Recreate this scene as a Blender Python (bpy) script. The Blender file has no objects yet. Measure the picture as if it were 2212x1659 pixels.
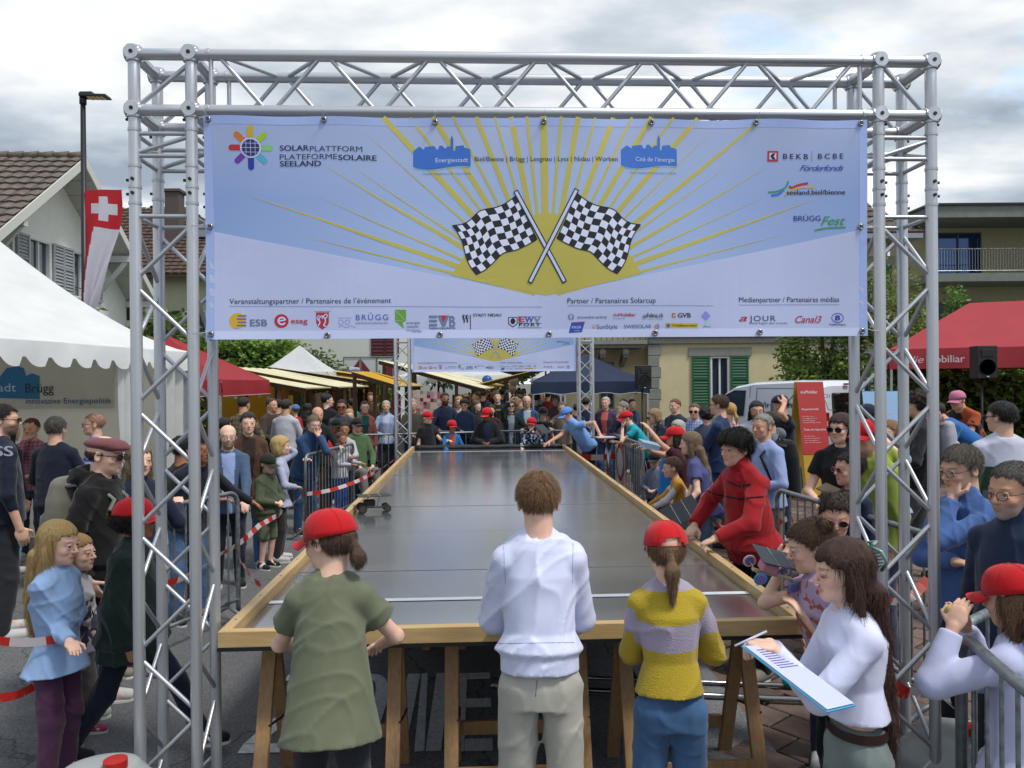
import bpy, bmesh, math, random
import numpy as np
from mathutils import Vector, Matrix, noise as mnoise
R = math.radians
rnd = random.Random(7)
sc = bpy.context.scene
COL = sc.collection
# ---------------------------------------------------------------- camera, sky, sun, exposure
CAMH = 2.0; FPX = 1662.0; ROLL = 0.0082
cam_d = bpy.data.cameras.new('camera'); cam = bpy.data.objects.new('camera', cam_d); COL.objects.link(cam)
cam_d.sensor_width = 36.0; cam_d.lens = 36.0 * FPX / 2212.0
cam_d.clip_start = 0.05; cam_d.clip_end = 3000
cam.matrix_world = Matrix.Translation((0, 0, CAMH)) @ Matrix.Rotation(R(90 - 0.12), 4, 'X') @ Matrix.Rotation(-ROLL, 4, 'Z')
sc.camera = cam
SUN_EL, SUN_AZ = 60.0, 125.0            # azimuth measured clockwise from +Y
wd = bpy.data.worlds.new('World'); sc.world = wd; wd.use_nodes = True
def build_world():
 nt = wd.node_tree; N = nt.nodes; L = nt.links
 bg = N['Background']; bg.inputs['Strength'].default_value = 0.12
 sky = N.new('ShaderNodeTexSky'); sky.sky_type = 'NISHITA'; sky.sun_disc = False
 sky.sun_elevation = R(SUN_EL); sky.sun_rotation = R(SUN_AZ); sky.air_density = 1.2; sky.dust_density = 1.0
 tc = N.new('ShaderNodeTexCoord'); sep = N.new('ShaderNodeSeparateXYZ'); L.new(tc.outputs['Generated'], sep.inputs[0])
 zc = N.new('ShaderNodeMath'); zc.operation = 'MAXIMUM'; zc.inputs[1].default_value = 0.0; L.new(sep.outputs['Z'], zc.inputs[0])
 za = N.new('ShaderNodeMath'); za.operation = 'ADD'; za.inputs[1].default_value = 0.16; L.new(zc.outputs[0], za.inputs[0])
 dv = N.new('ShaderNodeVectorMath'); dv.operation = 'SCALE'
 inv = N.new('ShaderNodeMath'); inv.operation = 'DIVIDE'; inv.inputs[0].default_value = 1.0; L.new(za.outputs[0], inv.inputs[1])
 L.new(tc.outputs['Generated'], dv.inputs[0]); L.new(inv.outputs[0], dv.inputs['Scale'])
 mp = N.new('ShaderNodeMapping'); mp.inputs['Location'].default_value = (3.3, 1.9, 0.4); mp.inputs['Scale'].default_value = (1, 1.0, 0.25)
 L.new(dv.outputs[0], mp.inputs['Vector'])
 n1 = N.new('ShaderNodeTexNoise'); n1.inputs['Scale'].default_value = 1.15; n1.inputs['Detail'].default_value = 9; n1.inputs['Roughness'].default_value = 0.56; n1.inputs['Distortion'].default_value = 0.35
 n2 = N.new('ShaderNodeTexNoise'); n2.inputs['Scale'].default_value = 2.0; n2.inputs['Detail'].default_value = 8; n2.inputs['Roughness'].default_value = 0.5
 L.new(mp.outputs[0], n1.inputs['Vector'])
 mp2 = N.new('ShaderNodeMapping'); mp2.inputs['Location'].default_value = (7.7, 2.2, 1.0); mp2.inputs['Scale'].default_value = (0.8, 1.1, 0.3)
 L.new(dv.outputs[0], mp2.inputs['Vector']); L.new(mp2.outputs[0], n2.inputs['Vector'])
 cov = N.new('ShaderNodeValToRGB'); cov.color_ramp.elements[0].position = 0.31; cov.color_ramp.elements[1].position = 0.40
 L.new(n1.outputs[0], cov.inputs[0])
 cc = N.new('ShaderNodeValToRGB')
 el = cc.color_ramp.elements
 el[0].position = 0.34; el[0].color = (0.33, 0.39, 0.47, 1)
 el[1].position = 0.64; el[1].color = (1.0, 1.0, 1.0, 1)
 e = el.new(0.48); e.color = (0.58, 0.64, 0.70, 1)
 L.new(n2.outputs[0], cc.inputs[0])
 cs = N.new('ShaderNodeVectorMath'); cs.operation = 'SCALE'; cs.inputs['Scale'].default_value = CLOUD
 L.new(cc.outputs[0], cs.inputs[0])
 sb = N.new('ShaderNodeVectorMath'); sb.operation = 'SCALE'; sb.inputs['Scale'].default_value = 1.3
 L.new(sky.outputs[0], sb.inputs[0])
 mx = N.new('ShaderNodeMix'); mx.data_type = 'RGBA'
 L.new(cov.outputs[0], mx.inputs[0]); L.new(sb.outputs[0], mx.inputs[6]); L.new(cs.outputs[0], mx.inputs[7])
 L.new(mx.outputs[2], bg.inputs['Color'])
CLOUD = 4.85
build_world()
sd = bpy.data.lights.new('sun', 'SUN'); sd.energy = 1.5; sd.angle = R(10); sd.color = (1.0, 0.95, 0.88)
sun = bpy.data.objects.new('sun', sd); COL.objects.link(sun)
_sv = Vector((math.sin(R(SUN_AZ)) * math.cos(R(SUN_EL)), math.cos(R(SUN_AZ)) * math.cos(R(SUN_EL)), math.sin(R(SUN_EL))))
sun.rotation_euler = _sv.to_track_quat('Z', 'Y').to_euler()
vs = sc.view_settings; vs.view_transform = 'Standard'; vs.look = 'None'; vs.exposure = 0.95; vs.gamma = 1.0; vs.use_curve_mapping = False
sc.cycles.max_bounces = 6; sc.cycles.diffuse_bounces = 3; sc.cycles.glossy_bounces = 3; sc.cycles.transparent_max_bounces = 12
sc.cycles.use_adaptive_sampling = True; sc.cycles.use_denoising = True

# ---------------------------------------------------------------- measuring helpers (photo measured on a 2212 x 1659 copy)
def _un(px, py):
 dx = px - 1106.0; dy = 829.5 - py
 return dx + dy * ROLL, -dx * ROLL + dy - 3.5
def P(px, py, d):
 x, y = _un(px, py); return Vector((x / FPX * d, d, CAMH + y / FPX * d))
def G(px, py, z=0.0):
 x, y = _un(px, py); d = (z - CAMH) * FPX / y
 return Vector((x / FPX * d, d, z))
AL = R(2.5); UX = Vector((math.cos(AL), math.sin(AL), 0)); VX = Vector((-math.sin(AL), math.cos(AL), 0))

# ---------------------------------------------------------------- object helpers
def srgb(h):
 if isinstance(h, str):
  h = h.lstrip('#'); c = [int(h[i:i + 2], 16) / 255 for i in (0, 2, 4)]
  return tuple(x / 12.92 if x <= 0.04045 else ((x + 0.055) / 1.055) ** 2.4 for x in c)
 return tuple(h)
def tag(o, label=None, cat=None, group=None, kind=None):
 if label: o['label'] = label
 if cat: o['category'] = cat
 if group: o['group'] = group
 if kind: o['kind'] = kind
 return o
def empty(name, loc=(0, 0, 0), rz=0.0, label=None, cat=None, group=None, kind=None):
 o = bpy.data.objects.new(name, None); COL.objects.link(o); o.location = loc; o.rotation_euler = (0, 0, rz)
 o.empty_display_size = 0.1
 return tag(o, label, cat, group, kind)
def link(name, me, parent=None, mat=None, loc=None):
 o = bpy.data.objects.new(name, me); COL.objects.link(o)
 if mat is not None and len(me.materials) == 0:
  for m in (mat if isinstance(mat, (list, tuple)) else [mat]): me.materials.append(m)
 if parent is not None: o.parent = parent
 if loc is not None: o.location = loc
 return o
def me_np(name, V, F, smooth=False, mi=None):
 me = bpy.data.meshes.new(name)
 V = np.asarray(V, dtype=np.float32); n = len(V)
 if isinstance(F, np.ndarray):
  k = F.shape[1]; m = len(F)
  me.vertices.add(n); me.vertices.foreach_set('co', V.ravel())
  me.loops.add(m * k); me.loops.foreach_set('vertex_index', F.astype(np.int32).ravel())
  me.polygons.add(m); me.polygons.foreach_set('loop_start', np.arange(m, dtype=np.int32) * k)
  me.update(calc_edges=True)
 else:
  me.from_pydata([tuple(map(float, v)) for v in V], [], F)
 if smooth: me.polygons.foreach_set('use_smooth', np.ones(len(me.polygons), dtype=bool))
 if mi is not None: me.polygons.foreach_set('material_index', np.asarray(mi, dtype=np.int32))
 me.update()
 return me
class MB:
 """collects primitives into one mesh"""
 def __init__(s): s.v = []; s.f = []; s.m = []
 def add(s, vs, fs, m=0):
  o = len(s.v); s.v += [tuple(v) for v in vs]; s.f += [tuple(i + o for i in f) for f in fs]; s.m += [m] * len(fs); return s
 def box(s, c, d, M=None, m=0, tap=1.0):
  x, y, z = d[0] / 2, d[1] / 2, d[2] / 2
  vs = [Vector((sx * x * (tap if sz > 0 else 1), sy * y * (tap if sz > 0 else 1), sz * z)) for sz in (-1, 1) for sx, sy in ((-1, -1), (1, -1), (1, 1), (-1, 1))]
  if M is not None: vs = [M @ v for v in vs]
  c = Vector(c); vs = [v + c for v in vs]
  return s.add(vs, [(3, 2, 1, 0), (4, 5, 6, 7), (0, 1, 5, 4), (1, 2, 6, 5), (2, 3, 7, 6), (3, 0, 4, 7)], m)
 def beam(s, a, b, w, h=None, m=0, up=(0, 0, 1)):
  a = Vector(a); b = Vector(b); h = h or w; d = (b - a).normalized(); u = Vector(up)
  if abs(d.dot(u)) > 0.98: u = Vector((1, 0, 0))
  r = d.cross(u).normalized(); u = r.cross(d)
  vs = [p + r * (sx * w / 2) + u * (sy * h / 2) for p in (a, b) for sx, sy in ((-1, -1), (1, -1), (1, 1), (-1, 1))]
  return s.add(vs, [(3, 2, 1, 0), (4, 5, 6, 7), (0, 1, 5, 4), (1, 2, 6, 5), (2, 3, 7, 6), (3, 0, 4, 7)], m)
 def tube(s, pts, r, n=8, m=0, cap=True):
  pts = [Vector(p) for p in pts]; rs = r if isinstance(r, (list, tuple)) else [r] * len(pts)
  vs = []; fs = []; pr = None
  for i, p in enumerate(pts):
   d = (pts[min(i + 1, len(pts) - 1)] - pts[max(i - 1, 0)])
   if d.length < 1e-9: d = Vector((0, 0, 1))
   d.normalize()
   if pr is None: pr = d.orthogonal().normalized()
   pr = (pr - d * pr.dot(d)).normalized(); q = d.cross(pr)
   for k in range(n):
    a = 2 * math.pi * k / n; vs.append(p + (pr * math.cos(a) + q * math.sin(a)) * rs[i])
  for i in range(len(pts) - 1):
   for k in range(n):
    k2 = (k + 1) % n; fs.append((i * n + k, i * n + k2, (i + 1) * n + k2, (i + 1) * n + k))
  if cap: fs.append(tuple(reversed(range(n)))); fs.append(tuple(range((len(pts) - 1) * n, len(pts) * n)))
  return s.add(vs, fs, m)
 def lathe(s, prof, n=16, c=(0, 0, 0), M=None, m=0):
  vs = []; fs = []; c = Vector(c)
  for r, z in prof:
   for k in range(n):
    a = 2 * math.pi * k / n; v = Vector((r * math.cos(a), r * math.sin(a), z)); vs.append((M @ v if M is not None else v) + c)
  for i in range(len(prof) - 1):
   for k in range(n):
    k2 = (k + 1) % n; fs.append((i * n + k, i * n + k2, (i + 1) * n + k2, (i + 1) * n + k))
  fs.append(tuple(reversed(range(n)))); fs.append(tuple(range((len(prof) - 1) * n, len(prof) * n)))
  return s.add(vs, fs, m)
 def prism(s, poly, a, b, m=0):
  """poly: 3D points; extruded by vector b-a"""
  d = Vector(b) - Vector(a); n = len(poly); A = [Vector(p) for p in poly]; B = [p + d for p in A]
  return s.add(A + B, [tuple(reversed(range(n))), tuple(range(n, 2 * n))] + [(i, (i + 1) % n, n + (i + 1) % n, n + i) for i in range(n)], m)
 def quad(s, a, b, c, d, m=0): return s.add([a, b, c, d], [(0, 1, 2, 3)], m)
 def obj(s, name, mat, parent=None, smooth=False, bevel=0.0, auto=False):
  me = me_np(name, s.v, s.f, smooth)
  if any(s.m): me.polygons.foreach_set('material_index', np.array(s.m, dtype=np.int32))
  o = link(name, me, parent, mat)
  if auto:
   try: me.shade_auto_smooth if False else None
   except Exception: pass
  if bevel:
   b = o.modifiers.new('bevel', 'BEVEL'); b.width = bevel; b.segments = 2; b.limit_method = 'ANGLE'
  return o
# ---------------------------------------------------------------- materials
_mc = {}
def mat(name, col, rough=0.6, metal=0.0, var=0.0, vscale=8.0, bump=0.0, bscale=60.0, emit=0.0, alpha=1.0, trans=0.0, spec=0.5, stretch=None, sheen=0.0, transl=0.0, rvar=0.0, coat=0.0, col2=None, thr=None):
 key = (name, str(col), rough, metal, var, vscale, bump, bscale, str(stretch))
 if key in _mc: return _mc[key]
 m = bpy.data.materials.new(name); m.use_nodes = True; nt = m.node_tree; N = nt.nodes; L = nt.links
 b = N['Principled BSDF']; c = srgb(col)
 b.inputs['Base Color'].default_value = (*c, 1); b.inputs['Roughness'].default_value = rough; b.inputs['Metallic'].default_value = metal
 b.inputs['Alpha'].default_value = alpha; b.inputs['Transmission Weight'].default_value = trans; b.inputs['Specular IOR Level'].default_value = spec
 if sheen: b.inputs['Sheen Weight'].default_value = sheen
 if coat: b.inputs['Coat Weight'].default_value = coat; b.inputs['Coat Roughness'].default_value = 0.08
 if emit: b.inputs['Emission Color'].default_value = (*c, 1); b.inputs['Emission Strength'].default_value = emit
 vec = None
 if var or bump or rvar:
  tc = N.new('ShaderNodeTexCoord'); mp = N.new('ShaderNodeMapping'); L.new(tc.outputs['Object'], mp.inputs[0]); vec = mp.outputs[0]
  if stretch: mp.inputs['Scale'].default_value = stretch
 if var or rvar:
  nz = N.new('ShaderNodeTexNoise'); nz.inputs['Scale'].default_value = vscale; nz.inputs['Detail'].default_value = 6; nz.inputs['Roughness'].default_value = 0.6
  L.new(vec, nz.inputs['Vector'])
 if var:
  rp = N.new('ShaderNodeValToRGB'); a = rp.color_ramp.elements
  c2 = srgb(col2) if col2 else None
  a[0].position, a[1].position = thr or (0.3, 0.7)
  a[0].color = (*(c2 if c2 else [x * (1 - var) for x in c]), 1); a[1].color = (*[min(1, x * (1 + var * (0 if c2 else 1))) for x in c], 1)
  L.new(nz.outputs[0], rp.inputs[0]); L.new(rp.outputs[0], b.inputs['Base Color'])
 if rvar:
  mr = N.new('ShaderNodeMapRange'); mr.inputs['To Min'].default_value = max(0, rough - rvar); mr.inputs['To Max'].default_value = min(1, rough + rvar)
  mr.inputs['From Min'].default_value = 0.3; mr.inputs['From Max'].default_value = 0.7
  L.new(nz.outputs[0], mr.inputs[0]); L.new(mr.outputs[0], b.inputs['Roughness'])
 if bump:
  n2 = N.new('ShaderNodeTexNoise'); n2.inputs['Scale'].default_value = bscale; n2.inputs['Detail'].default_value = 5
  bp = N.new('ShaderNodeBump'); bp.inputs['Strength'].default_value = bump; bp.inputs['Distance'].default_value = 0.02
  L.new(vec, n2.inputs['Vector']); L.new(n2.outputs[0], bp.inputs['Height']); L.new(bp.outputs[0], b.inputs['Normal'])
 if transl:
  tr = N.new('ShaderNodeBsdfTranslucent'); tr.inputs[0].default_value = (*c, 1)
  if var: L.new(rp.outputs[0], tr.inputs[0])
  mx = N.new('ShaderNodeMixShader'); mx.inputs[0].default_value = transl
  L.new(b.outputs[0], mx.inputs[1]); L.new(tr.outputs[0], mx.inputs[2]); L.new(mx.outputs[0], N['Material Output'].inputs[0])
 _mc[key] = m
 return m
ALU = mat('brushed_aluminium', '#c3c6ca', 0.40, 0.8, var=0.16, vscale=14, bump=0.05, bscale=40, stretch=(1, 1, 0.12), rvar=0.12)
ALU_B = mat('bright_aluminium', '#b9bcc1', 0.42, 0.8, var=0.1, vscale=20, rvar=0.1)
ZINC = mat('galvanised_steel', '#83898c', 0.5, 0.75, var=0.28, vscale=30, bump=0.05, bscale=90, rvar=0.15)
BLACK = mat('black_plastic', '#0e0f11', 0.55, var=0.2, vscale=20)
DARKMETAL = mat('dark_metal', '#22252a', 0.45, 0.3)
STEEL = mat('stainless_steel', '#9a9c9e', 0.25, 0.95, rvar=0.1, vscale=12)
WOOD = mat('planed_pine', '#a98a5c', 0.55, var=0.2, vscale=5, bump=0.08, bscale=30, stretch=(1.2, 14, 14))
WOODV = mat('pine_lengthwise', '#a98a5c', 0.55, var=0.2, vscale=5, bump=0.08, bscale=30, stretch=(14, 1.2, 14))
TWOOD = mat('trestle_pine', '#967650', 0.6, var=0.22, vscale=6, bump=0.1, bscale=30, stretch=(12, 12, 1.4))
# ---------------------------------------------------------------- figures: signed distances on a rectilinear grid, meshed with surface nets
def nets(F, xs, ys, zs):
 s = F < 0
 nx, ny, nz = F.shape
 occ = np.zeros((nx - 1, ny - 1, nz - 1), np.int8)
 for a in (0, 1):
  for b in (0, 1):
   for c in (0, 1): occ += s[a:nx - 1 + a, b:ny - 1 + b, c:nz - 1 + c]
 act = np.argwhere((occ > 0) & (occ < 8))
 if len(act) == 0: return np.zeros((0, 3)), np.zeros((0, 4), int)
 I, J, K = act.T
 idx = -np.ones(occ.shape, np.int32); idx[I, J, K] = np.arange(len(act))
 acc = np.zeros((len(act), 3)); cnt = np.zeros(len(act))
 ax = (xs, ys, zs)
 def edge(o, d):
  a = F[I + o[0], J + o[1], K + o[2]]; b = F[I + o[0] + (d == 0), J + o[1] + (d == 1), K + o[2] + (d == 2)]
  m = (a < 0) != (b < 0); t = np.where(m, a / np.where(m, a - b, 1), 0)
  p = np.stack([xs[I + o[0]], ys[J + o[1]], zs[K + o[2]]], 1)
  ii = (I, J, K)[d] + o[d]; g = ax[d]
  p[:, d] += t * (g[ii + 1] - g[ii])
  acc[m] += p[m]; cnt[m] += 1
 for d in range(3):
  o1, o2 = [q for q in range(3) if q != d]
  for a in (0, 1):
   for b in (0, 1):
    o = [0, 0, 0]; o[o1] = a; o[o2] = b; edge(o, d)
 V = acc / cnt[:, None]
 Q = []
 for d in range(3):
  a = s; sl0 = [slice(1, -1)] * 3; sl1 = [slice(1, -1)] * 3
  sl0[d] = slice(0, -1); sl1[d] = slice(1, None)
  A = s[tuple(sl0)]; B = s[tuple(sl1)]
  off = np.array([1, 1, 1]); off[d] = 0
  o1, o2 = [(1, 2), (2, 0), (0, 1)][d]
  for flip in (False, True):
   e = np.argwhere((A & ~B) if not flip else (~A & B))
   if len(e) == 0: continue
   e = e + off
   e1 = np.zeros(3, int); e1[o1] = 1; e2 = np.zeros(3, int); e2[o2] = 1
   c0 = e - e1 - e2; c1 = e - e2; c2 = e; c3 = e - e1
   q = np.stack([idx[tuple(c.T)] for c in (c0, c1, c2, c3)], 1)
   if flip: q = q[:, ::-1]
   Q.append(q[(q >= 0).all(1)])
 return V, (np.concatenate(Q) if Q else np.zeros((0, 4), int))
def axis(lo, hi, step, fine):
 out = [lo]; x = lo
 while x < hi:
  st = step
  for a, b, f in fine:
   if a - step * 0.9 <= x <= b: st = min(st, f if x >= a - f else max(f, (a - x)))
  x += max(st, 0.003); out.append(x)
 out.append(x + step)
 return np.array(out)
class Sdf:
 def __init__(s): s.p = []
 def cap(s, a, b, ra, rb=None, k=0.02, op='u', flat=False): s.p.append(('c', np.array(a, float), np.array(b, float), ra, ra if rb is None else rb, k, op, flat)); return s
 def ell(s, c, r, M=None, k=0.01, op='u'): s.p.append(('e', np.array(c, float), np.array(r, float), np.eye(3) if M is None else M, k, op)); return s
 def loft(s, a, b, prof, M, k=0.03, op='u', bend=0.0): s.p.append(('l', np.array(a, float), np.array(b, float), np.array(prof, float), M, k, op, bend)); return s
 def bounds(s):
  lo = np.full(3, 9.0); hi = np.full(3, -9.0)
  for q in s.p:
   if q[0] == 'c':
    if q[6] != 'u': continue
    r = max(q[3], q[4]); a = np.minimum(q[1], q[2]) - r; b = np.maximum(q[1], q[2]) + r
   elif q[0] == 'e':
    if q[5] != 'u': continue
    r = np.abs(q[3]).T @ q[2] if False else np.sqrt(((q[3] * q[2][:, None]) ** 2).sum(0)); a = q[1] - r; b = q[1] + r
   else:
    if q[6] != 'u': continue
    r = max(q[3][:, 1].max(), q[3][:, 2].max()); a = np.minimum(q[1], q[2]) - r; b = np.maximum(q[1], q[2]) + r
   lo = np.minimum(lo, a); hi = np.maximum(hi, b)
  return lo, hi
 def mesh(s, step, fine=(), wr=0.0, wrf=None, seed=0, post=None):
  lo, hi = s.bounds(); lo = lo - step * 1.5 - wr; hi = hi + step * 1.5 + wr
  A = [axis(lo[d], hi[d], step, [(f[0][d] - f[1], f[0][d] + f[1], f[2]) for f in fine]) for d in range(3)]
  F = np.full([len(a) for a in A], 0.5, np.float32)
  for q in s.p:
   k = q[5] if q[0] in ('c', 'l') and q[0] == 'c' else (q[4] if q[0] == 'e' else q[5])
   op = q[6] if q[0] != 'e' else q[5]
   if q[0] == 'c': r = max(q[3], q[4]); a = np.minimum(q[1], q[2]) - r; b = np.maximum(q[1], q[2]) + r
   elif q[0] == 'e': r = np.sqrt(((q[3] * q[2][:, None]) ** 2).sum(0)); a = q[1] - r; b = q[1] + r
   else: r = max(q[3][:, 1].max(), q[3][:, 2].max()); a = np.minimum(q[1], q[2]) - r; b = np.maximum(q[1], q[2]) + r
   mg = k + step * 1.8 + wr
   i0 = [max(0, np.searchsorted(A[d], a[d] - mg)) for d in range(3)]; i1 = [np.searchsorted(A[d], b[d] + mg) for d in range(3)]
   if any(i1[d] <= i0[d] for d in range(3)): continue
   sl = tuple(slice(i0[d], i1[d]) for d in range(3))
   X = A[0][sl[0]][:, None, None]; Y = A[1][sl[1]][None, :, None]; Z = A[2][sl[2]][None, None, :]
   if q[0] == 'c':
    ab = q[2] - q[1]; L2 = max((ab ** 2).sum(), 1e-9)
    t = np.clip(((X - q[1][0]) * ab[0] + (Y - q[1][1]) * ab[1] + (Z - q[1][2]) * ab[2]) / L2, 0, 1)
    D = np.sqrt((X - q[1][0] - t * ab[0]) ** 2 + (Y - q[1][1] - t * ab[1]) ** 2 + (Z - q[1][2] - t * ab[2]) ** 2) - (q[3] + t * (q[4] - q[3]))
    if q[7]: D = np.maximum(D, (((X - q[1][0]) * ab[0] + (Y - q[1][1]) * ab[1] + (Z - q[1][2]) * ab[2]) / L2 - 1) * math.sqrt(L2))
   elif q[0] == 'e':
    M = q[3]; x = X - q[1][0]; y = Y - q[1][1]; z = Z - q[1][2]
    u = [(M[i][0] * x + M[i][1] * y + M[i][2] * z) for i in range(3)]
    k0 = np.sqrt(sum((u[i] / q[2][i]) ** 2 for i in range(3))); k1 = np.sqrt(sum((u[i] / q[2][i] ** 2) ** 2 for i in range(3))) + 1e-9
    D = k0 * (k0 - 1) / k1
   else:
    ab = q[2] - q[1]; Ln = np.sqrt((ab ** 2).sum()); M = q[4]   # M rows: lateral, forward, up
    x = X - q[1][0]; y = Y - q[1][1]; z = Z - q[1][2]
    u, v, w = [(M[i][0] * x + M[i][1] * y + M[i][2] * z) for i in range(3)]
    t = w / Ln; tc = np.clip(t, 0, 1)
    pr = q[3]; ra = np.interp(tc, pr[:, 0], pr[:, 1]); rb = np.interp(tc, pr[:, 0], pr[:, 2])
    v = v - q[7] * 4 * tc * (1 - tc)
    if pr.shape[1] > 3: v = v - np.interp(tc, pr[:, 0], pr[:, 3])
    k0 = np.sqrt((u / ra) ** 2 + (v / rb) ** 2); k1 = np.sqrt((u / ra ** 2) ** 2 + (v / rb ** 2) ** 2) + 1e-6
    D = np.where(k0 > 0.15, k0 * (k0 - 1) / k1, -np.minimum(ra, rb) * 0.9)
    over = np.abs(t - tc) * Ln
    D = np.where(over > 0, np.sqrt(np.maximum(D, 0) ** 2 + over ** 2) + np.minimum(D, 0) * 0 , D)
    D = np.where((over > 0) & (D < over), over, D)
   f = F[sl]
   if op == 'u':
    hh = np.maximum(k - np.abs(f - D), 0) / k; F[sl] = np.minimum(f, D) - hh * hh * k * 0.25
   else:
    D = -D; hh = np.maximum(k - np.abs(f - D), 0) / k; F[sl] = np.maximum(f, D) + hh * hh * k * 0.25
  X, Y, Z = np.meshgrid(*A, indexing='ij', sparse=True)
  if wr:
   F += wr * (wrf or wrinkle)(X, Y, Z, seed).astype(np.float32)
  if post is not None: F = post(F, X, Y, Z)
  F[0] = F[-1] = 0.3; F[:, 0] = F[:, -1] = 0.3; F[:, :, 0] = F[:, :, -1] = 0.3
  return nets(F, *A)
def wrinkle(X, Y, Z, seed):
 r = np.random.RandomState(seed); o = 0
 for i in range(4):
  k = r.uniform(-1, 1, 3) * np.array([20, 20, 11]) * (0.7 + 0.42 * i); w = np.sin(Z * (7 + 3 * i) + X * 13 + r.uniform(0, 6)) + np.sin(Y * 15 - Z * 6 + i)
  c = 1 - np.abs(np.sin(X * k[0] + Y * k[1] + Z * k[2] + r.uniform(0, 6.3) + 1.5 * w)); m = .5 + .5 * np.sin(X * 6 + Z * 5 + Y * 4 + r.uniform(0, 6)); o = o - (c ** 3) * m * (1.3 - .2 * i)
 return o + .35
def strands(X, Y, Z, seed):
 a = np.arctan2(X, Y + 1e-6); return np.sin(a * 17 + 2.2 * np.sin(Z * 21 + a * 4) + seed) * 0.6 + np.sin(a * 37 + Z * 30 + 3 * np.sin(Z * 17)) * 0.4
def curls(X, Y, Z, seed):
 return (np.sin(X * 95 + seed) * np.sin(Y * 90 + 1.3 * seed) * np.sin(Z * 92 + 2) + np.sin(X * 48 + 2 * np.sin(Z * 50)) * np.sin(Y * 52) * 0.9)
def rotm(yaw, pitch=0.0, roll=0.0):
 """rows = lateral (person's left), forward, up in local space; yaw turns to the person's left, pitch looks down"""
 m = Matrix.Rotation(yaw, 3, 'Z') @ Matrix.Rotation(pitch, 3, 'X') @ Matrix.Rotation(roll, 3, 'Y')
 lat = m @ Vector((1, 0, 0)); fw = m @ Vector((0, -1, 0)); up = m @ Vector((0, 0, 1))
 return np.array([lat, fw, up])
def ik(a, t, l1, l2, hint):
 a = np.array(a, float); t = np.array(t, float); d = t - a; L = np.linalg.norm(d); mx = (l1 + l2) * 0.995
 if L > mx: d = d * mx / L; L = mx; t = a + d
 if L < abs(l1 - l2) + 0.02: L = abs(l1 - l2) + 0.02
 n = d / max(np.linalg.norm(d), 1e-6); x = (l1 * l1 - l2 * l2 + L * L) / (2 * L); h = math.sqrt(max(l1 * l1 - x * x, 0))
 hn = np.array(hint, float); hn = hn - n * hn.dot(n); hn /= max(np.linalg.norm(hn), 1e-6)
 return a + n * x + hn * h, t
_skinm = {}
def skin_mat(col):
 if col in _skinm: return _skinm[col]
 m = bpy.data.materials.new('skin'); m.use_nodes = True; N = m.node_tree.nodes; L = m.node_tree.links; b = N['Principled BSDF']
 at = N.new('ShaderNodeAttribute'); at.attribute_name = 'tint'
 nz = N.new('ShaderNodeTexNoise'); nz.inputs['Scale'].default_value = 24; nz.inputs['Detail'].default_value = 5
 tc = N.new('ShaderNodeTexCoord'); L.new(tc.outputs['Object'], nz.inputs['Vector'])
 rp = N.new('ShaderNodeValToRGB'); c = srgb(col); rp.color_ramp.elements[0].position = .3; rp.color_ramp.elements[1].position = .7
 rp.color_ramp.elements[0].color = (c[0] * .9, c[1] * .82, c[2] * .8, 1); rp.color_ramp.elements[1].color = (min(c[0] * 1.06, 1), c[1] * 1.05, c[2] * 1.03, 1)
 L.new(nz.outputs[0], rp.inputs[0])
 mx = N.new('ShaderNodeMix'); mx.data_type = 'RGBA'; mx.blend_type = 'MULTIPLY'; mx.inputs[0].default_value = 1
 L.new(rp.outputs[0], mx.inputs[6]); L.new(at.outputs['Color'], mx.inputs[7]); L.new(mx.outputs[2], b.inputs['Base Color'])
 bn_ = N.new('ShaderNodeTexNoise'); bn_.inputs['Scale'].default_value = 320; bn_.inputs['Detail'].default_value = 3; L.new(tc.outputs['Object'], bn_.inputs['Vector']); bb_ = N.new('ShaderNodeBump'); bb_.inputs['Strength'].default_value = .3; bb_.inputs['Distance'].default_value = .0015; L.new(bn_.outputs[0], bb_.inputs['Height']); L.new(bb_.outputs[0], b.inputs['Normal'])
 b.inputs['Roughness'].default_value = .6; b.inputs['Subsurface Weight'].default_value = 0.08; b.inputs['Subsurface Radius'].default_value = (0.01, 0.004, 0.002); b.inputs['Subsurface Scale'].default_value = 0.5
 _skinm[col] = m
 return m
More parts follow.
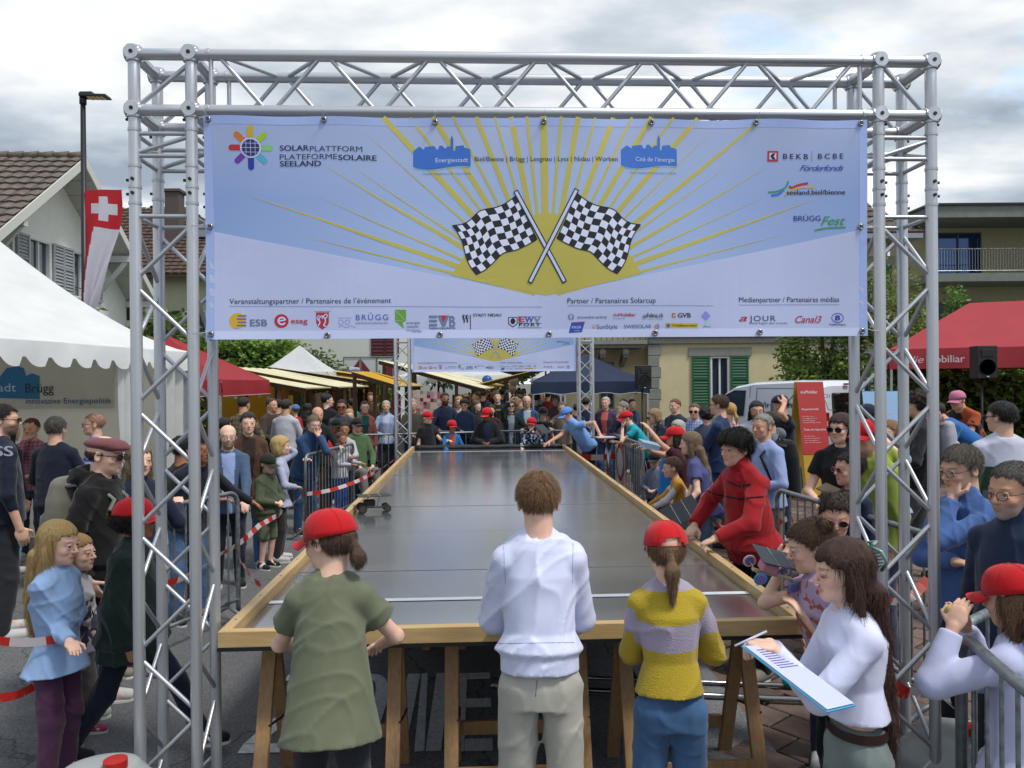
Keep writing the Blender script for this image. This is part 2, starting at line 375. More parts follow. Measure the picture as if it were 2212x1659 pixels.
def cloth(col, pat=None, col2=None, ps=1.0, rough=0.85):
 """pat: None, 'stripe' (horizontal), 'vstripe', 'check', 'denim', 'knit', 'print', 'camo'"""
 if pat in ('stripe', 'vstripe', 'check', 'print', 'camo') and not col2: col2 = '#2a3020'
 key = ('cloth', str(col), pat, str(col2), ps)
 if key in _mc: return _mc[key]
 m = bpy.data.materials.new('fabric'); m.use_nodes = True; nt = m.node_tree; N = nt.nodes; L = nt.links; b = N['Principled BSDF']
 b.inputs['Roughness'].default_value = rough; b.inputs['Sheen Weight'].default_value = 0.15; b.inputs['Specular IOR Level'].default_value = 0.25
 tc = N.new('ShaderNodeTexCoord'); nz = N.new('ShaderNodeTexNoise'); nz.inputs['Scale'].default_value = 7; nz.inputs['Detail'].default_value = 6; L.new(tc.outputs['Object'], nz.inputs['Vector'])
 c = srgb(col); v = 0.28 if pat == 'denim' else 0.1
 rp = N.new('ShaderNodeValToRGB'); rp.color_ramp.elements[0].position = .3; rp.color_ramp.elements[1].position = .72
 rp.color_ramp.elements[0].color = (*[x * (1 - v) for x in c], 1); rp.color_ramp.elements[1].color = (*[min(1, x * (1 + v)) for x in c], 1)
 L.new(nz.outputs[0], rp.inputs[0]); out = rp.outputs[0]
 def band(sock, freq, width, soft=0.02):
  mt = N.new('ShaderNodeMath'); mt.operation = 'MULTIPLY'; mt.inputs[1].default_value = freq; L.new(sock, mt.inputs[0])
  fr = N.new('ShaderNodeMath'); fr.operation = 'FRACT'; L.new(mt.outputs[0], fr.inputs[0])
  gt = N.new('ShaderNodeMath'); gt.operation = 'LESS_THAN'; gt.inputs[1].default_value = width; L.new(fr.outputs[0], gt.inputs[0]); return gt.outputs[0]
 if pat in ('stripe', 'vstripe', 'check', 'print', 'camo'):
  sp = N.new('ShaderNodeSeparateXYZ'); L.new(tc.outputs['Object'], sp.inputs[0])
  if pat == 'stripe': fac = band(sp.outputs['Z'], ps, 0.5)
  elif pat == 'vstripe': fac = band(sp.outputs['X'], ps, 0.5)
  elif pat == 'check':
   a = band(sp.outputs['Z'], ps, 0.3); c_ = band(sp.outputs['X'], ps, 0.3); ad = N.new('ShaderNodeMath'); ad.operation = 'ADD'; L.new(a, ad.inputs[0]); L.new(c_, ad.inputs[1])
   mu = N.new('ShaderNodeMath'); mu.operation = 'MULTIPLY'; mu.inputs[1].default_value = 0.5; L.new(ad.outputs[0], mu.inputs[0]); fac = mu.outputs[0]
  else:
   vn = N.new('ShaderNodeTexNoise'); vn.inputs['Scale'].default_value = ps; vn.inputs['Detail'].default_value = 2; L.new(tc.outputs['Object'], vn.inputs['Vector'])
   g = N.new('ShaderNodeMath'); g.operation = 'GREATER_THAN'; g.inputs[1].default_value = 0.55; L.new(vn.outputs[0], g.inputs[0]); fac = g.outputs[0]
  mx = N.new('ShaderNodeMix'); mx.data_type = 'RGBA'; L.new(fac, mx.inputs[0]); L.new(out, mx.inputs[6]); mx.inputs[7].default_value = (*srgb(col2), 1); out = mx.outputs[2]
 L.new(out, b.inputs['Base Color'])
 n2 = N.new('ShaderNodeTexNoise'); n2.inputs['Scale'].default_value = 260 if pat != 'knit' else 160; n2.inputs['Detail'].default_value = 2; L.new(tc.outputs['Object'], n2.inputs['Vector'])
 n3 = N.new('ShaderNodeTexNoise'); n3.noise_type = 'RIDGED_MULTIFRACTAL'; n3.inputs['Scale'].default_value = 4.5; n3.inputs['Detail'].default_value = 2.5; n3.inputs['Distortion'].default_value = .9; mq = N.new('ShaderNodeMapping'); mq.inputs['Scale'].default_value = (1, 1, .55); mq.inputs['Rotation'].default_value = (.3, .5, 0); L.new(tc.outputs['Object'], mq.inputs[0]); L.new(mq.outputs[0], n3.inputs['Vector'])
 b1 = N.new('ShaderNodeBump'); b1.inputs['Strength'].default_value = 0.35; b1.inputs['Distance'].default_value = 0.012; L.new(n3.outputs[0], b1.inputs['Height'])
 b2 = N.new('ShaderNodeBump'); b2.inputs['Strength'].default_value = 0.25; b2.inputs['Distance'].default_value = 0.004; L.new(n2.outputs[0], b2.inputs['Height']); L.new(b1.outputs[0], b2.inputs['Normal']); L.new(b2.outputs[0], b.inputs['Normal'])
 _mc[key] = m
 return m
def hair_mat(col):
 return mat('hair', col, 0.5, var=0.42, vscale=26, bump=0.5, bscale=70, stretch=(6, 6, 0.7), spec=0.4)
LV = [(0.0045, 0.0052, 0.017, 0.0075), (0.0075, 0.0085, 0.022, 0.0125), (0.012, 0.015, 0.028, 0.019), (0.018, 0.028, 0.035, 0.028)]
EYE_W = mat('eye_white', '#b3aaa2', 0.2); EYE_D = mat('iris', '#2c2018', 0.15); LENS_D = mat('dark_lens', '#0c0d10', 0.08, 0.0, spec=0.8); LENS_C = mat('clear_lens', '#dfe6ea', 0.05, alpha=0.12)
def obj_nets(name, VF, parent, m, smooth=True):
 V, F = VF
 return link(name, me_np(name, V, F, smooth), parent, m)
def add_blades(V, F, n, L, w, flow, seed, jitter=0.35, droop=0.5, mask=None):
 """thin curved blades rooted on a surface; returns vertices and quads to append"""
 rs = np.random.RandomState(seed)
 if mask is not None:
  c = V[F].mean(1); F = F[mask(c)]
 if len(F) == 0: return np.zeros((0, 3)), np.zeros((0, 4), int)
 a, b, c = V[F[:, 0]], V[F[:, 1]], V[F[:, 2]]
 nn = np.cross(b - a, c - a); ar = np.linalg.norm(nn, axis=1) + 1e-12; pick = rs.choice(len(F), n, p=ar / ar.sum()); nn = nn / ar[:, None]
 r1, r2 = rs.rand(n, 1), rs.rand(n, 1); p = V[F[pick, 0]] * (1 - r1) * (1 - r2) + V[F[pick, 1]] * r1 * (1 - r2) + V[F[pick, 2]] * r1 * r2 + V[F[pick, 3]] * (1 - r1) * r2
 N = nn[pick]; fl = flow(p, N) + rs.normal(0, jitter, (n, 3)); fl /= np.linalg.norm(fl, axis=1)[:, None]
 side = np.cross(fl, N); side /= np.linalg.norm(side, axis=1)[:, None] + 1e-9
 l = (L * rs.uniform(0.6, 1.25, (n, 1))); p1 = p + fl * l * 0.5 + N * 0.002; p2 = p1 + (fl * (1 - droop * .4) + np.array([0, 0, -droop])) * l * 0.5
 w_ = w * rs.uniform(.7, 1.2, (n, 1))
 VV = np.stack([p - side * w_ - N * .004, p + side * w_ - N * .004, p1 + side * w_ * .8, p1 - side * w_ * .8, p2 + side * w_ * .15, p2 - side * w_ * .15], 1).reshape(-1, 3)
 base = np.arange(n)[:, None] * 6
 return VV, np.concatenate([base + np.array([[0, 1, 2, 3]]), base + np.array([[3, 2, 4, 5]])])
def cap_parts(root, O, H, s, col, back=False, text=None, lod=1, opening=False, tcol='#f0ece8'):
 """baseball cap in head frame H (rows lat, fwd, up), origin O, scale s"""
 def W(l, f, u): return O + (H[0] * l + H[1] * (-f if back else f) + H[2] * u) * s
 n, m = (28, 8) if lod < 2 else (16, 5); b = MB()
 rx, ry, rz = .0895, .110, .100; cu = .017
 rings = []
 for j in range(m):
  e = (math.pi / 2) * j / m
  ring = []
  for i in range(n):
   a = 2 * math.pi * i / n; ca, sa = math.cos(a), math.sin(a); dip = -.008 * ca if j == 0 else 0
   sq = math.cos(e) ** 0.85
   ring.append(W(rx * sa * sq, ry * ca * sq - .008, cu + rz * math.sin(e) ** .92 + dip + (.006 * (ca > .3) * math.sin(2 * e))))
  rings.append(ring)
 inner = [W(rx * .93 * math.sin(2 * math.pi * i / n), ry * .93 * math.cos(2 * math.pi * i / n) - .008, cu + .004) for i in range(n)]
 vs = [v for r in rings for v in r] + [W(0, -.008, cu + rz)] + inner; fs = []
 for j in range(m - 1):
  for i in range(n):
   if opening and j < 2 and abs(i - n / 2) <= (2 if j == 1 else 3) - 0.1: continue
   fs.append((j * n + i, j * n + (i + 1) % n, (j + 1) * n + (i + 1) % n, (j + 1) * n + i))
 t = m * n
 for i in range(n): fs.append(((m - 1) * n + i, (m - 1) * n + (i + 1) % n, t)); fs.append((t + 1 + i, t + 1 + (i + 1) % n, (i + 1) % n, i))
 b.add(vs, [tuple(reversed(f)) for f in fs])
 crown = b.obj('crown', cloth(col, ps=1), root, smooth=True)
 c = MB(); k = 9; q = []
 for layer in (0, 1):
  for r_ in range(5):
   f = r_ / 4
   for i in range(k):
    a = (i / (k - 1) - .5) * 2 * R(62); wx = .0885 * math.sin(a) * (1 - .06 * f); fy = .098 * math.cos(a) + .074 * f * (0.45 + .55 * math.cos(a) ** .8 if math.cos(a) > 0 else .4) - .004
    q.append(W(wx, fy, cu + .004 - .010 * f - .20 * wx * wx / .088 * (1 + 1.1 * f) - layer * .0045))
 fs = []
 for la in (0, 1):
  for r_ in range(4):
   for i in range(k - 1):
    a0 = la * 5 * k + r_ * k + i; f = (a0, a0 + 1, a0 + k + 1, a0 + k); fs.append(f if la else tuple(reversed(f)))
 for i in range(k - 1): a0 = 4 * k + i; fs.append((a0, a0 + 1, a0 + 5 * k + 1, a0 + 5 * k))
 for e in (0, k - 1):
  for r_ in range(4): a0 = r_ * k + e; fs.append((a0, a0 + k, a0 + k + 5 * k, a0 + 5 * k))
 c.add(q, fs); c.obj('visor', cloth(col, ps=1), root, smooth=True)
 d = MB(); d.lathe([(.001, .004), (.006, .003), (.008, 0)], 10, W(0, -.008, cu + rz - .001)); d.obj('button', cloth(col, ps=1), root)
 if lod < 2:
  e = MB()
  for i in range(6):
   a = R(60 * i + 30); pts = []
   for j in range(9):
    el = (math.pi / 2) * j / 8.3; sq = math.cos(el) ** .85; pts.append(W(rx * 1.006 * math.sin(a) * sq, ry * 1.006 * math.cos(a) * sq - .008, cu + rz * 1.006 * math.sin(el) ** .92 + .006 * (math.cos(a) > .3) * math.sin(2 * el)))
   e.tube(pts, .0009 * s, 4, cap=False)
  e.obj('seam', cloth(col, ps=1), root)
 return crown
def text_mesh(txt, size=1.0, bold=0.0, shear=0.0, spacing=1.0, extrude=0.0):
 key = ('txt', txt, bold, shear, spacing, extrude)
 if key not in _mc:
  cu = bpy.data.curves.new('t', 'FONT'); cu.body = txt; cu.size = 1; cu.shear = shear; cu.space_character = spacing; cu.extrude = extrude; cu.resolution_u = 3
  o = bpy.data.objects.new('t', cu); COL.objects.link(o); dg = bpy.context.evaluated_depsgraph_get(); dg.update()
  me = bpy.data.meshes.new_from_object(o.evaluated_get(dg)); v = np.zeros(len(me.vertices) * 3, np.float32); me.vertices.foreach_get('co', v)
  fs = [tuple(p.vertices) for p in me.polygons]; bpy.data.objects.remove(o); bpy.data.curves.remove(cu); bpy.data.meshes.remove(me)
  _mc[key] = (v.reshape(-1, 3), fs)
 v, f = _mc[key]
 if bold:      # heavier strokes: three copies side by side, each a hair in front of the other
  n_ = len(v); f = [tuple(i + k * n_ for i in q) for k in range(3) for q in f]; v = np.concatenate([v + np.array([(k - 1) * bold * .9, (k % 2) * bold * .6, k * .005], np.float32) for k in range(3)])
 return v * size, f
def place_text(name, txt, origin, ux, uy, height, m, parent=None, width=None, bold=0.0, shear=0.0, spacing=1.0, center=False, warp=None):
 """flat lettering; height = cap height; ux, uy unit axes"""
 v, f = text_mesh(txt, 1.0, bold, shear, spacing)
 if len(v) == 0: return None
 s = height / 0.70; w = (v[:, 0].max() - v[:, 0].min()) * s; sx = s * (width / w if width else 1.0)
 x = (v[:, 0] - v[:, 0].min()) * sx - ((width or w) / 2 if center else 0); y = v[:, 1] * s
 ux = Vector(ux); uy = Vector(uy); o = Vector(origin)
 V = np.array(o)[None] + x[:, None] * np.array(ux)[None] + y[:, None] * np.array(uy)[None] + (v[:, 2] * s)[:, None] * np.array(ux.cross(uy))[None]
 if warp is not None: V = warp(V)
 return link(name, me_np(name, V, f), parent, m)

def person(px, py, d, yaw, label, skin='#c99a7c', hair='short', hcol='#3a2a1e', top='#394a66', sleeve='long', bot='#2b3348', legs='trousers', shoe=None,
   cap=None, glasses=None, lean=0.0, side=0.0, hy=0.0, hp=0.0, L='down', Rr='down', lod=None, build=1.0, female=False, tpat=None, tcol2=None, tps=20, h=None,
   hem=0.50, group=None, open_=None, beard=None, pose='stand', baggy=1.0, z0=0.0, hl=1.0, collar=None, bpat='denim', handp='relax', seed=None, cap_back=False, tmat=None, hood=False, extra=None, opening=False, undert=None, footL=None, footR=None, cuff=None, puff=0.0, toplift=0.0, capped=None, hs=1.0, yoke=None, eyes=True, wrk=1.0):
 """a standing, leaning or seated person whose head top is seen at (px, py) at distance d"""
 seed = seed if seed is not None else int(px * 7 + py); rs = random.Random(seed)
 shoe = shoe or rs.choice(['#b9b9b9', '#2a2c30', '#4a3e34', '#1c1e24', '#7a746a', '#c4c4c6'])
 tp = P(px, py, d); ztop = tp.z - z0
 lr = R(lean)
 if h is None:
  up_frac = 0.48 + 0.52 * math.cos(lr)
  if pose == 'sit': h = (ztop - 0.30) / 0.60 if False else ztop / 0.80
  else: h = (ztop - .168) / (.5 + .359 * math.cos(lr) + .0455)
 if lod is None: lod = 0 if d < 3.9 else (1 if d < 8.2 else (2 if d < 15.2 else 3))
 hv, fv, bv, cv = LV[lod]
 hipz = 0.50 * h if pose != 'sit' else 0.50; yr = R(yaw)
 sr = R(side)
 # torso frame
 T = rotm(0, lr, sr); lat, fw, up = T
 hip = np.array([0, 0, hipz]); tl = 0.333 * h          # hip joint line to shoulder line
 sh = hip + up * tl
 hh = (0.158 + 0.0455 * h) * hs; s = hh / 0.225
 H = rotm(R(hy), lr * 0.35 + R(hp), 0)
 neck0 = sh - up * 0.01 * h; hc = sh + up * (0.026 * h) + (up * .5 + np.array([0, 0, .5])) * (0.1125 * s + 0.01) + fw * 0.012 * h
 # bring the head top onto the seen point
 fwdw = Vector((math.sin(yr), -math.cos(yr), 0))
 hx, hyy = hc[0], hc[1]
 off = Matrix.Rotation(yr, 3, 'Z') @ Vector((hx, hyy, 0))
 root = empty('person', (tp.x - off.x, tp.y - off.y, z0), yr, label, 'person', group)
 def to_local(w):
  v = Matrix.Rotation(-yr, 3, 'Z') @ (Vector(w) - root.location); return np.array(v)
 zfix = ztop - (hc[2] + 0.1125 * s + (0.012 if not cap else 0.014))
 hip[2] += zfix; sh = sh + np.array([0, 0, zfix]); hc = hc + np.array([0, 0, zfix]); neck0 = neck0 + np.array([0, 0, zfix])
 sw = 0.085 * h * build ** .9 * (0.95 if female else 1.0)
 S = {1: sh + lat * sw - up * 0.040 * h, -1: sh - lat * sw - up * 0.040 * h}
 l1, l2 = 0.172 * h, 0.150 * h
 hands = {}; elb = {}
 for sg, a in ((1, L), (-1, Rr)):
  hint = np.array([sg * 0.5, 0.6, -0.6])
  if isinstance(a, tuple) and a[0] == 'w': t = to_local(a[1]); hint = np.array([sg * .7, 0.1, -1.0]) if len(a) < 3 else np.array(a[2])
  elif isinstance(a, tuple): t = np.array(a[:3]) * h if True else 0; hint = np.array([sg * .8, .3, -.8]) if len(a) < 4 else np.array(a[3])
  elif a == 'down': t = S[sg] + np.array([sg * 0.035 * h, -0.03 * h + 0.0, -(l1 + l2) * 0.965])
  elif a == 'pocket': t = hip + np.array([sg * 0.105 * h, -0.03 * h, 0.0]); hint = np.array([sg * .8, .8, 0])
  elif a == 'belly': t = hip + np.array([sg * 0.03 * h, -0.13 * h, 0.11 * h]); hint = np.array([sg * .9, .3, -.5])
  elif a == 'cross': t = hip + up * 0.17 * h + fw * 0.105 * h + lat * (-sg * 0.055 * h); hint = np.array([sg * 1.0, -.2, -.6])
  elif a == 'rail': t = np.array([sg * 0.11 * h, S[sg][1] - 0.20 * h, 1.12 - z0]); hint = np.array([sg * .9, .2, -.6])
  elif a == 'chin': t = hc + H[2] * (-0.125 * s) + H[1] * 0.095 * s + lat * sg * .02; hint = np.array([sg * .3, -.5, -1])
  elif a == 'ear': t = hc + lat * sg * 0.10 * s + H[1] * 0.03 * s; hint = np.array([sg * .7, -.6, -.6])
  elif a == 'up': t = hc + H[1] * 0.26 + np.array([sg * 0.04, 0, 0.05]); hint = np.array([sg * .8, -.3, -.7])
  elif a == 'fwd': t = S[sg] + fw * 0.26 * h - np.array([0, 0, 0.12 * h]); hint = np.array([sg * .5, 0, -1])
  elif a == 'lap': t = hip + np.array([sg * 0.06 * h, -0.19 * h, 0.06 * h]); hint = np.array([sg * .8, .3, -.5])
  e, t = ik(S[sg], t, l1, l2, hint); elb[sg] = e; hands[sg] = t
 # legs
 hw = 0.052 * h; HJ = {1: hip + np.array([hw, 0, 0]), -1: hip - np.array([hw, 0, 0])}
 AN = {}; KN = {}
 for sg, ft in ((1, footL), (-1, footR)):
  if pose == 'sit': a = np.array([sg * (hw + .03), -0.30 * h, 0.16]);
  elif ft is not None: a = np.array([ft[0] * h, ft[1] * h, 0.045 * h + (ft[2] if len(ft) > 2 else 0)])
  else: a = np.array([sg * (hw + 0.012 * h), rs.uniform(-.02, .03) * h, 0.045 * h])
  ll_ = .48 * h if pose == 'sit' or ft is not None else max(np.linalg.norm(HJ[sg] - a) * 1.004, .3 * h); k_, a = ik(HJ[sg], a, 0.51 * ll_, 0.49 * ll_, np.array([sg * .05, -1, .0])); KN[sg] = k_; AN[sg] = a
 m_skin = skin_mat(skin)
 # ---- body
 B = Sdf(); q = 0.92
 B.loft(hip - up * .02 * h, sh + up * .0, [(0, .072 * h * q, .052 * h * q), (.35, (.058 if female else .064) * h * q, .045 * h * q), (.8, .070 * h * q * build, .05 * h * q), (1, .044 * h, .034 * h)], T, k=.03)
 for sg in (1, -1):
  B.cap(S[sg] - lat * sg * .01, elb[sg], .0235 * h * build ** .5, .0205 * h, k=.03); B.cap(elb[sg], hands[sg], .0205 * h, .0150 * h, k=.015); B.cap(sh + lat * sg * .012 * h + up * .015 * h, S[sg], .016 * h, .022 * h, k=.03)
  B.cap(HJ[sg], KN[sg], .042 * h * q, .032 * h, k=.03); B.cap(KN[sg], AN[sg], .032 * h, .02 * h, k=.015); B.cap(AN[sg], AN[sg] + np.array([0, -.07 * h, -.02 * h]), .02 * h, .016 * h, k=.02)
 nr = (.0295 if female or h < 1.5 else .035) * h
 B.cap(neck0 - up * .02, hc - H[2] * .055 * s - H[1] * .018 * s, nr * 1.12, nr * .95, k=.03)
 def hp3(l, f, u): return hc + (H[0] * l + H[1] * f + H[2] * u) * s
 def HE(l, f, u, r, k=.012, op='u'): B.ell(hp3(l, f, u), np.array(r) * s, H, k * s, op)
 HE(0, -.008, .032, (.0745, .095, .078), .02); HE(0, .03, -.028, (.0575, .062, .07), .03); HE(0, .045, -.072, (.04, .042, .03), .03); HE(0, .071, -.092, (.018, .018, .016), .02)
 if lod < 3:
  HE(0, .078, .018, (.045, .014, .009), .016)
  for sg in (1, -1):
   HE(sg * .031, .103, -.002, (.0135, .0115, .0052), .007, 's'); HE(sg * .031, .086, .0065, (.014, .010, .004), .004); HE(sg * .031, .085, -.0095, (.013, .010, .0035), .004); HE(sg * .036, .066, -.03, (.018, .018, .014), .02)
   HE(sg * .075, -.006, -.006, (.0085, .019, .031), .006); HE(sg * .083, .0, -.004, (.005, .011, .019), .004, 's')
   HE(sg * .0095, .099, -.033, (.0065, .009, .006), .005)
  B.cap(hp3(0, .088, .006), hp3(0, .111, -.029), .0065 * s, .0088 * s, k=.008 * s)
  HE(0, .0925, -.054, (.020, .0085, .0042), .006); HE(0, .090, -.0640, (.017, .0085, .005), .006); HE(0, .1045, -.0592, (.018, .006, .0012), .003, 's')
 else:
  B.cap(hp3(0, .088, .006), hp3(0, .108, -.029), .009 * s, .013 * s, k=.01)
  for sg in (1, -1): HE(sg * .075, -.006, -.006, (.010, .019, .031), .006)
 fine = [(hc, .125 * s, hv)]
 hl_ = 0.105 * h
 for sg in (1, -1):
  w = hands[sg]; dr = w - elb[sg]; dr /= np.linalg.norm(dr) + 1e-9
  a = L if sg == 1 else Rr; hpz = handp
  if a == 'rail' or handp == 'write': dr = dr * .6 + np.array([0, -.5, -.3]); dr /= np.linalg.norm(dr); hpz = 'grip'
  nrm = np.array([-sg * 1.0, -.1, .0]) if abs(dr[2]) > .75 else np.array([0, 0, -1.0])
  if a == 'chin' or a == 'ear': nrm = -H[1] if a == 'chin' else -lat * sg; dr = dr * .5 + np.array([0, 0, .7]); dr /= np.linalg.norm(dr)
  nrm = nrm - dr * nrm.dot(dr); nrm /= np.linalg.norm(nrm) + 1e-9; sd_ = np.cross(dr, nrm)
  if sd_.dot(lat) * sg < 0 and abs(nrm[2]) > .5: sd_ = -sd_
  Mh = np.array([sd_, nrm, dr]); th = -1.0 if sd_.dot(-lat * sg) < 0 else 1.0
  if abs(nrm[2]) <= .5: th = 1.0 if sd_.dot(np.array([0, -1, 0])) > 0 else -1.0
  B.ell(w + dr * .042 * h / 1.7 * 1.0, (.0255 * h, .0095 * h, .033 * h), Mh, k=.012)
  rf = .0052 * h if lod < 2 else .0062 * h; curl = .35 if hpz == 'relax' else .95
  for i, (o_, ln) in enumerate(((-.75, .034), (-.25, .042), (.25, .044), (.75, .038))):
   b0 = w + dr * .040 * h + sd_ * o_ * th * .0225 * h; e1 = b0 + (dr * math.cos(curl * .7) + nrm * math.sin(curl * .7)) * ln * h * .52; e2 = e1 + (dr * math.cos(curl * 1.8) + nrm * math.sin(curl * 1.8)) * ln * h * .5
   B.cap(b0, e1, rf * 1.08, rf, k=.003); B.cap(e1, e2, rf, rf * .82, k=.002)
  t0 = w + dr * .012 * h + sd_ * th * .020 * h; t1 = t0 + (dr * .6 + sd_ * th * .7 + nrm * .35) * .027 * h; t2 = t1 + (dr * .9 + nrm * .35) * .022 * h
  B.cap(t0, t1, rf * 1.3, rf * 1.15, k=.006); B.cap(t1, t2, rf * 1.12, rf * .9, k=.002)
  fine.append((w + dr * .04 * h, .065 * h, fv))
  if sleeve in ('short', 'none', 'roll'): fine.append(((elb[sg] + w) / 2, np.linalg.norm(elb[sg] - w) / 2 + .03, max(.012, cv)))
  if sleeve == 'none': fine.append(((elb[sg] + S[sg]) / 2, .12 * h, max(.012, cv)))
  if legs in ('shorts', 'skirt'): fine.append(((KN[sg] + AN[sg]) / 2, .14 * h, max(.014, cv)))
 fine.append((neck0, .06, max(hv * 1.4, .009)))
 V, F = B.mesh(bv, fine)
 me = me_np('body', V, F, True)
 # tint: lips, brows, beard, cheeks
 loc = (V - hc) @ H.T / s; tint = np.ones((len(V), 4), np.float32)
 def blob(c, r, col, e=2.0):
  q_ = ((loc - np.array(c)) / np.array(r)); w_ = np.clip(1.35 - (q_ ** 2).sum(1) ** .5, 0, .5) * 2; w_ = w_[:, None]
  tint[:, :3] = tint[:, :3] * (1 - w_) + tint[:, :3] * w_ * np.array(col)[None]
 if lod < 3:
  lc = (.82, .52, .52) if female else (.88, .68, .66)
  blob((0, .1, -.058), (.024, .03, .012), lc)
  for sg in (1, -1):
   blob((sg * .034, .09, .021), (.021, .03, .0042), (.5, .43, .4)); blob((sg * .042, .07, -.03), (.022, .04, .02), (1.0, .93, .92)); blob((sg * .031, .09, -.004), (.018, .03, .009), (.8, .72, .7))
  if not eyes:
   for sg in (1, -1): blob((sg * .032, .09, -.0065), (.016, .03, .0022), (.25, .2, .2))
  blob((0, .115, -.034), (.014, .02, .010), (1., .94, .93))
 if beard:
  bc = np.array(srgb(beard)) / np.maximum(np.array(srgb(skin)), .02)
  w_ = np.clip((-.035 - loc[:, 2]) * 60, 0, 1) * np.clip((loc[:, 1] - .0) * 60, 0, 1) * np.clip((.14 + loc[:, 2]) * 60, 0, 1) * (1 - np.exp(-(((loc[:, 0]) / .018) ** 2 + ((loc[:, 2] + .059) / .007) ** 2)) * .9)
  w_ = (w_ * .75)[:, None]; tint[:, :3] = tint[:, :3] * (1 - w_) + np.minimum(bc, 1)[None] * w_
 ca = me.color_attributes.new('tint', 'FLOAT_COLOR', 'POINT'); ca.data.foreach_set('color', tint.ravel())
 body = link('body', me, root, m_skin)
 # eyes
 if lod < 3 and glasses != 'sun' and eyes:
  for sg in (1, -1):
   e = MB(); Mh = Matrix([H[0], H[1], H[2]]).transposed()
   pr = [(math.sin(a) * .0112 * s, math.cos(a) * .0112 * s) for a in np.linspace(math.pi * .97, 0.02, 9)]
   q3 = Mh @ Matrix.Rotation(-math.pi / 2, 3, 'X')
   n_ = 12 if lod == 0 else 8
   e.lathe(pr, n_, hp3(sg * .031, .0805, -.002), q3)
   mi = [0] * len(e.f)
   for i, f in enumerate(e.f):
    c_ = sum((Vector(e.v[j]) for j in f), Vector()) / len(f); l_ = (np.array(c_) - hc) @ H.T / s
    if ((l_[0] - sg * .031) ** 2 + (l_[2] + .002) ** 2) ** .5 < .0072 and l_[1] > .08: mi[i] = 1
   e.m = mi; e.obj('eye', [EYE_W, EYE_D], body, smooth=True)
 # ---- trousers / skirt
 mb = cloth(bot, bpat if legs != 'leggings' else None)
 if legs:
  T2 = Sdf(); bg = baggy
  wz = hip + up * (.078 * h)
  T2.loft(hip - np.array([0, 0, .045 * h]), wz + up * 0.0, [(0, .081 * h, .060 * h), (.4, .083 * h * (1.05 if female else 1), .064 * h), (1, .074 * h * build ** .5, .056 * h)], rotm(0, lr * .5, sr * .5), k=.04)
  for sg in (1, -1):
   kn, an = KN[sg], AN[sg]
   if legs == 'trousers': T2.cap(HJ[sg], kn, .048 * h * bg ** .4, .040 * h * bg, k=.035); T2.cap(kn, an + np.array([0, 0, .0]), .040 * h * bg, .033 * h * bg, k=.02)
   elif legs == 'leggings': T2.cap(HJ[sg], kn, .052 * h, .036 * h, k=.03); T2.cap(kn, an, .036 * h, .024 * h, k=.02)
   elif legs == 'shorts': T2.cap(HJ[sg], kn + (HJ[sg] - kn) * .12, .056 * h, .050 * h, k=.03)
   elif legs == 'skirt': T2.cap(HJ[sg] * .7 + hip * .3, kn + (HJ[sg] - kn) * .15, .07 * h, .095 * h, k=.08)
  if legs == 'trousers':
   gz = .035 * h if pose != 'sit' else 0.1
   post = lambda F, X, Y, Z: np.maximum(F, gz - Z)
  else: post = None
  obj_nets('trousers' if legs in ('trousers', 'leggings') else legs, T2.mesh(cv, wr=.0055 * (1.0 if lod < 2 else .7), seed=seed, post=post), root, mb)
 # ---- shoes
 for sg in (1, -1):
  an = AN[sg]; q2 = Sdf(); z_ = max(an[2] - .045 * h, 0) if pose != 'sit' else an[2] - .05
  ft = np.array([sg * .12, -1, 0]); ft /= np.linalg.norm(ft)
  q2.cap(an + np.array([0, .01 * h, -.012 * h]), an + ft * .085 * h + np.array([0, 0, -.022 * h]), .028 * h, .022 * h, k=.02); q2.cap(an - ft * .01 * h, an + np.array([0, 0, .01 * h]), .027 * h, .026 * h, k=.02)
  pf = (lambda zz: (lambda F, X, Y, Z: np.maximum(F, zz - Z)))(z_ + .004)
  sh_o = obj_nets('shoe', q2.mesh(max(cv * .8, .009), post=pf), root, cloth(shoe))
  if lod < 2 and pose != 'sit':
   o_ = MB(); n_ = 14; c0 = an + ft * .035 * h
   ring = [(c0 + ft * math.cos(2 * math.pi * i / n_) * .074 * h + np.array([ft[1], -ft[0], 0]) * math.sin(2 * math.pi * i / n_) * .03 * h) for i in range(n_)]
   o_.prism([(p[0], p[1], z_ + .001) for p in ring], (0, 0, 0), (0, 0, .016)); o_.obj('sole', mat('shoe_sole', '#cfcfca', .7), sh_o)
 # ---- top
 mt = tmat or cloth(top, tpat, tcol2, tps)
 U = Sdf(); bt = build; po = .006 + puff * .6
 hz = (hip[2] + (hem - .50) * h)
 bust = .010 * h if female else .0
 base = hip + up * ((hem - .50) * h - 0.0)
 hx_ = (max(0, .57 - hem) * .22 + (.008 if hem < .5 else 0)) * h; rib = sleeve == 'long' and puff > .012
 loftp = [(0, .088 * h * bt ** .5 + po * 1.1 + hx_, .068 * h * bt ** .5 + po * 1.2 + hx_), (.3, .077 * h * bt + po + hx_ * .8, .060 * h * bt + po + hx_ * .8), (.72, .086 * h * bt + po, .065 * h + po + bust), (.93, .070 * h * bt + po, .050 * h + po), (1, .046 * h + po, .040 * h + po)]
 if rib: a_, b_ = loftp[0][1], loftp[0][2]; loftp = [(0, a_ * .93, b_ * .93), (.12, a_ * .93, b_ * .93), (.17, a_ * 1.05, b_ * 1.05)] + loftp[1:]
 if female and not rib: loftp[1] = (.3, .068 * h * bt + po, .054 * h + po)
 U.loft(base, sh + up * .012 * h, loftp, T, k=.03)
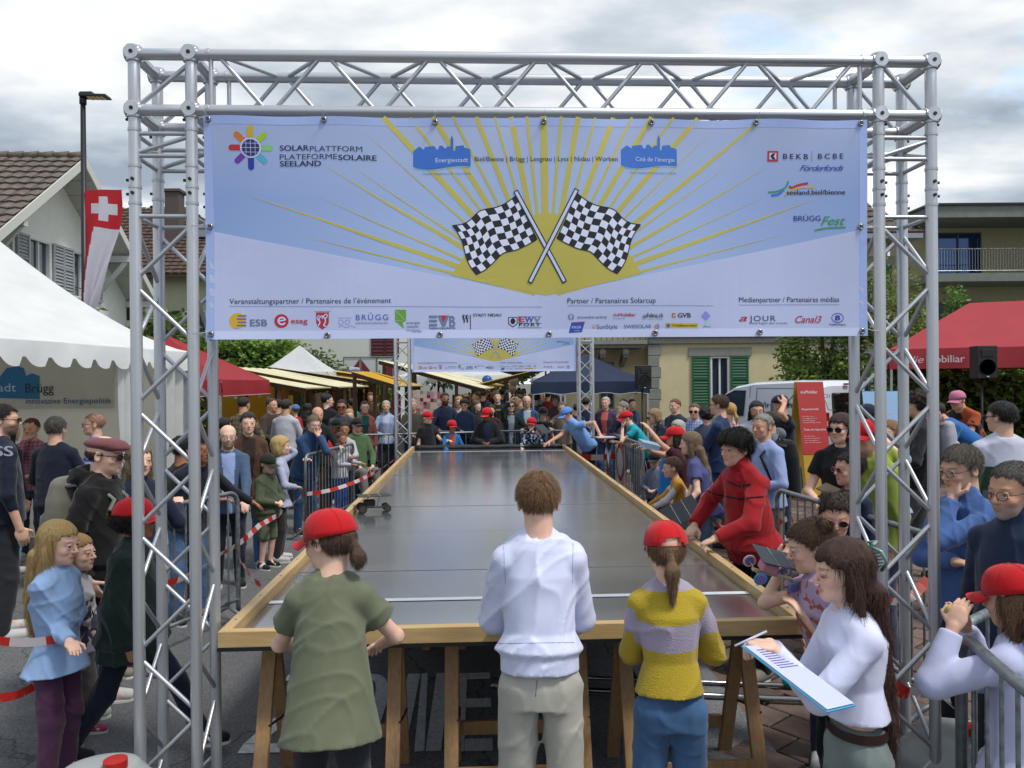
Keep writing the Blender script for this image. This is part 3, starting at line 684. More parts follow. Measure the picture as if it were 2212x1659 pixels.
 for sg in (1, -1):
  U.cap(sh + lat * sg * .018 * h + up * .018 * h, S[sg] + up * .004 * h, .018 * h + po, .026 * h + po, k=.035)
  if sleeve in ('long', 'short', 'roll'):
   fr = .52 if sleeve == 'short' else 1.0
   e_ = S[sg] + (elb[sg] - S[sg]) * fr
   U.cap(S[sg], e_, .0285 * h * bt ** .5 + po, (.0275 if fr == 1 else .036) * h + po, k=.022, flat=(fr < 1))
   if sleeve != 'short':
    fr2 = .93 if sleeve == 'long' else .45
    w_ = elb[sg] + (hands[sg] - elb[sg]) * fr2
    U.cap(elb[sg], w_, .0265 * h + po, .0200 * h + po * .7, k=.015, flat=True)
 if collar: U.cap(sh + up * .0, sh + up * .05 * h * (1 if collar == 'high' else .5) + fw * .006, nr + .016, nr + .012, k=.015)
 if hood: U.ell(sh - fw * .06 * h + up * .02 * h, (.068 * h, .04 * h, .045 * h), T, k=.03); U.cap(sh + lat * .05 * h + fw * .02 * h, sh - lat * .05 * h + fw * .02 * h, .02 * h, .02 * h, k=.02)
 b3 = base.copy(); upv = up.copy()
 def post_top(F, X, Y, Z):
  w_ = (X - b3[0]) * upv[0] + (Y - b3[1]) * upv[1] + (Z - b3[2]) * upv[2]
  near = (np.abs((X - b3[0]) * lat[0] + (Y - b3[1]) * lat[1] + (Z - b3[2]) * lat[2]) < .13 * h)
  F = np.where(near & (w_ < .05 * h), np.maximum(F, -w_), F)
  return F
 wf = (.0062 if lod < 2 else .0045) * wrk
 shirt = obj_nets({'short': 'shirt', 'none': 'shirt'}.get(sleeve, 'shirt'), U.mesh(cv, wr=wf * (1.5 if puff else 1.0), seed=seed + 3, post=post_top), root, mt)
 if undert or yoke:   # open jacket front, or a contrasting yoke: second cloth on the same garment
  me_ = shirt.data; me_.materials.append(cloth(undert or yoke)); n_ = len(me_.polygons); c_ = np.zeros(n_ * 3, np.float32); me_.polygons.foreach_get('center', c_); c_ = c_.reshape(-1, 3) - base
  l_, f_, u_ = c_ @ lat, c_ @ fw, c_ @ up; t_ = u_ / np.linalg.norm(sh - base)
  mi_ = ((np.abs(l_) < (.012 + .03 * np.clip(t_, 0, 1)) * h) & (f_ > .02) & (t_ < 1.02)) if undert else (t_ > .70)
  me_.polygons.foreach_set('material_index', mi_.astype(np.int32)); me_.update()
 # ---- hair
 hm = hair_mat(hcol); hv2 = max(hv * 1.15, .006)
 if hair and hair != 'shaved':
  A_ = Sdf(); thick = {'short': .0065, 'crop': .006, 'bob': .014, 'long': .008, 'pony': .008, 'bun': .008, 'buns': .009, 'curly': .028, 'mop': .018, 'bald': .006, 'wavy': .014}.get(hair, .01)
  A_.ell(hp3(0, -.010, .034), np.array((.0745 + thick, .095 + thick, .079 + thick)) * s, H, .01)
  if hair in ('long', 'wavy', 'bob'):
   bw = .081 if hair != 'bob' else .094
   A_.ell(hp3(0, -.028, -.035), np.array((bw, .078, .095 if hair != 'bob' else .085)) * s, H, .03)
  if hair in ('long', 'wavy'):
   ln = hl * .3; n_ = 4; p0 = hp3(0, -.065, -.07)
   wv = .012 if hair == 'wavy' else .004
   for i in range(n_):
    t0, t1 = i / n_, (i + 1) / n_
    for o_ in (-.045, 0, .045):
     back = -T[1] * (.02 + .035 * min(1, t0 * 2)) * (h / 1.6)
     back2 = -T[1] * (.02 + .035 * min(1, t1 * 2)) * (h / 1.6)
     a_ = p0 + back + lat * (o_ * (1 - .35 * t0) + wv * math.sin(t0 * 9 + o_ * 30)) - (up * .6 + np.array([0, 0, .4])) * t0 * ln; b_ = p0 + back2 + lat * (o_ * (1 - .35 * t1) + wv * math.sin(t1 * 9 + o_ * 30)) - (up * .6 + np.array([0, 0, .4])) * t1 * ln
     A_.cap(a_, b_, (.036 - .010 * t0) * s, (.036 - .012 * t1) * s, k=.02)
   for sg in (1, -1):
    a_ = hp3(sg * .074, -.01, -.03); A_.cap(a_, hp3(sg * .082, -.02, -.14) , .022 * s, .018 * s, k=.02)
  if hair == 'pony':
   tie = hp3(0, -.112, -.02); dn = -(up * .4 + np.array([0, 0, .6]))
   A_.cap(hp3(0, -.09, .0), tie, .03 * s, .014 * s, k=.02)
   A_.cap(tie, tie - H[1] * .02 * s + dn * .05 * s, .013 * s, .026 * s, k=.01); A_.cap(tie - H[1] * .02 * s + dn * .05 * s, tie - H[1] * .015 * s + dn * .15 * s * hl, .026 * s, .008 * s, k=.01)
  if hair == 'bun': A_.ell(hp3(0, -.085, .075), np.array((.034, .034, .03)) * s, H, .012)
  if hair == 'buns':
   for sg in (1, -1): A_.ell(hp3(sg * .05, -.06, .088), np.array((.03, .03, .028)) * s, H, .008)
  if hair == 'mop': A_.ell(hp3(0, .01, .06), np.array((.088, .10, .062)) * s, H, .02)
  capcut = bool(cap)
  Hn = H.copy(); hc_ = hc.copy(); hairl = {'mop': .040, 'curly': .052, 'bald': 9, 'crop': .07, 'bob': .05, 'long': .052, 'wavy': .045}.get(hair, .062)
  def post_h(F, X, Y, Z):
   l_ = ((X - hc_[0]) * Hn[0][0] + (Y - hc_[1]) * Hn[0][1] + (Z - hc_[2]) * Hn[0][2]) / s
   f_ = ((X - hc_[0]) * Hn[1][0] + (Y - hc_[1]) * Hn[1][1] + (Z - hc_[2]) * Hn[1][2]) / s
   u_ = ((X - hc_[0]) * Hn[2][0] + (Y - hc_[1]) * Hn[2][1] + (Z - hc_[2]) * Hn[2][2]) / s
   al = np.abs(l_)
   hl2 = hairl - .035 * np.clip((al - .045) / .03, 0, 1) + .006 * np.sin(l_ * 160 + seed)
   F = np.maximum(F, np.minimum((f_ - .020 - .02 * np.clip((.075 - al) / .03, 0, 1) * 0), (hl2 - u_)) * s)      # face opening
   if hair in ('short', 'crop', 'mop', 'bald', 'pony', 'bun', 'buns'):
    F = np.maximum(F, np.minimum(f_ + .028, (.008 - u_)) * s)        # round the ears
    F = np.maximum(F, np.minimum(u_ * 0 + .02 + (-.078 - u_) * 1.0, .5) * s if False else (-.058 - u_ - .3 * f_) * s * .9 if hair not in ('pony',) else F)
   if hair == 'curly': F = np.maximum(F, (-.085 - u_) * s)
   if hair == 'bald': F = np.maximum(F, (u_ - .040 + .03 * np.clip(f_ / .05, -1, 1)) * s)
   if capcut: F = np.where((u_ > .015) & (f_ > -.13), np.maximum(F, (u_ - .020) * s), F)
   return F
  amp = {'curly': .010, 'wavy': .005, 'long': .0024, 'bob': .003, 'mop': .004}.get(hair, .0014)
  VF = A_.mesh(hv2 * (1.6 if hair in ('long', 'wavy') and lod < 1 else 1.0), wr=amp, wrf=curls if hair == 'curly' else strands, seed=seed % 17, post=post_h)
  # strands() works in absolute local x, y: fine near the axis
  V, F = VF
  if lod < 2 and len(F):
   cen = hc; nb = {0: 8500, 1: 1700}[lod]
   if hair in ('long', 'wavy', 'bob', 'pony'): flow = lambda p, N: np.array([0, 0, -1.0])[None] * np.ones((len(p), 1)) + N * .12; Lb = .05 if hair in ('long', 'wavy') else .022; jit = .16 if hair != 'wavy' else .3
   elif hair == 'curly': flow = lambda p, N: N; Lb = .02; jit = .7
   else: flow = lambda p, N: N * .35 + (p - (hc + H[2] * .08 * s - H[1] * .03 * s)[None]) * 7 * np.array([[1, 1, .6]]) + H[1][None] * .25 - np.array([0, 0, .35])[None]; Lb = {'crop': .008, 'bald': .007}.get(hair, .016 if hair != 'mop' else .028); jit = .13
   V2, F2 = add_blades(V, F, nb, Lb * s, (.0009 if lod == 0 else .002) * s, flow, seed, jit)
   if len(V2):
    tl_ = (V2.reshape(-1, 6, 3)[:, 4] - hc) @ H.T / s; ok = ~((tl_[:, 1] > .045) & (np.abs(tl_[:, 0]) < .078) & (tl_[:, 2] < (.034 if hair != 'mop' else .02)))
    V2 = V2.reshape(-1, 6, 3)[ok].reshape(-1, 3); k_n = int(ok.sum()); bs_ = np.arange(k_n)[:, None] * 6; F2 = np.concatenate([bs_ + np.array([[0, 1, 2, 3]]), bs_ + np.array([[3, 2, 4, 5]])])
   F = np.concatenate([F, F2 + len(V)]); V = np.concatenate([V, V2])
  obj_nets('hair', (V, F), root, hm)
 if cap:
  if cap == 'flat':
   fc = Sdf(); fc.ell(hp3(0, -.005, .066), np.array((.092, .118, .040)) * s, H, .01); fc.ell(hp3(0, .06, .052), np.array((.075, .075, .028)) * s, H, .03)
   obj_nets('flat_cap', fc.mesh(.008, wr=.0015, seed=3), root, cloth('#6d4044', ps=2)); vb = MB()
   vb.prism([hp3(.075 * math.sin(a), .075 + .068 * math.cos(a), .044 - .010 * abs(math.sin(a))) for a in np.linspace(-1.5, 1.5, 12)], (0, 0, 0), (0, 0, -.006)); vb.obj('peak', cloth('#6d4044', ps=2), root)
  else:
   cr = MB; ce = empty('cap'); ce.parent = root
   cap_parts(ce, hc, H, s, cap, back=cap_back, lod=lod, opening=opening)
   if capped:
    for (txt, ang, cu_, hgt) in capped:
     a = R(ang); o_ = hp3(.088 * math.sin(a), .107 * math.cos(a) - .008, cu_); n_ = (H[0] * math.sin(a) / .088 + H[1] * math.cos(a) / .107); n_ /= np.linalg.norm(n_)
     ux_ = np.cross(H[2], n_);
     def wrp(Vv, hc=hc, H=H, s=s):
      l = (Vv - hc) @ H.T / s; sq = 1.025 * np.cos(np.arcsin(np.clip((l[:, 2] - .017) / .100, 0, .97)) ) ** .85; an = np.arctan2(l[:, 0] / .087, (l[:, 1] + .008) / .106)
      l[:, 0] = .087 * np.sin(an) * sq; l[:, 1] = .106 * np.cos(an) * sq - .008; return hc + (l * s) @ H
     place_text('lettering', txt, o_, ux_, H[2], hgt * s, mat('cap_print', '#e9e4e2' if hgt > 0 and txt[0] == 'd' else '#3a1215', .8), ce, bold=.01, center=True, warp=wrp)
 if glasses:
  g = MB(); gs = s; rr = .0215 if glasses != 'sun' else .0235
  for sg in (1, -1):
   ring = []; n_ = 14
   for i in range(n_ + 1):
    a = 2 * math.pi * i / n_; x_ = sg * .033 + rr * math.cos(a) * (1.05); z_ = -.003 + rr * .82 * math.sin(a) - (.002 if glasses == 'sun' else 0); ring.append(hp3(x_, .1085 - .35 * abs(x_) ** 1.3 * .6, z_))
   g.tube(ring, (.0016 if glasses != 'sun' else .0028) * s, 5, cap=False)
   g.add(ring[:-1], [tuple(range(n_))], 1)
   g.tube([hp3(sg * .058, .098, .002), hp3(sg * .076, .08, .004), hp3(sg * .079, -.01, .006)], .0016 * s if glasses != 'sun' else .0026 * s, 5)
  g.tube([hp3(-.012, .109, .001), hp3(0, .114, .003), hp3(.012, .109, .001)], .0018 * s, 5)
  fcol = {'sun': '#141416', 'clear': '#2a2522', 'pinksun': '#b06f6c', 'whitesun': '#d9c9b8'}.get(glasses, '#1d1b1c')
  g.obj('sunglasses' if 'sun' in glasses else 'glasses', [mat('spectacle_frame', fcol, .35), LENS_D if 'sun' in glasses else LENS_C], root, smooth=True)
 info = dict(root=root, hc=hc, H=H, s=s, h=h, S=S, elb=elb, hands=hands, hip=hip, sh=sh, T=T, hip_w=hw)
 return info
def l2w(info, v):
 r = info['root']; return Matrix.Rotation(r.rotation_euler[2], 3, 'Z') @ Vector(v) + r.location
def backpack(info, col, label, w=.30, hgt=.42, dp=.16, dz=0.0, cat='backpack', accent=None, dx=0.0):
 h = info['h']; T = info['T']; c = info['sh'] - T[2] * (hgt * .5 - .02 + dz) - T[1] * (.075 * h + dp * .5) + T[0] * dx
 r = info['root']; root = empty('backpack', r.location, r.rotation_euler[2], label, cat)
 S_ = Sdf(); S_.loft(c - T[2] * hgt / 2, c + T[2] * hgt / 2, [(0, w / 2 * .9, dp / 2 * .9), (.1, w / 2, dp / 2), (.7, w / 2 * .97, dp / 2), (.95, w / 2 * .8, dp / 2 * .75), (1, w / 2 * .6, dp / 2 * .5)], T, k=.02)
 S_.loft(c - T[2] * hgt * .38 - T[1] * dp * .45, c + T[2] * hgt * .02 - T[1] * dp * .45, [(0, w * .36, dp * .22), (1, w * .34, dp * .18)], T, k=.015)
 obj_nets('bag_body', S_.mesh(.014, wr=.003, seed=5), root, cloth(col))
 st = MB()
 for sg in (1, -1):
  a = c + T[0] * sg * w * .28 + T[2] * hgt * .42 + T[1] * dp * .3; sp = info['S'][sg] - T[0] * sg * .045 * h + T[2] * .04 * h
  st.tube([a, sp + T[2] * .012, sp + T[1] * .075 * h - T[2] * .05 * h, c + T[0] * sg * w * .42 - T[2] * hgt * .2 + T[1] * (dp * .5 + .11 * h), c + T[0] * sg * w * .42 - T[2] * hgt * .4 + T[1] * dp * .4], .013, 6)
 st.obj('strap', cloth(accent or col), root, smooth=True)
 hd = MB(); hd.tube([c + T[0] * .04 + T[2] * hgt * .49 + T[1] * dp * .2, c + T[2] * (hgt * .49 + .05) + T[1] * dp * .25, c - T[0] * .04 + T[2] * hgt * .49 + T[1] * dp * .2], .008, 6); hd.obj('handle', cloth(accent or col), root, smooth=True)
 return root
# ================================================================ ground
def noise_ground(name, c1, c2, scale=70, bump=0.5, rough=0.9, spots=True, cracks=False):
 m = bpy.data.materials.new(name); m.use_nodes = True; N = m.node_tree.nodes; L = m.node_tree.links; b = N['Principled BSDF']; b.inputs['Roughness'].default_value = rough
 tc = N.new('ShaderNodeTexCoord'); n1 = N.new('ShaderNodeTexNoise'); n1.inputs['Scale'].default_value = scale; n1.inputs['Detail'].default_value = 6; n1.inputs['Roughness'].default_value = .7
 n2 = N.new('ShaderNodeTexNoise'); n2.inputs['Scale'].default_value = .9; n2.inputs['Detail'].default_value = 5
 L.new(tc.outputs['Object'], n1.inputs['Vector']); L.new(tc.outputs['Object'], n2.inputs['Vector'])
 rp = N.new('ShaderNodeValToRGB'); rp.color_ramp.elements[0].position = .35; rp.color_ramp.elements[1].position = .66; rp.color_ramp.elements[0].color = (*srgb(c1), 1); rp.color_ramp.elements[1].color = (*srgb(c2), 1)
 L.new(n1.outputs[0], rp.inputs[0]); mx = N.new('ShaderNodeMix'); mx.data_type = 'RGBA'; mx.blend_type = 'MULTIPLY'; mx.inputs[0].default_value = .7
 r2 = N.new('ShaderNodeValToRGB'); r2.color_ramp.elements[0].position = .3; r2.color_ramp.elements[1].position = .65; r2.color_ramp.elements[0].color = (.68, .68, .7, 1); r2.color_ramp.elements[1].color = (1, 1, 1, 1)
 L.new(n2.outputs[0], r2.inputs[0]); L.new(rp.outputs[0], mx.inputs[6]); L.new(r2.outputs[0], mx.inputs[7]); out = mx.outputs[2]
 if spots:
  v = N.new('ShaderNodeTexVoronoi'); v.inputs['Scale'].default_value = 45; L.new(tc.outputs['Object'], v.inputs['Vector'])
  lt = N.new('ShaderNodeMath'); lt.operation = 'LESS_THAN'; lt.inputs[1].default_value = .13; L.new(v.outputs['Distance'], lt.inputs[0])
  m3 = N.new('ShaderNodeMix'); m3.data_type = 'RGBA'; ml = N.new('ShaderNodeMath'); ml.operation = 'MULTIPLY'; ml.inputs[1].default_value = .45; L.new(lt.outputs[0], ml.inputs[0]); L.new(ml.outputs[0], m3.inputs[0]); L.new(out, m3.inputs[6]); m3.inputs[7].default_value = (.26, .25, .24, 1); out = m3.outputs[2]
 if cracks:
  vc = N.new('ShaderNodeTexVoronoi'); vc.feature = 'DISTANCE_TO_EDGE'; vc.inputs['Scale'].default_value = .55; nd = N.new('ShaderNodeTexNoise'); nd.inputs['Scale'].default_value = 2.5; nd.inputs['Detail'].default_value = 5; L.new(tc.outputs['Object'], nd.inputs['Vector'])
  av = N.new('ShaderNodeVectorMath'); av.operation = 'MULTIPLY_ADD'; L.new(nd.outputs['Color'], av.inputs[0]); av.inputs[1].default_value = (.7, .7, .7); L.new(tc.outputs['Object'], av.inputs[2]); L.new(av.outputs[0], vc.inputs['Vector'])
  lc_ = N.new('ShaderNodeMath'); lc_.operation = 'LESS_THAN'; lc_.inputs[1].default_value = .006; L.new(vc.outputs['Distance'], lc_.inputs[0]); m4 = N.new('ShaderNodeMix'); m4.data_type = 'RGBA'; q4 = N.new('ShaderNodeMath'); q4.operation = 'MULTIPLY'; q4.inputs[1].default_value = .6; L.new(lc_.outputs[0], q4.inputs[0]); L.new(q4.outputs[0], m4.inputs[0]); L.new(out, m4.inputs[6]); m4.inputs[7].default_value = (.02, .02, .02, 1); out = m4.outputs[2]
 L.new(out, b.inputs['Base Color']); bp = N.new('ShaderNodeBump'); bp.inputs['Strength'].default_value = bump; bp.inputs['Distance'].default_value = .01; L.new(n1.outputs[0], bp.inputs['Height']); L.new(bp.outputs[0], b.inputs['Normal'])
 return m
M_ASPH = noise_ground('asphalt', '#454648', '#7a7b7d', 90, .9, cracks=True)
g = MB(); g.quad((-400, -60, 0), (400, -60, 0), (400, 900, 0), (-400, 900, 0)); tag(g.obj('ground', noise_ground('far_ground', '#5a5d58', '#6e706a', 4, .1, spots=False)), kind='structure')
g = MB(); g.quad((-14, -20, .004), (14, -20, .004), (10, 120, .004), (-20, 120, .004)); tag(g.obj('street', M_ASPH), kind='structure')
KO = Vector((1.39, 4.0, 0));
def along(a, t, z=0.0): return KO + UX * a + VX * t + Vector((0, 0, z))
g = MB(); M_KERB = noise_ground('granite_strip', '#5d6063', '#84868a', 60, .5)
g.prism([along(-.52, -8, 0), along(0, -8, 0), along(0, 40, 0), along(-.52, 40, 0)], (0, 0, 0), (0, 0, .028)); tag(g.obj('kerb', M_KERB), kind='structure')
# pavers on the right: rectangles laid at an angle
pav = empty('pavement', (0, 0, 0), kind='structure')
g = MB(); g.quad(along(.0, -8, .005), along(14, -8, .005), along(14, 40, .005), along(.0, 40, .005)); g.obj('bedding', mat('sand_bed', '#2e2a27', .95, var=.3, vscale=20), pav)
pm = [mat('paver_%s' % c, c, .88, var=.22, vscale=11, bump=.4, bscale=120) for c in ('#5b4a43', '#66544b', '#534642', '#6d5c54')]
def paver_mesh(i, w, l):
 b = MB(); z = .014 + .003 * (i % 3); x, y = w / 2 - .006, l / 2 - .006; q = .008
 vs = [(-x, -y, 0), (x, -y, 0), (x, y, 0), (-x, y, 0), (-x, -y, z - q * .6), (x, -y, z - q * .6), (x, y, z - q * .6), (-x, y, z - q * .6), (-x + q, -y + q, z), (x - q, -y + q, z), (x - q, y - q, z), (-x + q, y - q, z)]
 b.add(vs, [(0, 1, 5, 4), (1, 2, 6, 5), (2, 3, 7, 6), (3, 0, 4, 7), (4, 5, 9, 8), (5, 6, 10, 9), (6, 7, 11, 10), (7, 4, 8, 11), (8, 9, 10, 11)])
 return b
variants = []
for i in range(4):
 b = paver_mesh(i, .24, .36); me = me_np('paver', b.v, b.f); me.materials.append(pm[i]); variants.append(me)
cand = []; ang = R(38)
ca_, sa_ = math.cos(ang), math.sin(ang)
for i in range(-70, 70):
 for j in range(-50, 60):
  lx = i * .245 ; ly = j * .365 + (i % 2) * .18
  a = lx * ca_ - ly * sa_ + 3; t = lx * sa_ + ly * ca_ + 8
  if a < -.17 or a > 12 or t < -3.5 or t > 26: continue
  p = along(a, t); cand.append((p.y + .4 * abs(p.x), p, (i * 7 + j * 3) % 4))
cand.sort(key=lambda c: c[0])
cand = [c for c in cand if c[1].y > 1.5 and abs(c[1].x) / c[1].y < .72]
rest = MB(); pr_ = random.Random(3)
for n, (k, p, i) in enumerate(cand):
 rz = ang + AL + pr_.uniform(-.012, .012)
 if n < 295:
  o = link('paver', variants[i], pav); o.location = (p.x, p.y, .006 + pr_.uniform(-.002, .003)); o.rotation_euler = (pr_.uniform(-.006, .006), pr_.uniform(-.006, .006), rz)
 elif k < 26:
  M = Matrix.Rotation(rz, 3, 'Z'); rest.box((p.x, p.y, .010 + pr_.uniform(-.002, .002)), (.232, .352, .016), M, m=i)
o = rest.obj('paver_field', pm, pav); o['kind'] = 'stuff'
# painted letters ZONE
rm = empty('road_marking', (0, 0, 0), label='large worn white letters ZONE painted on the asphalt under the track', cat='road marking')
M_PAINT = mat('road_paint', '#b9bdc0', .8, var=.25, vscale=30, bump=.3, bscale=90)
def flatpoly(b, pts, z=.009): b.add([(x, y, z) for x, y in pts], [tuple(range(len(pts)))])
def letter(kind, x0, w, y0=4.15, hgt=1.12):
 b = MB(); t = .085; T_ = .10
 X = lambda u, v: (x0 + u - math.sin(AL) * v * hgt, y0 + v * hgt + u * math.sin(AL))
 if kind == 'Z': flatpoly(b, [X(0, 0), X(w, 0), X(w, T_ * .95), X(0, T_ * .95)]); flatpoly(b, [X(0, T_), X(.1, T_), X(w, .895), X(w - .1, .895)]); flatpoly(b, [X(0, .905), X(w, .905), X(w, 1), X(0, 1)])
 if kind == 'N': flatpoly(b, [X(0, 0), X(t, 0), X(t, 1), X(0, 1)]); flatpoly(b, [X(t + .008, 1), X(t + .05, 1), X(w - t - .008, 0.05), X(w - t - .008, 0), X(w - t - .06, 0)]); flatpoly(b, [X(w - t, 0), X(w, 0), X(w, 1), X(w - t, 1)])
 if kind == 'E':
  flatpoly(b, [X(0, 0), X(t, 0), X(t, 1), X(0, 1)])
  for v0, v1 in ((0, .13), (.5, .62), (.9, 1)): flatpoly(b, [X(t + .002, v0), X(w, v0), X(w, v1), X(t + .002, v1)])
 if kind == 'O':
  n = 28
  for i in range(n):
   a0, a1 = 2 * math.pi * i / n, 2 * math.pi * (i + 1) / n
   q = lambda a, f: X(w / 2 + math.copysign(abs(math.cos(a)) ** .8, math.cos(a)) * (w / 2 - (0 if f else t)), .5 + math.copysign(abs(math.sin(a)) ** .8, math.sin(a)) * (.5 - (0 if f else .09)))
   flatpoly(b, [q(a0, 1), q(a1, 1), q(a1, 0), q(a0, 0)])
 b.obj('letter', M_PAINT, rm)
letter('Z', -1.50, .33); letter('O', -1.10, .33); letter('N', -.68, .28); letter('E', -.36, .24)
# ================================================================ vegetation
def leaf_mat(c1, c2): return mat('foliage', c2, .55, var=.2, vscale=3.5, col2=c1, transl=.3, thr=(.35, .65))
def leaves(name, pts, size, m, parent=None, seed=1, up=.3, long=1.5):
 rs = np.random.RandomState(seed); n = len(pts); d = rs.normal(0, 1, (n, 3)); d[:, 2] = d[:, 2] * .5 - .15; d /= np.linalg.norm(d, axis=1)[:, None]
 q = rs.normal(0, 1, (n, 3)); s = np.cross(d, q); s /= np.linalg.norm(s, axis=1)[:, None]; nn = np.cross(d, s)
 sz = size * rs.uniform(.6, 1.3, (n, 1)); V = np.stack([pts, pts + d * sz * long * .5 + s * sz * .4 + nn * sz * .1, pts + d * sz * long, pts + d * sz * long * .5 - s * sz * .4 + nn * sz * .1], 1).reshape(-1, 3)
 return link(name, me_np(name, V, np.arange(n * 4).reshape(-1, 4)), parent, m)
def shell_pts(n, boxes, seed, rough=.25):
 """points in lumpy volumes: boxes = list of (centre, radii)"""
 rs = np.random.RandomState(seed); out = []
 w = np.array([b[1][0] * b[1][1] + b[1][2] * b[1][0] + b[1][1] * b[1][2] for b in boxes]); k = (n * w / w.sum()).astype(int)
 for (c, r), m in zip(boxes, k):
  v = rs.normal(0, 1, (m, 3)); v /= np.linalg.norm(v, axis=1)[:, None]; rr = 1 - np.abs(rs.normal(0, rough, (m, 1)))
  lump = 1 + .14 * np.sin(v[:, :1] * 7 + seed) * np.cos(v[:, 1:2] * 6 + 2) + .1 * np.sin(v[:, 2:] * 11)
  out.append(np.array(c) + v * rr * lump * np.array(r))
 return np.concatenate(out)
def box_pts(n, a, b, seed, rough=.10):
 rs = np.random.RandomState(seed); a, b = np.array(a, float), np.array(b, float); p = rs.rand(n, 3); f = rs.randint(0, 5, n)
 for i, (ax_, v) in enumerate(((0, 0), (0, 1), (1, 0), (1, 0), (2, 1))): p[f == i, ax_] = v
 p = a + p * (b - a); return p + rs.normal(0, rough, p.shape)
def tree(px, d, ztop, zc, rad, label, seed, col=('#2c3a1c', '#5c7434'), n=4500, size=.11, h0=0.0, group=None):
 c = P(px, 826, d); r = random.Random(seed); root = empty('tree', (c.x, c.y, 0), 0, label, 'tree', group)
 b = MB(); lean = r.uniform(-.1, .1); top = zc + (ztop - zc) * .3
 b.tube([(0, 0, 0), (lean * .3, 0, zc * .5), (lean, 0, zc), (lean * 1.3, .05, top)], [.16, .12, .09, .04], 9); bl = [((lean, 0, (zc + ztop) / 2), (rad * .72, rad * .72, (ztop - zc) * .5))]
 tr = b.obj('trunk', mat('bark', '#4b4136', .9, var=.3, vscale=9, bump=.8, bscale=25, stretch=(3, 3, .6)), root, smooth=True)
 for i in range(9):
  a = r.uniform(0, 6.28); z1 = zc + (ztop - zc) * r.uniform(.1, .85); rr = rad * r.uniform(.5, .8) * (1 - .35 * (z1 - zc) / (ztop - zc)); p1 = (lean + rr * math.cos(a), rr * math.sin(a), z1)
  g2 = MB(); g2.tube([(lean * .8, 0, zc * r.uniform(.75, 1)), (lean + rr * .5 * math.cos(a), rr * .5 * math.sin(a), (zc + z1) / 2), p1], [.05, .035, .012], 6); g2.obj('limb', mat('bark', '#4b4136', .9, var=.3, vscale=9, bump=.8, bscale=25, stretch=(3, 3, .6)), root, smooth=True)
  bl.append((p1, (rad * r.uniform(.3, .48), rad * r.uniform(.3, .48), (ztop - zc) * r.uniform(.15, .26))))
 leaves('crown', shell_pts(n, bl, seed, .3), size, leaf_mat(*col), root, seed)
 return root
def hedge(a, b, label, seed, col=('#26381a', '#4f7030'), n=5000, size=.10, name='hedge', cat='hedge', rough=.1):
 c = ((a[0] + b[0]) / 2, (a[1] + b[1]) / 2, 0); root = empty(name, c, 0, label, cat); core = MB(); q = .2
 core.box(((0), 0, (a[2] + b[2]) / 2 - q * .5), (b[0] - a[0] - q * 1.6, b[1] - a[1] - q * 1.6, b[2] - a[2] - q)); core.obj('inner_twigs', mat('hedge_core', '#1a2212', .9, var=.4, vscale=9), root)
 leaves('foliage', box_pts(n, (a[0] - c[0], a[1] - c[1], a[2]), (b[0] - c[0], b[1] - c[1], b[2]), seed, rough), size, leaf_mat(*col), root, seed)
 return root
# ================================================================ buildings
M_GLASS = mat('window_glass', '#2b3a48', .06, .0, spec=1.0, rvar=.03, vscale=3)
def tile_mat(c, c2): return mat('roof_tile', c, .75, var=.3, vscale=7, col2=c2, bump=.3, bscale=40)
def roof_plane(parent, o, ex, ey, nx, ny, m, name='roof', slope_thick=.06, clip=None, wave=True):
 """o: eave corner; ex: along the eave (whole length); ey: up the slope (whole length). Rows and columns of real tiles with stepped edges"""
 o = Vector(o); ex = Vector(ex); ey = Vector(ey); n = ex.cross(ey).normalized()
 if n.z < 0: n = -n
 b = MB(); ux = ex / nx; uy = ey / ny
 bd = MB(); bd.prism([o - n * .02, o + ex - n * .02, o + ex + ey - n * .02, o + ey - n * .02] if clip is None else [o + ex * u + ey * v - n * .02 for u, v in clip[1]], (0, 0, 0), -n * .10)
 rf = bd.obj(name, mat('roof_board', '#6a6258', .8), parent)
 r = random.Random(int(o.x * 10));
 for j in range(ny):
  for i in range(nx):
   u = (i + .5) / nx; v = (j + .5) / ny
   if clip is not None and not clip[0](u, v): continue
   p = o + ux * i + uy * j; dz = r.uniform(-.004, .006); lo = n * (slope_thick + dz); hi = n * (.012 + dz); g_ = ux * .03
   if wave:
    md = n * .028
    vs = [p + g_ + lo, p + ux * .5 + lo + md, p + ux - g_ + lo, p + ux - g_ + uy * 1.08 + hi, p + ux * .5 + uy * 1.08 + hi + md, p + g_ + uy * 1.08 + hi, p + g_ - n * .005, p + ux - g_ - n * .005, p + ux * .5 - n * .005]
    b.add(vs, [(0, 1, 4, 5), (1, 2, 3, 4), (6, 8, 1, 0), (8, 7, 2, 1)], 0)
   else:
    vs = [p + g_ + lo, p + ux - g_ + lo, p + ux - g_ + uy * 1.08 + hi, p + g_ + uy * 1.08 + hi, p + g_ - n * .005, p + ux - g_ - n * .005]
    b.add(vs, [(0, 1, 2, 3), (4, 5, 1, 0)], 0)
 t = b.obj('roof_tiles', m, rf); t['kind'] = 'stuff'
 return rf
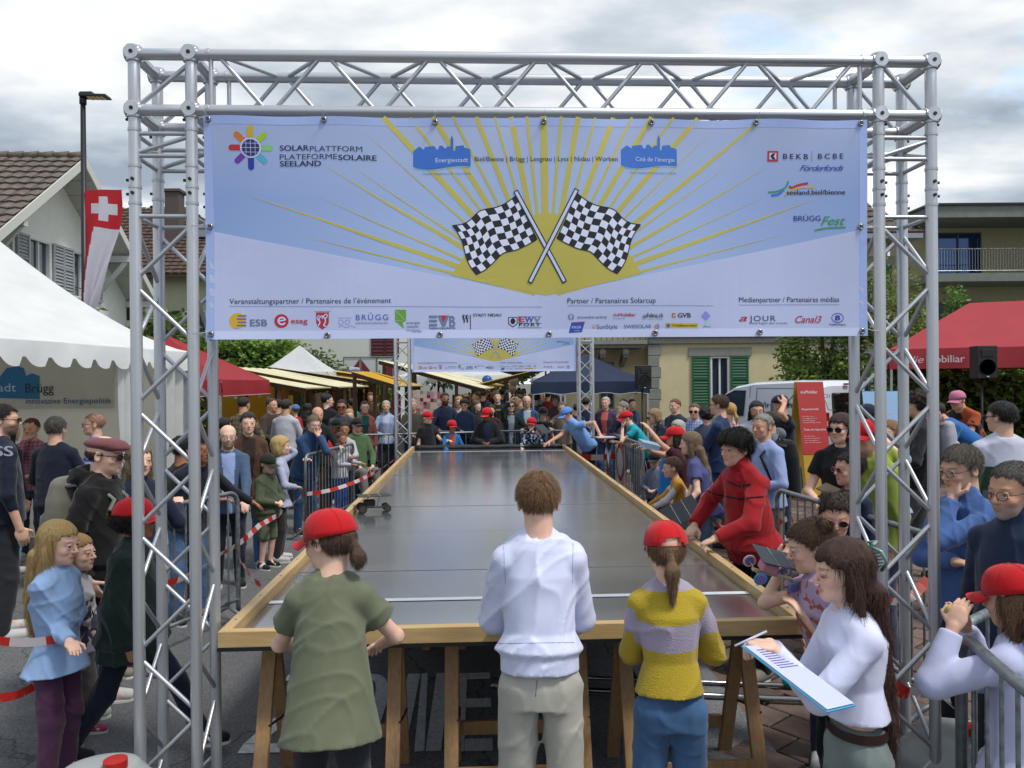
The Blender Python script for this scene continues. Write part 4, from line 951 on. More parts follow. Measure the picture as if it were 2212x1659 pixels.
def window(parent, o, ux, w, hgt, frame='#d9dad6', depth=.12, mull=True, rail=True, name='window', glass=None):
 """o: lower left corner on the wall face; ux: along the wall; the outward normal is ux x z"""
 ux = Vector(ux).normalized(); n = ux.cross(Vector((0, 0, 1))); o = Vector(o); up = Vector((0, 0, 1)); root = empty(name, o); root.parent = parent
 fm = mat('window_frame', frame, .5); b = MB(); t = .06
 def bx(bb, x0, x1, z0, z1, d0, d1, m=0):
  pts = [ux * x0 + up * z0 + n * d0, ux * x1 + up * z0 + n * d0, ux * x1 + up * z1 + n * d0, ux * x0 + up * z1 + n * d0]; bb.prism(pts, (0, 0, 0), n * (d1 - d0), m)
 bx(b, 0, t, 0, hgt, -depth, -.01 * 0 + .012); bx(b, w - t, w, 0, hgt, -depth, .012); bx(b, t, w - t, hgt - t, hgt, -depth, .012); bx(b, t, w - t, 0, t, -depth, .012)
 if mull: bx(b, w / 2 - t / 2, w / 2 + t / 2, t, hgt - t, -depth, -.03)
 b.obj('frame', fm, root)
 g_ = MB(); bx(g_, t, w - t, t, hgt - t, -depth * .75, -depth * .7); g_.obj('pane', glass or M_GLASS, root)
 s = MB(); bx(s, -.06, w + .06, -.07, -.001, -.02, .09); s.obj('sill', mat('stone_sill', '#9a9a92', .8), root)
 return root
def shutter(parent, o, ux, w, hgt, col, n_sl=14, off=.03):
 ux = Vector(ux).normalized(); n = ux.cross(Vector((0, 0, 1))); o = Vector(o); up = Vector((0, 0, 1)); m = mat('shutter_paint', col, .6, var=.1, vscale=9); b = MB(); t = .055
 def bx(bb, x0, x1, z0, z1, d0, d1): bb.prism([o + ux * x0 + up * z0 + n * d0, o + ux * x1 + up * z0 + n * d0, o + ux * x1 + up * z1 + n * d0, o + ux * x0 + up * z1 + n * d0], (0, 0, 0), n * (d1 - d0))
 bx(b, 0, t, 0, hgt, off, off + .04); bx(b, w - t, w, 0, hgt, off, off + .04); bx(b, t, w - t, 0, t, off, off + .04); bx(b, t, w - t, hgt - t, hgt, off, off + .04); bx(b, t, w - t, hgt * .52, hgt * .52 + t, off, off + .04); bx(b, t, w - t, t, hgt - t, off - .005, off + .004)
 sh = b.obj('shutter', m, parent)
 for i in range(n_sl):
  z = t + (hgt - 2 * t) * (i + .5) / n_sl
  if abs(z - hgt * .52 - t / 2) < .04: continue
  c = MB(); hh = (hgt - 2 * t) / n_sl * .62
  c.add([o + ux * t + up * (z - hh / 2) + n * (off + .034), o + ux * (w - t) + up * (z - hh / 2) + n * (off + .034), o + ux * (w - t) + up * (z + hh / 2) + n * (off + .012), o + ux * t + up * (z + hh / 2) + n * (off + .012), o + ux * t + up * (z - hh / 2 - .01) + n * (off + .028), o + ux * (w - t) + up * (z - hh / 2 - .01) + n * (off + .028)], [(0, 1, 2, 3), (4, 5, 1, 0)])
  c.obj('slat', m, sh)
 return sh
def wall_with_holes(b, o, ux, W, Hh, holes, m=0):
 """o lower left; faces outward n = ux x z; holes (x0, x1, z0, z1); grid split; reveals 0.14 deep"""
 ux = Vector(ux).normalized(); up = Vector((0, 0, 1)); n = ux.cross(up); o = Vector(o)
 xs = sorted({0, W, *[h[0] for h in holes], *[h[1] for h in holes]}); zs = sorted({0, Hh, *[h[2] for h in holes], *[h[3] for h in holes]})
 for i in range(len(xs) - 1):
  for j in range(len(zs) - 1):
   cx, cz = (xs[i] + xs[i + 1]) / 2, (zs[j] + zs[j + 1]) / 2
   if any(h[0] < cx < h[1] and h[2] < cz < h[3] for h in holes): continue
   b.quad(o + ux * xs[i] + up * zs[j], o + ux * xs[i + 1] + up * zs[j], o + ux * xs[i + 1] + up * zs[j + 1], o + ux * xs[i] + up * zs[j + 1], m)
 for x0, x1, z0, z1 in holes:
  c = [o + ux * x0 + up * z0, o + ux * x1 + up * z0, o + ux * x1 + up * z1, o + ux * x0 + up * z1]; q = [p - n * .16 for p in c]
  for i in range(4): b.quad(c[i], c[(i + 1) % 4], q[(i + 1) % 4], q[i], m)
  b.quad(*q, m)
# ---- white gabled house, left (gable wall faces the street)
hw_ = empty('white_house', (0, 0, 0), label='white gabled house with grey shutters and brown tiled roof behind the white tent', cat='house')
M_RENDER = mat('white_render', '#d9dcd8', .9, var=.05, vscale=5, bump=.2, bscale=50)
def HW(t, w, z):   # t along the street from the peak, w out toward the street
 b0 = Vector((-11.82, 19.6 + .2, 0)); return b0 + VX * t + UX * w + Vector((0, 0, z))
b = MB()
wins = [(-1.0, -.05), (1.05, 2.0)]
# gable wall from t=-4.2 to 4.2; z 0..; pentagon built from strips, holes for windows
wo = HW(4.2, 0, 0); uxw = -VX       # outward normal = ux x z must be +UX:  (-VX) x z = +UX? checked below
nn = VX.cross(Vector((0, 0, 1)))
base_o, base_u = (HW(-4.2, 0, 0), VX) if nn.dot(UX) > 0 else (HW(4.2, 0, 0), -VX)
holes = []
zt0, zt1 = 4.4, 5.68
for t0, t1 in wins:
 a = (t0 + 4.2) if base_u.dot(VX) > 0 else (4.2 - t1); holes.append((a, a + (t1 - t0), zt0, zt1))
bo2 = base_o + base_u * 1.35
b.quad(base_o, base_o + base_u * 8.4, base_o + base_u * 8.4 + Vector((0, 0, 4.3)), base_o + Vector((0, 0, 4.3)))
wall_with_holes(b, bo2 + Vector((0, 0, 4.3)), base_u, 5.7, 1.42, [(h_[0] - 1.35, h_[1] - 1.35, h_[2] - 4.3, h_[3] - 4.3) for h_ in holes])
ztp = 7.75
for sg_ in (-1, 1): b.add([HW(sg_ * 4.2, 0, 4.3), HW(sg_ * 2.85, 0, 4.3), HW(sg_ * 2.85, 0, 5.72), HW(sg_ * 4.2, 0, 4.72)], [(0, 1, 2, 3)])
b.add([HW(-2.85, 0, 5.72), HW(2.85, 0, 5.72), HW(0, 0, ztp)], [(0, 1, 2)])
b.quad(HW(-4.2, -9, 0), HW(-4.2, 0, 0), HW(-4.2, 0, 4.7), HW(-4.2, -9, 4.7)); b.quad(HW(4.2, 0, 0), HW(4.2, -9, 0), HW(4.2, -9, 4.7), HW(4.2, 0, 4.7))
b.obj('wall', M_RENDER, hw_)
for k, (t0, t1) in enumerate(wins):
 lo = base_o + base_u * holes[k][0] + Vector((0, 0, zt0)); wdw = window(hw_, lo, base_u, t1 - t0, zt1 - zt0, '#c9ccca')
 rl = MB(); rl.tube([base_u * .0 + UX * .05 + Vector((0, 0, .28)), base_u * (t1 - t0) + UX * .05 + Vector((0, 0, .28))], .012, 6); rl.obj('safety_bar', DARKMETAL, wdw)
 shutter(hw_, lo - base_u * .56, base_u, .50, zt1 - zt0, '#8f9499'); shutter(hw_, lo + base_u * (t1 - t0 + .06), base_u, .50, zt1 - zt0, '#8f9499')
shutter(hw_, HW(-2.25, 0, zt0) if base_u.dot(VX) > 0 else HW(-1.75, 0, zt0), base_u, .50, zt1 - zt0, '#8f9499')
TILE = tile_mat('#6f645c', '#514841'); OV = .85; ps = .62
pk = HW(0, OV, ztp + .12)
roof_plane(hw_, HW(-5.1, -9, ztp + .12 - 5.1 * .72), UX * (9 + OV), VX * 5.1 + Vector((0, 0, 5.1 * .72)), 32, 17, TILE)
roof_plane(hw_, HW(5.1, -9, ztp + .12 - 5.1 * .72), UX * (9 + OV), -VX * 5.1 + Vector((0, 0, 5.1 * .72)), 32, 17, TILE)
b = MB()
for i in range(26): b.tube([HW(0, OV - .38 * i, ztp + .19), HW(0, OV - .38 * i - .40, ztp + .165)], [.115, .095], 8)
o = b.obj('ridge_tiles', TILE, hw_, smooth=True); o['kind'] = 'stuff'
b = MB()     # soffit boards and barge boards
for sgn in (-1, 1):
 for j in range(12):
  t0, t1 = 5.0 * j / 12, 5.0 * (j + 1) / 12 - .02
  q = lambda t, w: HW(sgn * t, w, ztp - t * .72 - .04)
  b.prism([q(t0, .0), q(t1, .0), q(t1, OV - .02), q(t0, OV - .02)], (0, 0, 0), (0, 0, -.02))
b.obj('soffit', mat('soffit_boards', '#b4b6b0', .7, var=.06), hw_)
b = MB()
for sgn in (-1, 1): b.beam(HW(0, OV + .02, ztp + .02), HW(sgn * 5.1, OV + .02, ztp + .02 - 5.1 * .72), .04, .2)
b.obj('barge_board', mat('white_board', '#bfc1bc', .6), hw_)
for t_, l_ in ((2.6, .85), (4.2, .85), (-2.6, .85)):
 c = MB(); c.beam(HW(t_, -.0, ztp - abs(t_) * .72 - .2), HW(t_, l_, ztp - abs(t_) * .72 - .2), .16, .18); c.beam(HW(t_, .02, ztp - abs(t_) * .72 - 1.1), HW(t_, l_ * .85, ztp - abs(t_) * .72 - .28), .1, .12); c.obj('purlin_bracket', mat('white_board', '#bfc1bc', .6), hw_)
# ---- neighbour with old brown tiles
h2 = empty('tiled_house', (0, 0, 0), label='pale green house with old brown tiled hipped roof and chimney behind the left truss tower', cat='house')
c0 = P(360, 600, 29); zE = 6.1
b = MB(); X0, X1, Y0, Y1 = c0.x - 9, c0.x + 3.2, c0.y, c0.y + 9
wall_with_holes(b, (X0, Y0, 0), (1, 0, 0), X1 - X0, zE, [(X1 - X0 - 2.6, X1 - X0 - 1.7, 3.3, 4.8)])
wall_with_holes(b, (X1, Y0, 0), (0, 1, 0), Y1 - Y0, zE, [(1.2, 2.2, 3.3, 4.8)])
b.obj('wall', mat('green_render', '#a9ab8c', .9, var=.06, vscale=4), h2)
window(h2, (X1 - 2.6, Y0, 3.3), (1, 0, 0), .9, 1.5, '#d0d0c8'); window(h2, (X1, Y0 + 1.2, 3.3), (0, 1, 0), 1, 1.5, '#d0d0c8')
shutter(h2, (X1 - 3.2, Y0, 3.3), (1, 0, 0), .52, 1.5, '#3e3430'); shutter(h2, (X1 - 1.62, Y0, 3.3), (1, 0, 0), .52, 1.5, '#3e3430')
T2_ = tile_mat('#5a4438', '#3e3028')
roof_plane(h2, (X0 - .6, Y0 - .6, zE), (X1 - X0 + 1.2, 0, 0), (0, 4.6, 3.5), 44, 20, T2_, clip=(lambda u, v: u < 1 - v * .36, [(0, 0), (1, 0), (.64, 1), (0, 1)]))
roof_plane(h2, (X1 + .6, Y0 - .6, zE), (0, Y1 - Y0 + 1.2, 0), (-4.8, 0, 3.5), 36, 20, T2_, clip=(lambda u, v: v * .46 < u < 1 - v * .46, [(0, 0), (1, 0), (.54, 1), (.46, 1)]))
cp = P(378, 480, 30.5); b = MB(); b.box((cp.x, cp.y, 8.6), (.55, .55, 2.0)); b.box((cp.x, cp.y, 9.66), (.7, .7, .1)); b.obj('chimney', mat('chimney_metal', '#4f4540', .7), h2)
sk = MB(); sk.box((cp.x + .9, Y0 + 1.9, 8.15), (.8, 1.0, .06), Matrix.Rotation(R(37), 3, 'X')); sk.obj('skylight', M_GLASS, h2)
bw = MB()
for j in range(14):
 for i in range(8):
  x = -13.2 + .42 * i + (j % 2) * .2; bw.box((x, 25.0, .12 + j * .2 + .9), (.405, .2, .188))
tag(bw.obj('block_wall', mat('concrete_block', '#7c7e7c', .9, var=.12, vscale=5)), 'grey concrete block garden wall beside the white house', 'wall')
# ---- far house with dark red shutters
h3 = empty('chalet', (0, 0, 0), label='white house with dark red shutters and a red and white balcony beyond the hedge', cat='house')
a = P(690, 740, 36); zb = a.z - 1.0
b = MB(); X0 = a.x - 6; X1 = P(858, 740, 36).x;
holes = [(P(797, 0, 36).x - X0, P(797, 0, 36).x - X0 + 1.25, 3.25, 5.0), (P(725, 0, 36).x - X0 - .4, P(725, 0, 36).x - X0 + .9, 5.6, 7.0)]
wall_with_holes(b, (X0, 36, 0), (1, 0, 0), X1 - X0, 7.6, holes); wall_with_holes(b, (X1, 36, 0), (0, 1, 0), 9, 7.6, []); b.obj('wall', mat('white_render2', '#c4c8c2', .9, var=.05), h3)
shutter(h3, (X0 + holes[0][0] - .02, 36, 3.22), (1, 0, 0), .64, 1.75, '#4a1620', 10); shutter(h3, (X0 + holes[0][0] + .64, 36, 3.22), (1, 0, 0), .64, 1.75, '#4a1620', 10)
window(h3, (X0 + holes[1][0], 36, 5.6), (1, 0, 0), 1.3, 1.4)
bl = MB(); bx0 = P(748, 0, 36).x; bl.box(((bx0 + X1) / 2, 35.4, 2.08), (X1 - bx0, 1.2, .14)); bl.obj('balcony_slab', mat('concrete', '#8b8c88', .85), h3)
pr = MB(); rr_ = MB(); nP = 3; wP = (X1 - bx0) / nP
for i in range(nP):
 x0 = bx0 + i * wP + .04; x1 = x0 + wP - .08
 p = MB(); p.box(((x0 + x1) / 2, 34.83, 2.68), (x1 - x0, .03, .95)); o = p.obj('balcony_panel', mat('panel_white', '#bcc0c2', .5), h3)
 q = MB(); q.prism([(x0, 34.8, 2.22), (x1, 34.8, 2.22), ((x0 if i % 2 else x1), 34.8, 3.1)], (0, 0, 0), (0, -.006, 0)); q.obj('red_triangle', mat('panel_red', '#6d1c2c', .5), o)
rr_.tube([(bx0, 34.8, 3.2), (X1, 34.8, 3.2)], .03, 6)
for i in range(nP + 1): rr_.tube([(bx0 + i * wP, 34.8, 2.1), (bx0 + i * wP, 34.8, 3.2)], .03, 6)
rr_.obj('balcony_rail', STEEL, h3)
roof_plane(h3, (X0 - .5, 35.4, 7.55), (X1 - X0 + 1, 0, 0), (0, 5, 3), 30, 14, T2_)
# ---- yellow building on the right
yb = empty('yellow_building', (0, 0, 0), label='pale yellow building with grey stone quoins, green shutters and an ornate balcony bracket', cat='building')
D0 = 27.0; M_YEL = mat('yellow_render', '#c8bd96', .9, var=.05, vscale=3, bump=.2, bscale=40)
xl = P(1402, 826, D0).x; xr = xl + 8.4; zE = 7.1
b = MB()
wx = P(1535, 826, D0).x - xl; wx2 = P(1855, 826, D0).x - xl - .15
hs = [(wx, wx + .66, 1.15, 2.85), (wx2, wx2 + .66, 1.15, 2.85), (wx, wx + .66, 4.3, 6.0), (wx2, wx2 + .66, 4.3, 6.0)]
wall_with_holes(b, (xl, D0, 0), (1, 0, 0), xr - xl, zE, hs)
b.quad((xl, D0 + 9, 0), (xl, D0, 0), (xl, D0, zE), (xl, D0 + 9, zE)); b.quad((xr, D0, 0), (xr, D0 + 9, 0), (xr, D0 + 9, zE), (xr, D0, zE))
b.obj('wall', M_YEL, yb)
for x0, x1, z0, z1 in hs:
 window(yb, (xl + x0, D0, z0), (1, 0, 0), x1 - x0, z1 - z0, '#d4d6d8'); shutter(yb, (xl + x0 - .66, D0, z0), (1, 0, 0), .62, z1 - z0, '#1d5a36', 16); shutter(yb, (xl + x1 + .04, D0, z0), (1, 0, 0), .62, z1 - z0, '#1d5a36', 16)
 s = MB(); s.box((xl + (x0 + x1) / 2, D0 - .02, z1 + .17), (2.2, .08, .3)); s.obj('lintel', mat('grey_stone', '#7e8078', .85, var=.1), yb)
QS = mat('grey_stone', '#7e8078', .85, var=.12, vscale=4)
for j in range(18):
 w_ = .46 if j % 2 else .40
 q = MB(); q.box((xl + w_ / 2 - .05, D0 - .03, .2 + .385 * j + .19), (w_, .14, .37)); q.obj('quoin', QS, yb, bevel=.012)
q = MB(); q.box((xl + 4.2, D0 - .05, 3.42), (8.4, .2, .2)); q.box((xl + 4.2, D0 - .08, 3.56), (8.4, .28, .07)); q.obj('string_course', QS, yb)
q = MB(); q.box((xl + 4.2, D0 - .03, .35), (8.38, .1, .6)); q.obj('plinth', QS, yb)
# set-back bay with balcony at the left
bx = P(1330, 826, D0 + .8).x
b = MB(); wall_with_holes(b, (bx - 1.8, D0 + .8, 0), (1, 0, 0), xl - bx + 1.8, zE, [(1.2, 1.75, 1.0, 2.7)]); b.obj('bay_wall', M_YEL, yb); window(yb, (bx - .6, D0 + .8, 1.0), (1, 0, 0), .55, 1.7, '#6c6e68')
b = MB(); b.box((bx - .6, D0 + .1, 3.35), (3.0, 1.5, .14)); b.box((bx - .6, D0 + .15, 3.22), (2.8, 1.3, .12)); b.obj('balcony_slab', QS, yb)
for k in range(3):
 c = MB(); x = bx - 1.4 + .8 * k
 for i in range(10):
  a = i / 9; c.box((x, D0 + .7 - 1.1 * (1 - a) * .9, 3.1 - .06 - .5 * a * .9 * (1 if i else 1) / 1.0), (.16, .18, .14 + .25 * (1 - a)))
 c.lathe([(.14, -.1), (.17, 0), (.14, .1)], 12, (x, D0 - .3, 3.02), Matrix.Rotation(R(90), 3, 'Y')); c.obj('bracket', QS, yb, smooth=False)
for i in range(16):
 c = MB(); c.tube([(bx - 2.0 + .19 * i, D0 - .6, 3.42), (bx - 2.0 + .19 * i, D0 - .6, 4.3)], .012, 5); c.obj('baluster', DARKMETAL, yb)
c = MB(); c.tube([(bx - 2.1, D0 - .6, 4.32), (bx + .95, D0 - .6, 4.32)], .022, 6); c.obj('balcony_rail', DARKMETAL, yb)
TY = tile_mat('#5f554c', '#443c36')
roof_plane(yb, (xl - 3, D0 - .7, zE - .1), (xr - xl + 3.9, 0, 0), (0, 4.4, 3.6), 34, 15, TY, clip=(lambda u, v: u < 1 - v * .28, [(0, 0), (1, 0), (.72, 1), (0, 1)]))
roof_plane(yb, (xr + .9, D0 - .7, zE - .1), (0, 10.4, 0), (-3.9, 0, 3.6), 28, 15, TY, clip=(lambda u, v: v * .42 < u < 1 - v * .42, [(0, 0), (1, 0), (.58, 1), (.42, 1)]))
q = MB(); q.box(((xl + xr) / 2, D0 - .4, zE - .22), (xr - xl + 1.6, .9, .16)); q.obj('eave_board', mat('eave', '#8b949c', .7), yb)
# ---- flat-roofed block with balconies, right
fb = empty('balcony_block', (0, 0, 0), label='flat roofed block with grey concrete balconies and steel railings behind the red canopy', cat='building')
D1 = 34.0; x0 = P(1985, 826, D1).x; x1 = x0 + 22; CON = mat('exposed_concrete', '#6f756f', .85, var=.15, vscale=3, bump=.2, bscale=30)
M_OL = mat('olive_render', '#9c9678', .9, var=.05)
for zs_ in (3.15, 6.35):
 c = MB(); c.box(((x0 + x1) / 2, D1 + .0, zs_), (x1 - x0, 2.0, .35)); c.obj('balcony_slab', CON, fb)
c = MB(); c.box(((x0 + x1) / 2, D1 + 3.2, 9.15), (x1 - x0 + .1, 8.6, .5)); c.obj('roof_slab', CON, fb)
c = MB(); c.box(((x0 + x1) / 2, D1 + 3.2, 9.45), (x1 - x0 + .3, 8.8, .09)); c.obj('roof_edge', DARKMETAL, fb)
b = MB(); hs = []
for z0 in (.2, 3.35, 6.55): hs += [(2.1, 4.2, z0 + .1, z0 + 2.15), (9.5, 11.5, z0 + .1, z0 + 2.15)]
wall_with_holes(b, (x0 - .6, D1 + 1.3, 0), (1, 0, 0), x1 - x0 + .6, 8.9, hs); b.obj('wall', M_OL, fb)
for h_ in hs:
 if 3 < h_[2] < 4:
  bl_ = MB()
  for k in range(18): bl_.box((x0 - .6 + (h_[0] + h_[1]) / 2, D1 + 1.27, h_[2] + .06 + k * .115), (h_[1] - h_[0], .03, .09), Matrix.Rotation(R(25), 3, 'X'))
  bl_.obj('blind', mat('blind_slats', '#5b615f', .5), fb)
 else: window(fb, (x0 - .6 + h_[0], D1 + 1.3, h_[2]), (1, 0, 0), h_[1] - h_[0], h_[3] - h_[2], '#3a4048', glass=mat('sky_glass', '#35507a', .04, .6))
for zs_ in (3.32, 6.52):
 for i in range(4):
  xa = x0 + .1 + i * 4.6
  c = MB(); c.box((xa + 4.5, D1 - .85, zs_ + 1.3), (.28, .28, 2.5)); c.obj('column', CON, fb)
  c = MB(); c.tube([(xa, D1 - .95, zs_ + 1.05), (xa + 4.3, D1 - .95, zs_ + 1.05)], .025, 6); c.tube([(xa, D1 - .95, zs_ + .12), (xa + 4.3, D1 - .95, zs_ + .12)], .012, 5); r_ = c.obj('railing', STEEL, fb)
  for k in range(36 if i < 2 else 0):
   c = MB(); c.tube([(xa + .05 + k * .12, D1 - .95, zs_ + .12), (xa + .05 + k * .12, D1 - .95, zs_ + 1.03)], .008, 4, cap=False); c.obj('rail_bar', STEEL, r_)
for i, (xx, w_, hh_, cc_) in enumerate(((6.1, .9, .7, '#2a2b2e'), (7.6, .5, 1.0, '#5b2a22'), (10.4, 1.0, .6, '#6b5a40'))):
 c = MB(); c.box((x0 + xx, D1 - .2, 6.52 + hh_ / 2), (w_, .5, hh_)); c.box((x0 + xx, D1 - .2, 6.52 + hh_ + .05), (w_ * 1.1, .6, .06)); tag(c.obj('balcony_furniture', mat('furn%d' % i, cc_, .8)), ['dark covered barbecue on the upper balcony', 'reddish brown cupboard on the upper balcony', 'wooden planter box on the upper balcony'][i], ['barbecue', 'cupboard', 'planter'][i])
lamp = MB(); lamp.box((x0 + 6.0, D1 + 1.22, 8.0), (.16, .1, .38)); lamp.obj('wall_lamp', mat('lamp_glass', '#c9cdd0', .4), fb, bevel=.04)
# ---- grey timber house behind the balcony corner and trees far down the street
gh = MB(); c = P(1345, 780, 34)
for j in range(24): gh.box((c.x, c.y, .15 + .3 * j), (3.6, .3, .28))
tag(gh.obj('timber_house', mat('grey_boards', '#4d5052', .9, var=.2, vscale=3)), 'dark grey boarded house wall left of the yellow building', 'house')
tree(1310, 32, 6.6, 1.8, 2.0, 'dark leafy tree in front of the grey boarded wall', 12, ('#1a2214', '#303f20'), 3500, .14)
tree(1780, 21.5, 4.6, 1.7, 1.55, 'broad green tree behind the white van and the red board', 5, ('#3a4c24', '#829e46'), 7500, .10)
tree(1925, 20.5, 5.2, 1.6, 1.05, 'yellowish green tree seen through the right truss tower', 6, ('#48562a', '#98a852'), 5000, .085)
tree(2068, 24, 4.9, 2.6, .5, 'slender young tree in front of the balcony block', 8, ('#425828', '#7ca84a'), 1200, .09)
tree(1085, 75, 6.6, 2.2, 6.0, 'wide green tree at the far end of the street', 31, ('#2c4020', '#628442'), 4500, .35)
tree(960, 60, 5.5, 2.0, 4.0, 'far green tree left of the street end', 32, ('#2c4020', '#58783c'), 2500, .32)
a = P(1955, 830, 16.5); hedge((a.x, 16.3, .2), (a.x + 6.5, 17.6, 2.25), 'ivy covered hedge behind the red canopy on the right', 4, ('#2e4622', '#76a844'), 9000, .12, rough=.14)
a = P(440, 800, 24); b_ = P(618, 800, 24); hedge((a.x - 2.2, 23.6, 0), (b_.x, 25.0, 3.25), 'tall trimmed bright green hedge above the yellow stalls', 11, ('#385022', '#84a842'), 11000, .13, rough=.13)
c = P(672, 790, 27); root = empty('bush', (c.x, c.y, 0), 0, 'rounded olive green bush right of the trimmed hedge', 'bush')
leaves('foliage', shell_pts(6500, [((0, 0, 1.6), (1.15, 1.0, 1.8)), ((.7, .2, 1.4), (.9, .9, 1.5)), ((-.8, .1, 1.4), (.8, .8, 1.5))], 21, .25), .11, leaf_mat('#324024', '#708652'), root, 3)
b = MB(); b.tube([(0, 0, 0), (0, 0, 1.5)], [.08, .05], 7); b.obj('stem', mat('bark', '#4b4136', .9, var=.3, vscale=9, bump=.8, bscale=25, stretch=(3, 3, .6)), root)
for k, (px_, d_, lb) in enumerate(((765, 30, 'low green bush under the red and white balcony'), (815, 30.5, 'second low bush beside the balcony post'))):
 c = P(px_, 810, d_); root = empty('bush', (c.x, c.y, 0), 0, lb, 'bush'); leaves('foliage', shell_pts(2600, [((0, 0, 1.2), (.75, .7, 1.4 - .1 * k))], 40 + k, .25), .11, leaf_mat('#384c26', '#7e9e58'), root, 3)
a = P(120, 700, 15.5); root = empty('bush', (a.x + 1.6, 16.2, 0), 0, 'leafy vine bush between the white tent and the white house', 'bush')
leaves('foliage', shell_pts(9000, [((-2.2 + k * .62, .0, 2.2 + .1 * math.sin(k * 2)), (.7, .7, 1.25 + .25 * math.sin(k * 1.7))) for k in range(5)], 51, .22), .12, leaf_mat('#304022', '#749044'), root, 3)
a = P(445, 800, 21)
# ---- street lamp with flag
sl = empty('street_lamp', P(185, 826, 12.5) * 1, 0, 'black street lamp post with flat LED head and a hanging red and white flag', 'street lamp'); bx_ = P(185, 826, 12.5); sl.location = (bx_.x, bx_.y, 0); zt = P(185, 212, 12.5).z
b = MB(); b.tube([(0, 0, 0), (0, 0, 1.0), (0, 0, zt)], [.075, .06, .04], 12); b.tube([(0, 0, zt - .1), (0, 0, zt + .02)], .055, 12); b.obj('pole', DARKMETAL, sl, smooth=True)
b = MB(); b.box((.20, 0, zt + .02), (.46, .2, .045), Matrix.Rotation(R(2), 3, 'Y'), tap=.9); b.box((.08, 0, zt + .06), (.24, .17, .05), tap=.8); hd = b.obj('lamp_head', DARKMETAL, sl, bevel=.01)
for i in range(4): c = MB(); c.box((.12 + .07 * i, 0, zt - .006), (.05, .15, .006)); c.obj('led_panel', mat('led', '#c9b98a', .3), hd)
# flag
fl = empty('flag', (bx_.x, bx_.y, 0), 0, 'long drooping Swiss flag with white cross, red above and white below, on the lamp post', 'flag')
zf0 = P(190, 412, 12.5).z; zf1 = P(190, 690, 12.5).z
def flag_pt(u, v):
 top = .62 - .0 * v; w_ = .60 * (1 - .55 * v ** .8) + .03 * math.sin(v * 9); sh_ = .10 * math.sin(v * 3.1) - .06 * v
 x = .04 + u * w_ + sh_ * u - .0 + .16 * v * u * math.sin(v * 4 + 1.2); y = -.05 + .06 * math.sin(u * 9 + v * 5) * (0.2 + v); return (x, y, zf0 + (zf1 - zf0) * v * (1 - .12 * (1 - u)) - .0 * u)
def flag_patch(name, test, m, off=0.0, nu=26, nv=70):
 b = MB()
 for i in range(nu):
  for j in range(nv):
   if not test((i + .5) / nu, (j + .5) / nv): continue
   q = [flag_pt(a_, c_) for a_, c_ in ((i / nu, j / nv), ((i + 1) / nu, j / nv), ((i + 1) / nu, (j + 1) / nv), (i / nu, (j + 1) / nv))]; b.add([(x, y - off, z) for x, y, z in q], [(0, 3, 2, 1)])
 return b.obj(name, m, fl, smooth=True)
cross = lambda u, v: (abs(u - .5) < .13 and .055 < v < .255) or (abs(u - .5) < .34 and .115 < v < .195)
red_ = lambda u, v: (v < .32 or u < .38 - .36 * v) and not cross(u, v)
flag_patch('red_field', red_, mat('flag_red', '#b8202c', .7, transl=.4, var=.05)); flag_patch('white_field', lambda u, v: not red_(u, v) and not cross(u, v), mat('flag_white', '#c9cad4', .7, transl=.4, var=.04)); flag_patch('white_cross', cross, mat('flag_white', '#c9cad4', .7, transl=.4, var=.04))
# ================================================================ the race track on trestles
TO = P(469, 1370, 3.42); TO.z = 0; ZR = .90; TW = 2.68; TL = 10.0
def TK(a, t, z): return TO + UX * a + VX * t + Vector((0, 0, z))
tk = empty('race_track', TO, 0, 'long black panelled solar car race track with pine rims standing on trestles', 'race track')
def lc(p): return Vector(p) - TO
M_DECK = mat('film_faced_board', '#2c2e30', .17, var=.12, vscale=3, rvar=.05, spec=.6)
def deck_material():
 m = bpy.data.materials.new('film_faced_plywood'); m.use_nodes = True; N = m.node_tree.nodes; L = m.node_tree.links; b = N['Principled BSDF']
 tc = N.new('ShaderNodeTexCoord'); n1 = N.new('ShaderNodeTexNoise'); n1.inputs['Scale'].default_value = 1.6; n1.inputs['Detail'].default_value = 7; n2 = N.new('ShaderNodeTexNoise'); n2.inputs['Scale'].default_value = 900; n2.inputs['Detail'].default_value = 1
 L.new(tc.outputs['Object'], n1.inputs['Vector']); L.new(tc.outputs['Object'], n2.inputs['Vector'])
 rp = N.new('ShaderNodeValToRGB'); rp.color_ramp.elements[0].position = .35; rp.color_ramp.elements[1].position = .7; rp.color_ramp.elements[0].color = (.080, .084, .094, 1); rp.color_ramp.elements[1].color = (.108, .113, .124, 1)
 L.new(n1.outputs[0], rp.inputs[0]); L.new(rp.outputs[0], b.inputs['Base Color'])
 mr = N.new('ShaderNodeMapRange'); mr.inputs['From Min'].default_value = .3; mr.inputs['From Max'].default_value = .7; mr.inputs['To Min'].default_value = .18; mr.inputs['To Max'].default_value = .24
 L.new(n1.outputs[0], mr.inputs[0]); L.new(mr.outputs[0], b.inputs['Roughness']); b.inputs['Specular IOR Level'].default_value = 1.0; b.inputs['Coat Weight'].default_value = 1.0; b.inputs['Coat Roughness'].default_value = .17; b.inputs['Coat IOR'].default_value = 1.65
 bp = N.new('ShaderNodeBump'); bp.inputs['Strength'].default_value = .05; bp.inputs['Distance'].default_value = .001; L.new(n2.outputs[0], bp.inputs['Height']); L.new(bp.outputs[0], b.inputs['Normal'])
 return m
M_DECK = deck_material(); ZD = .845
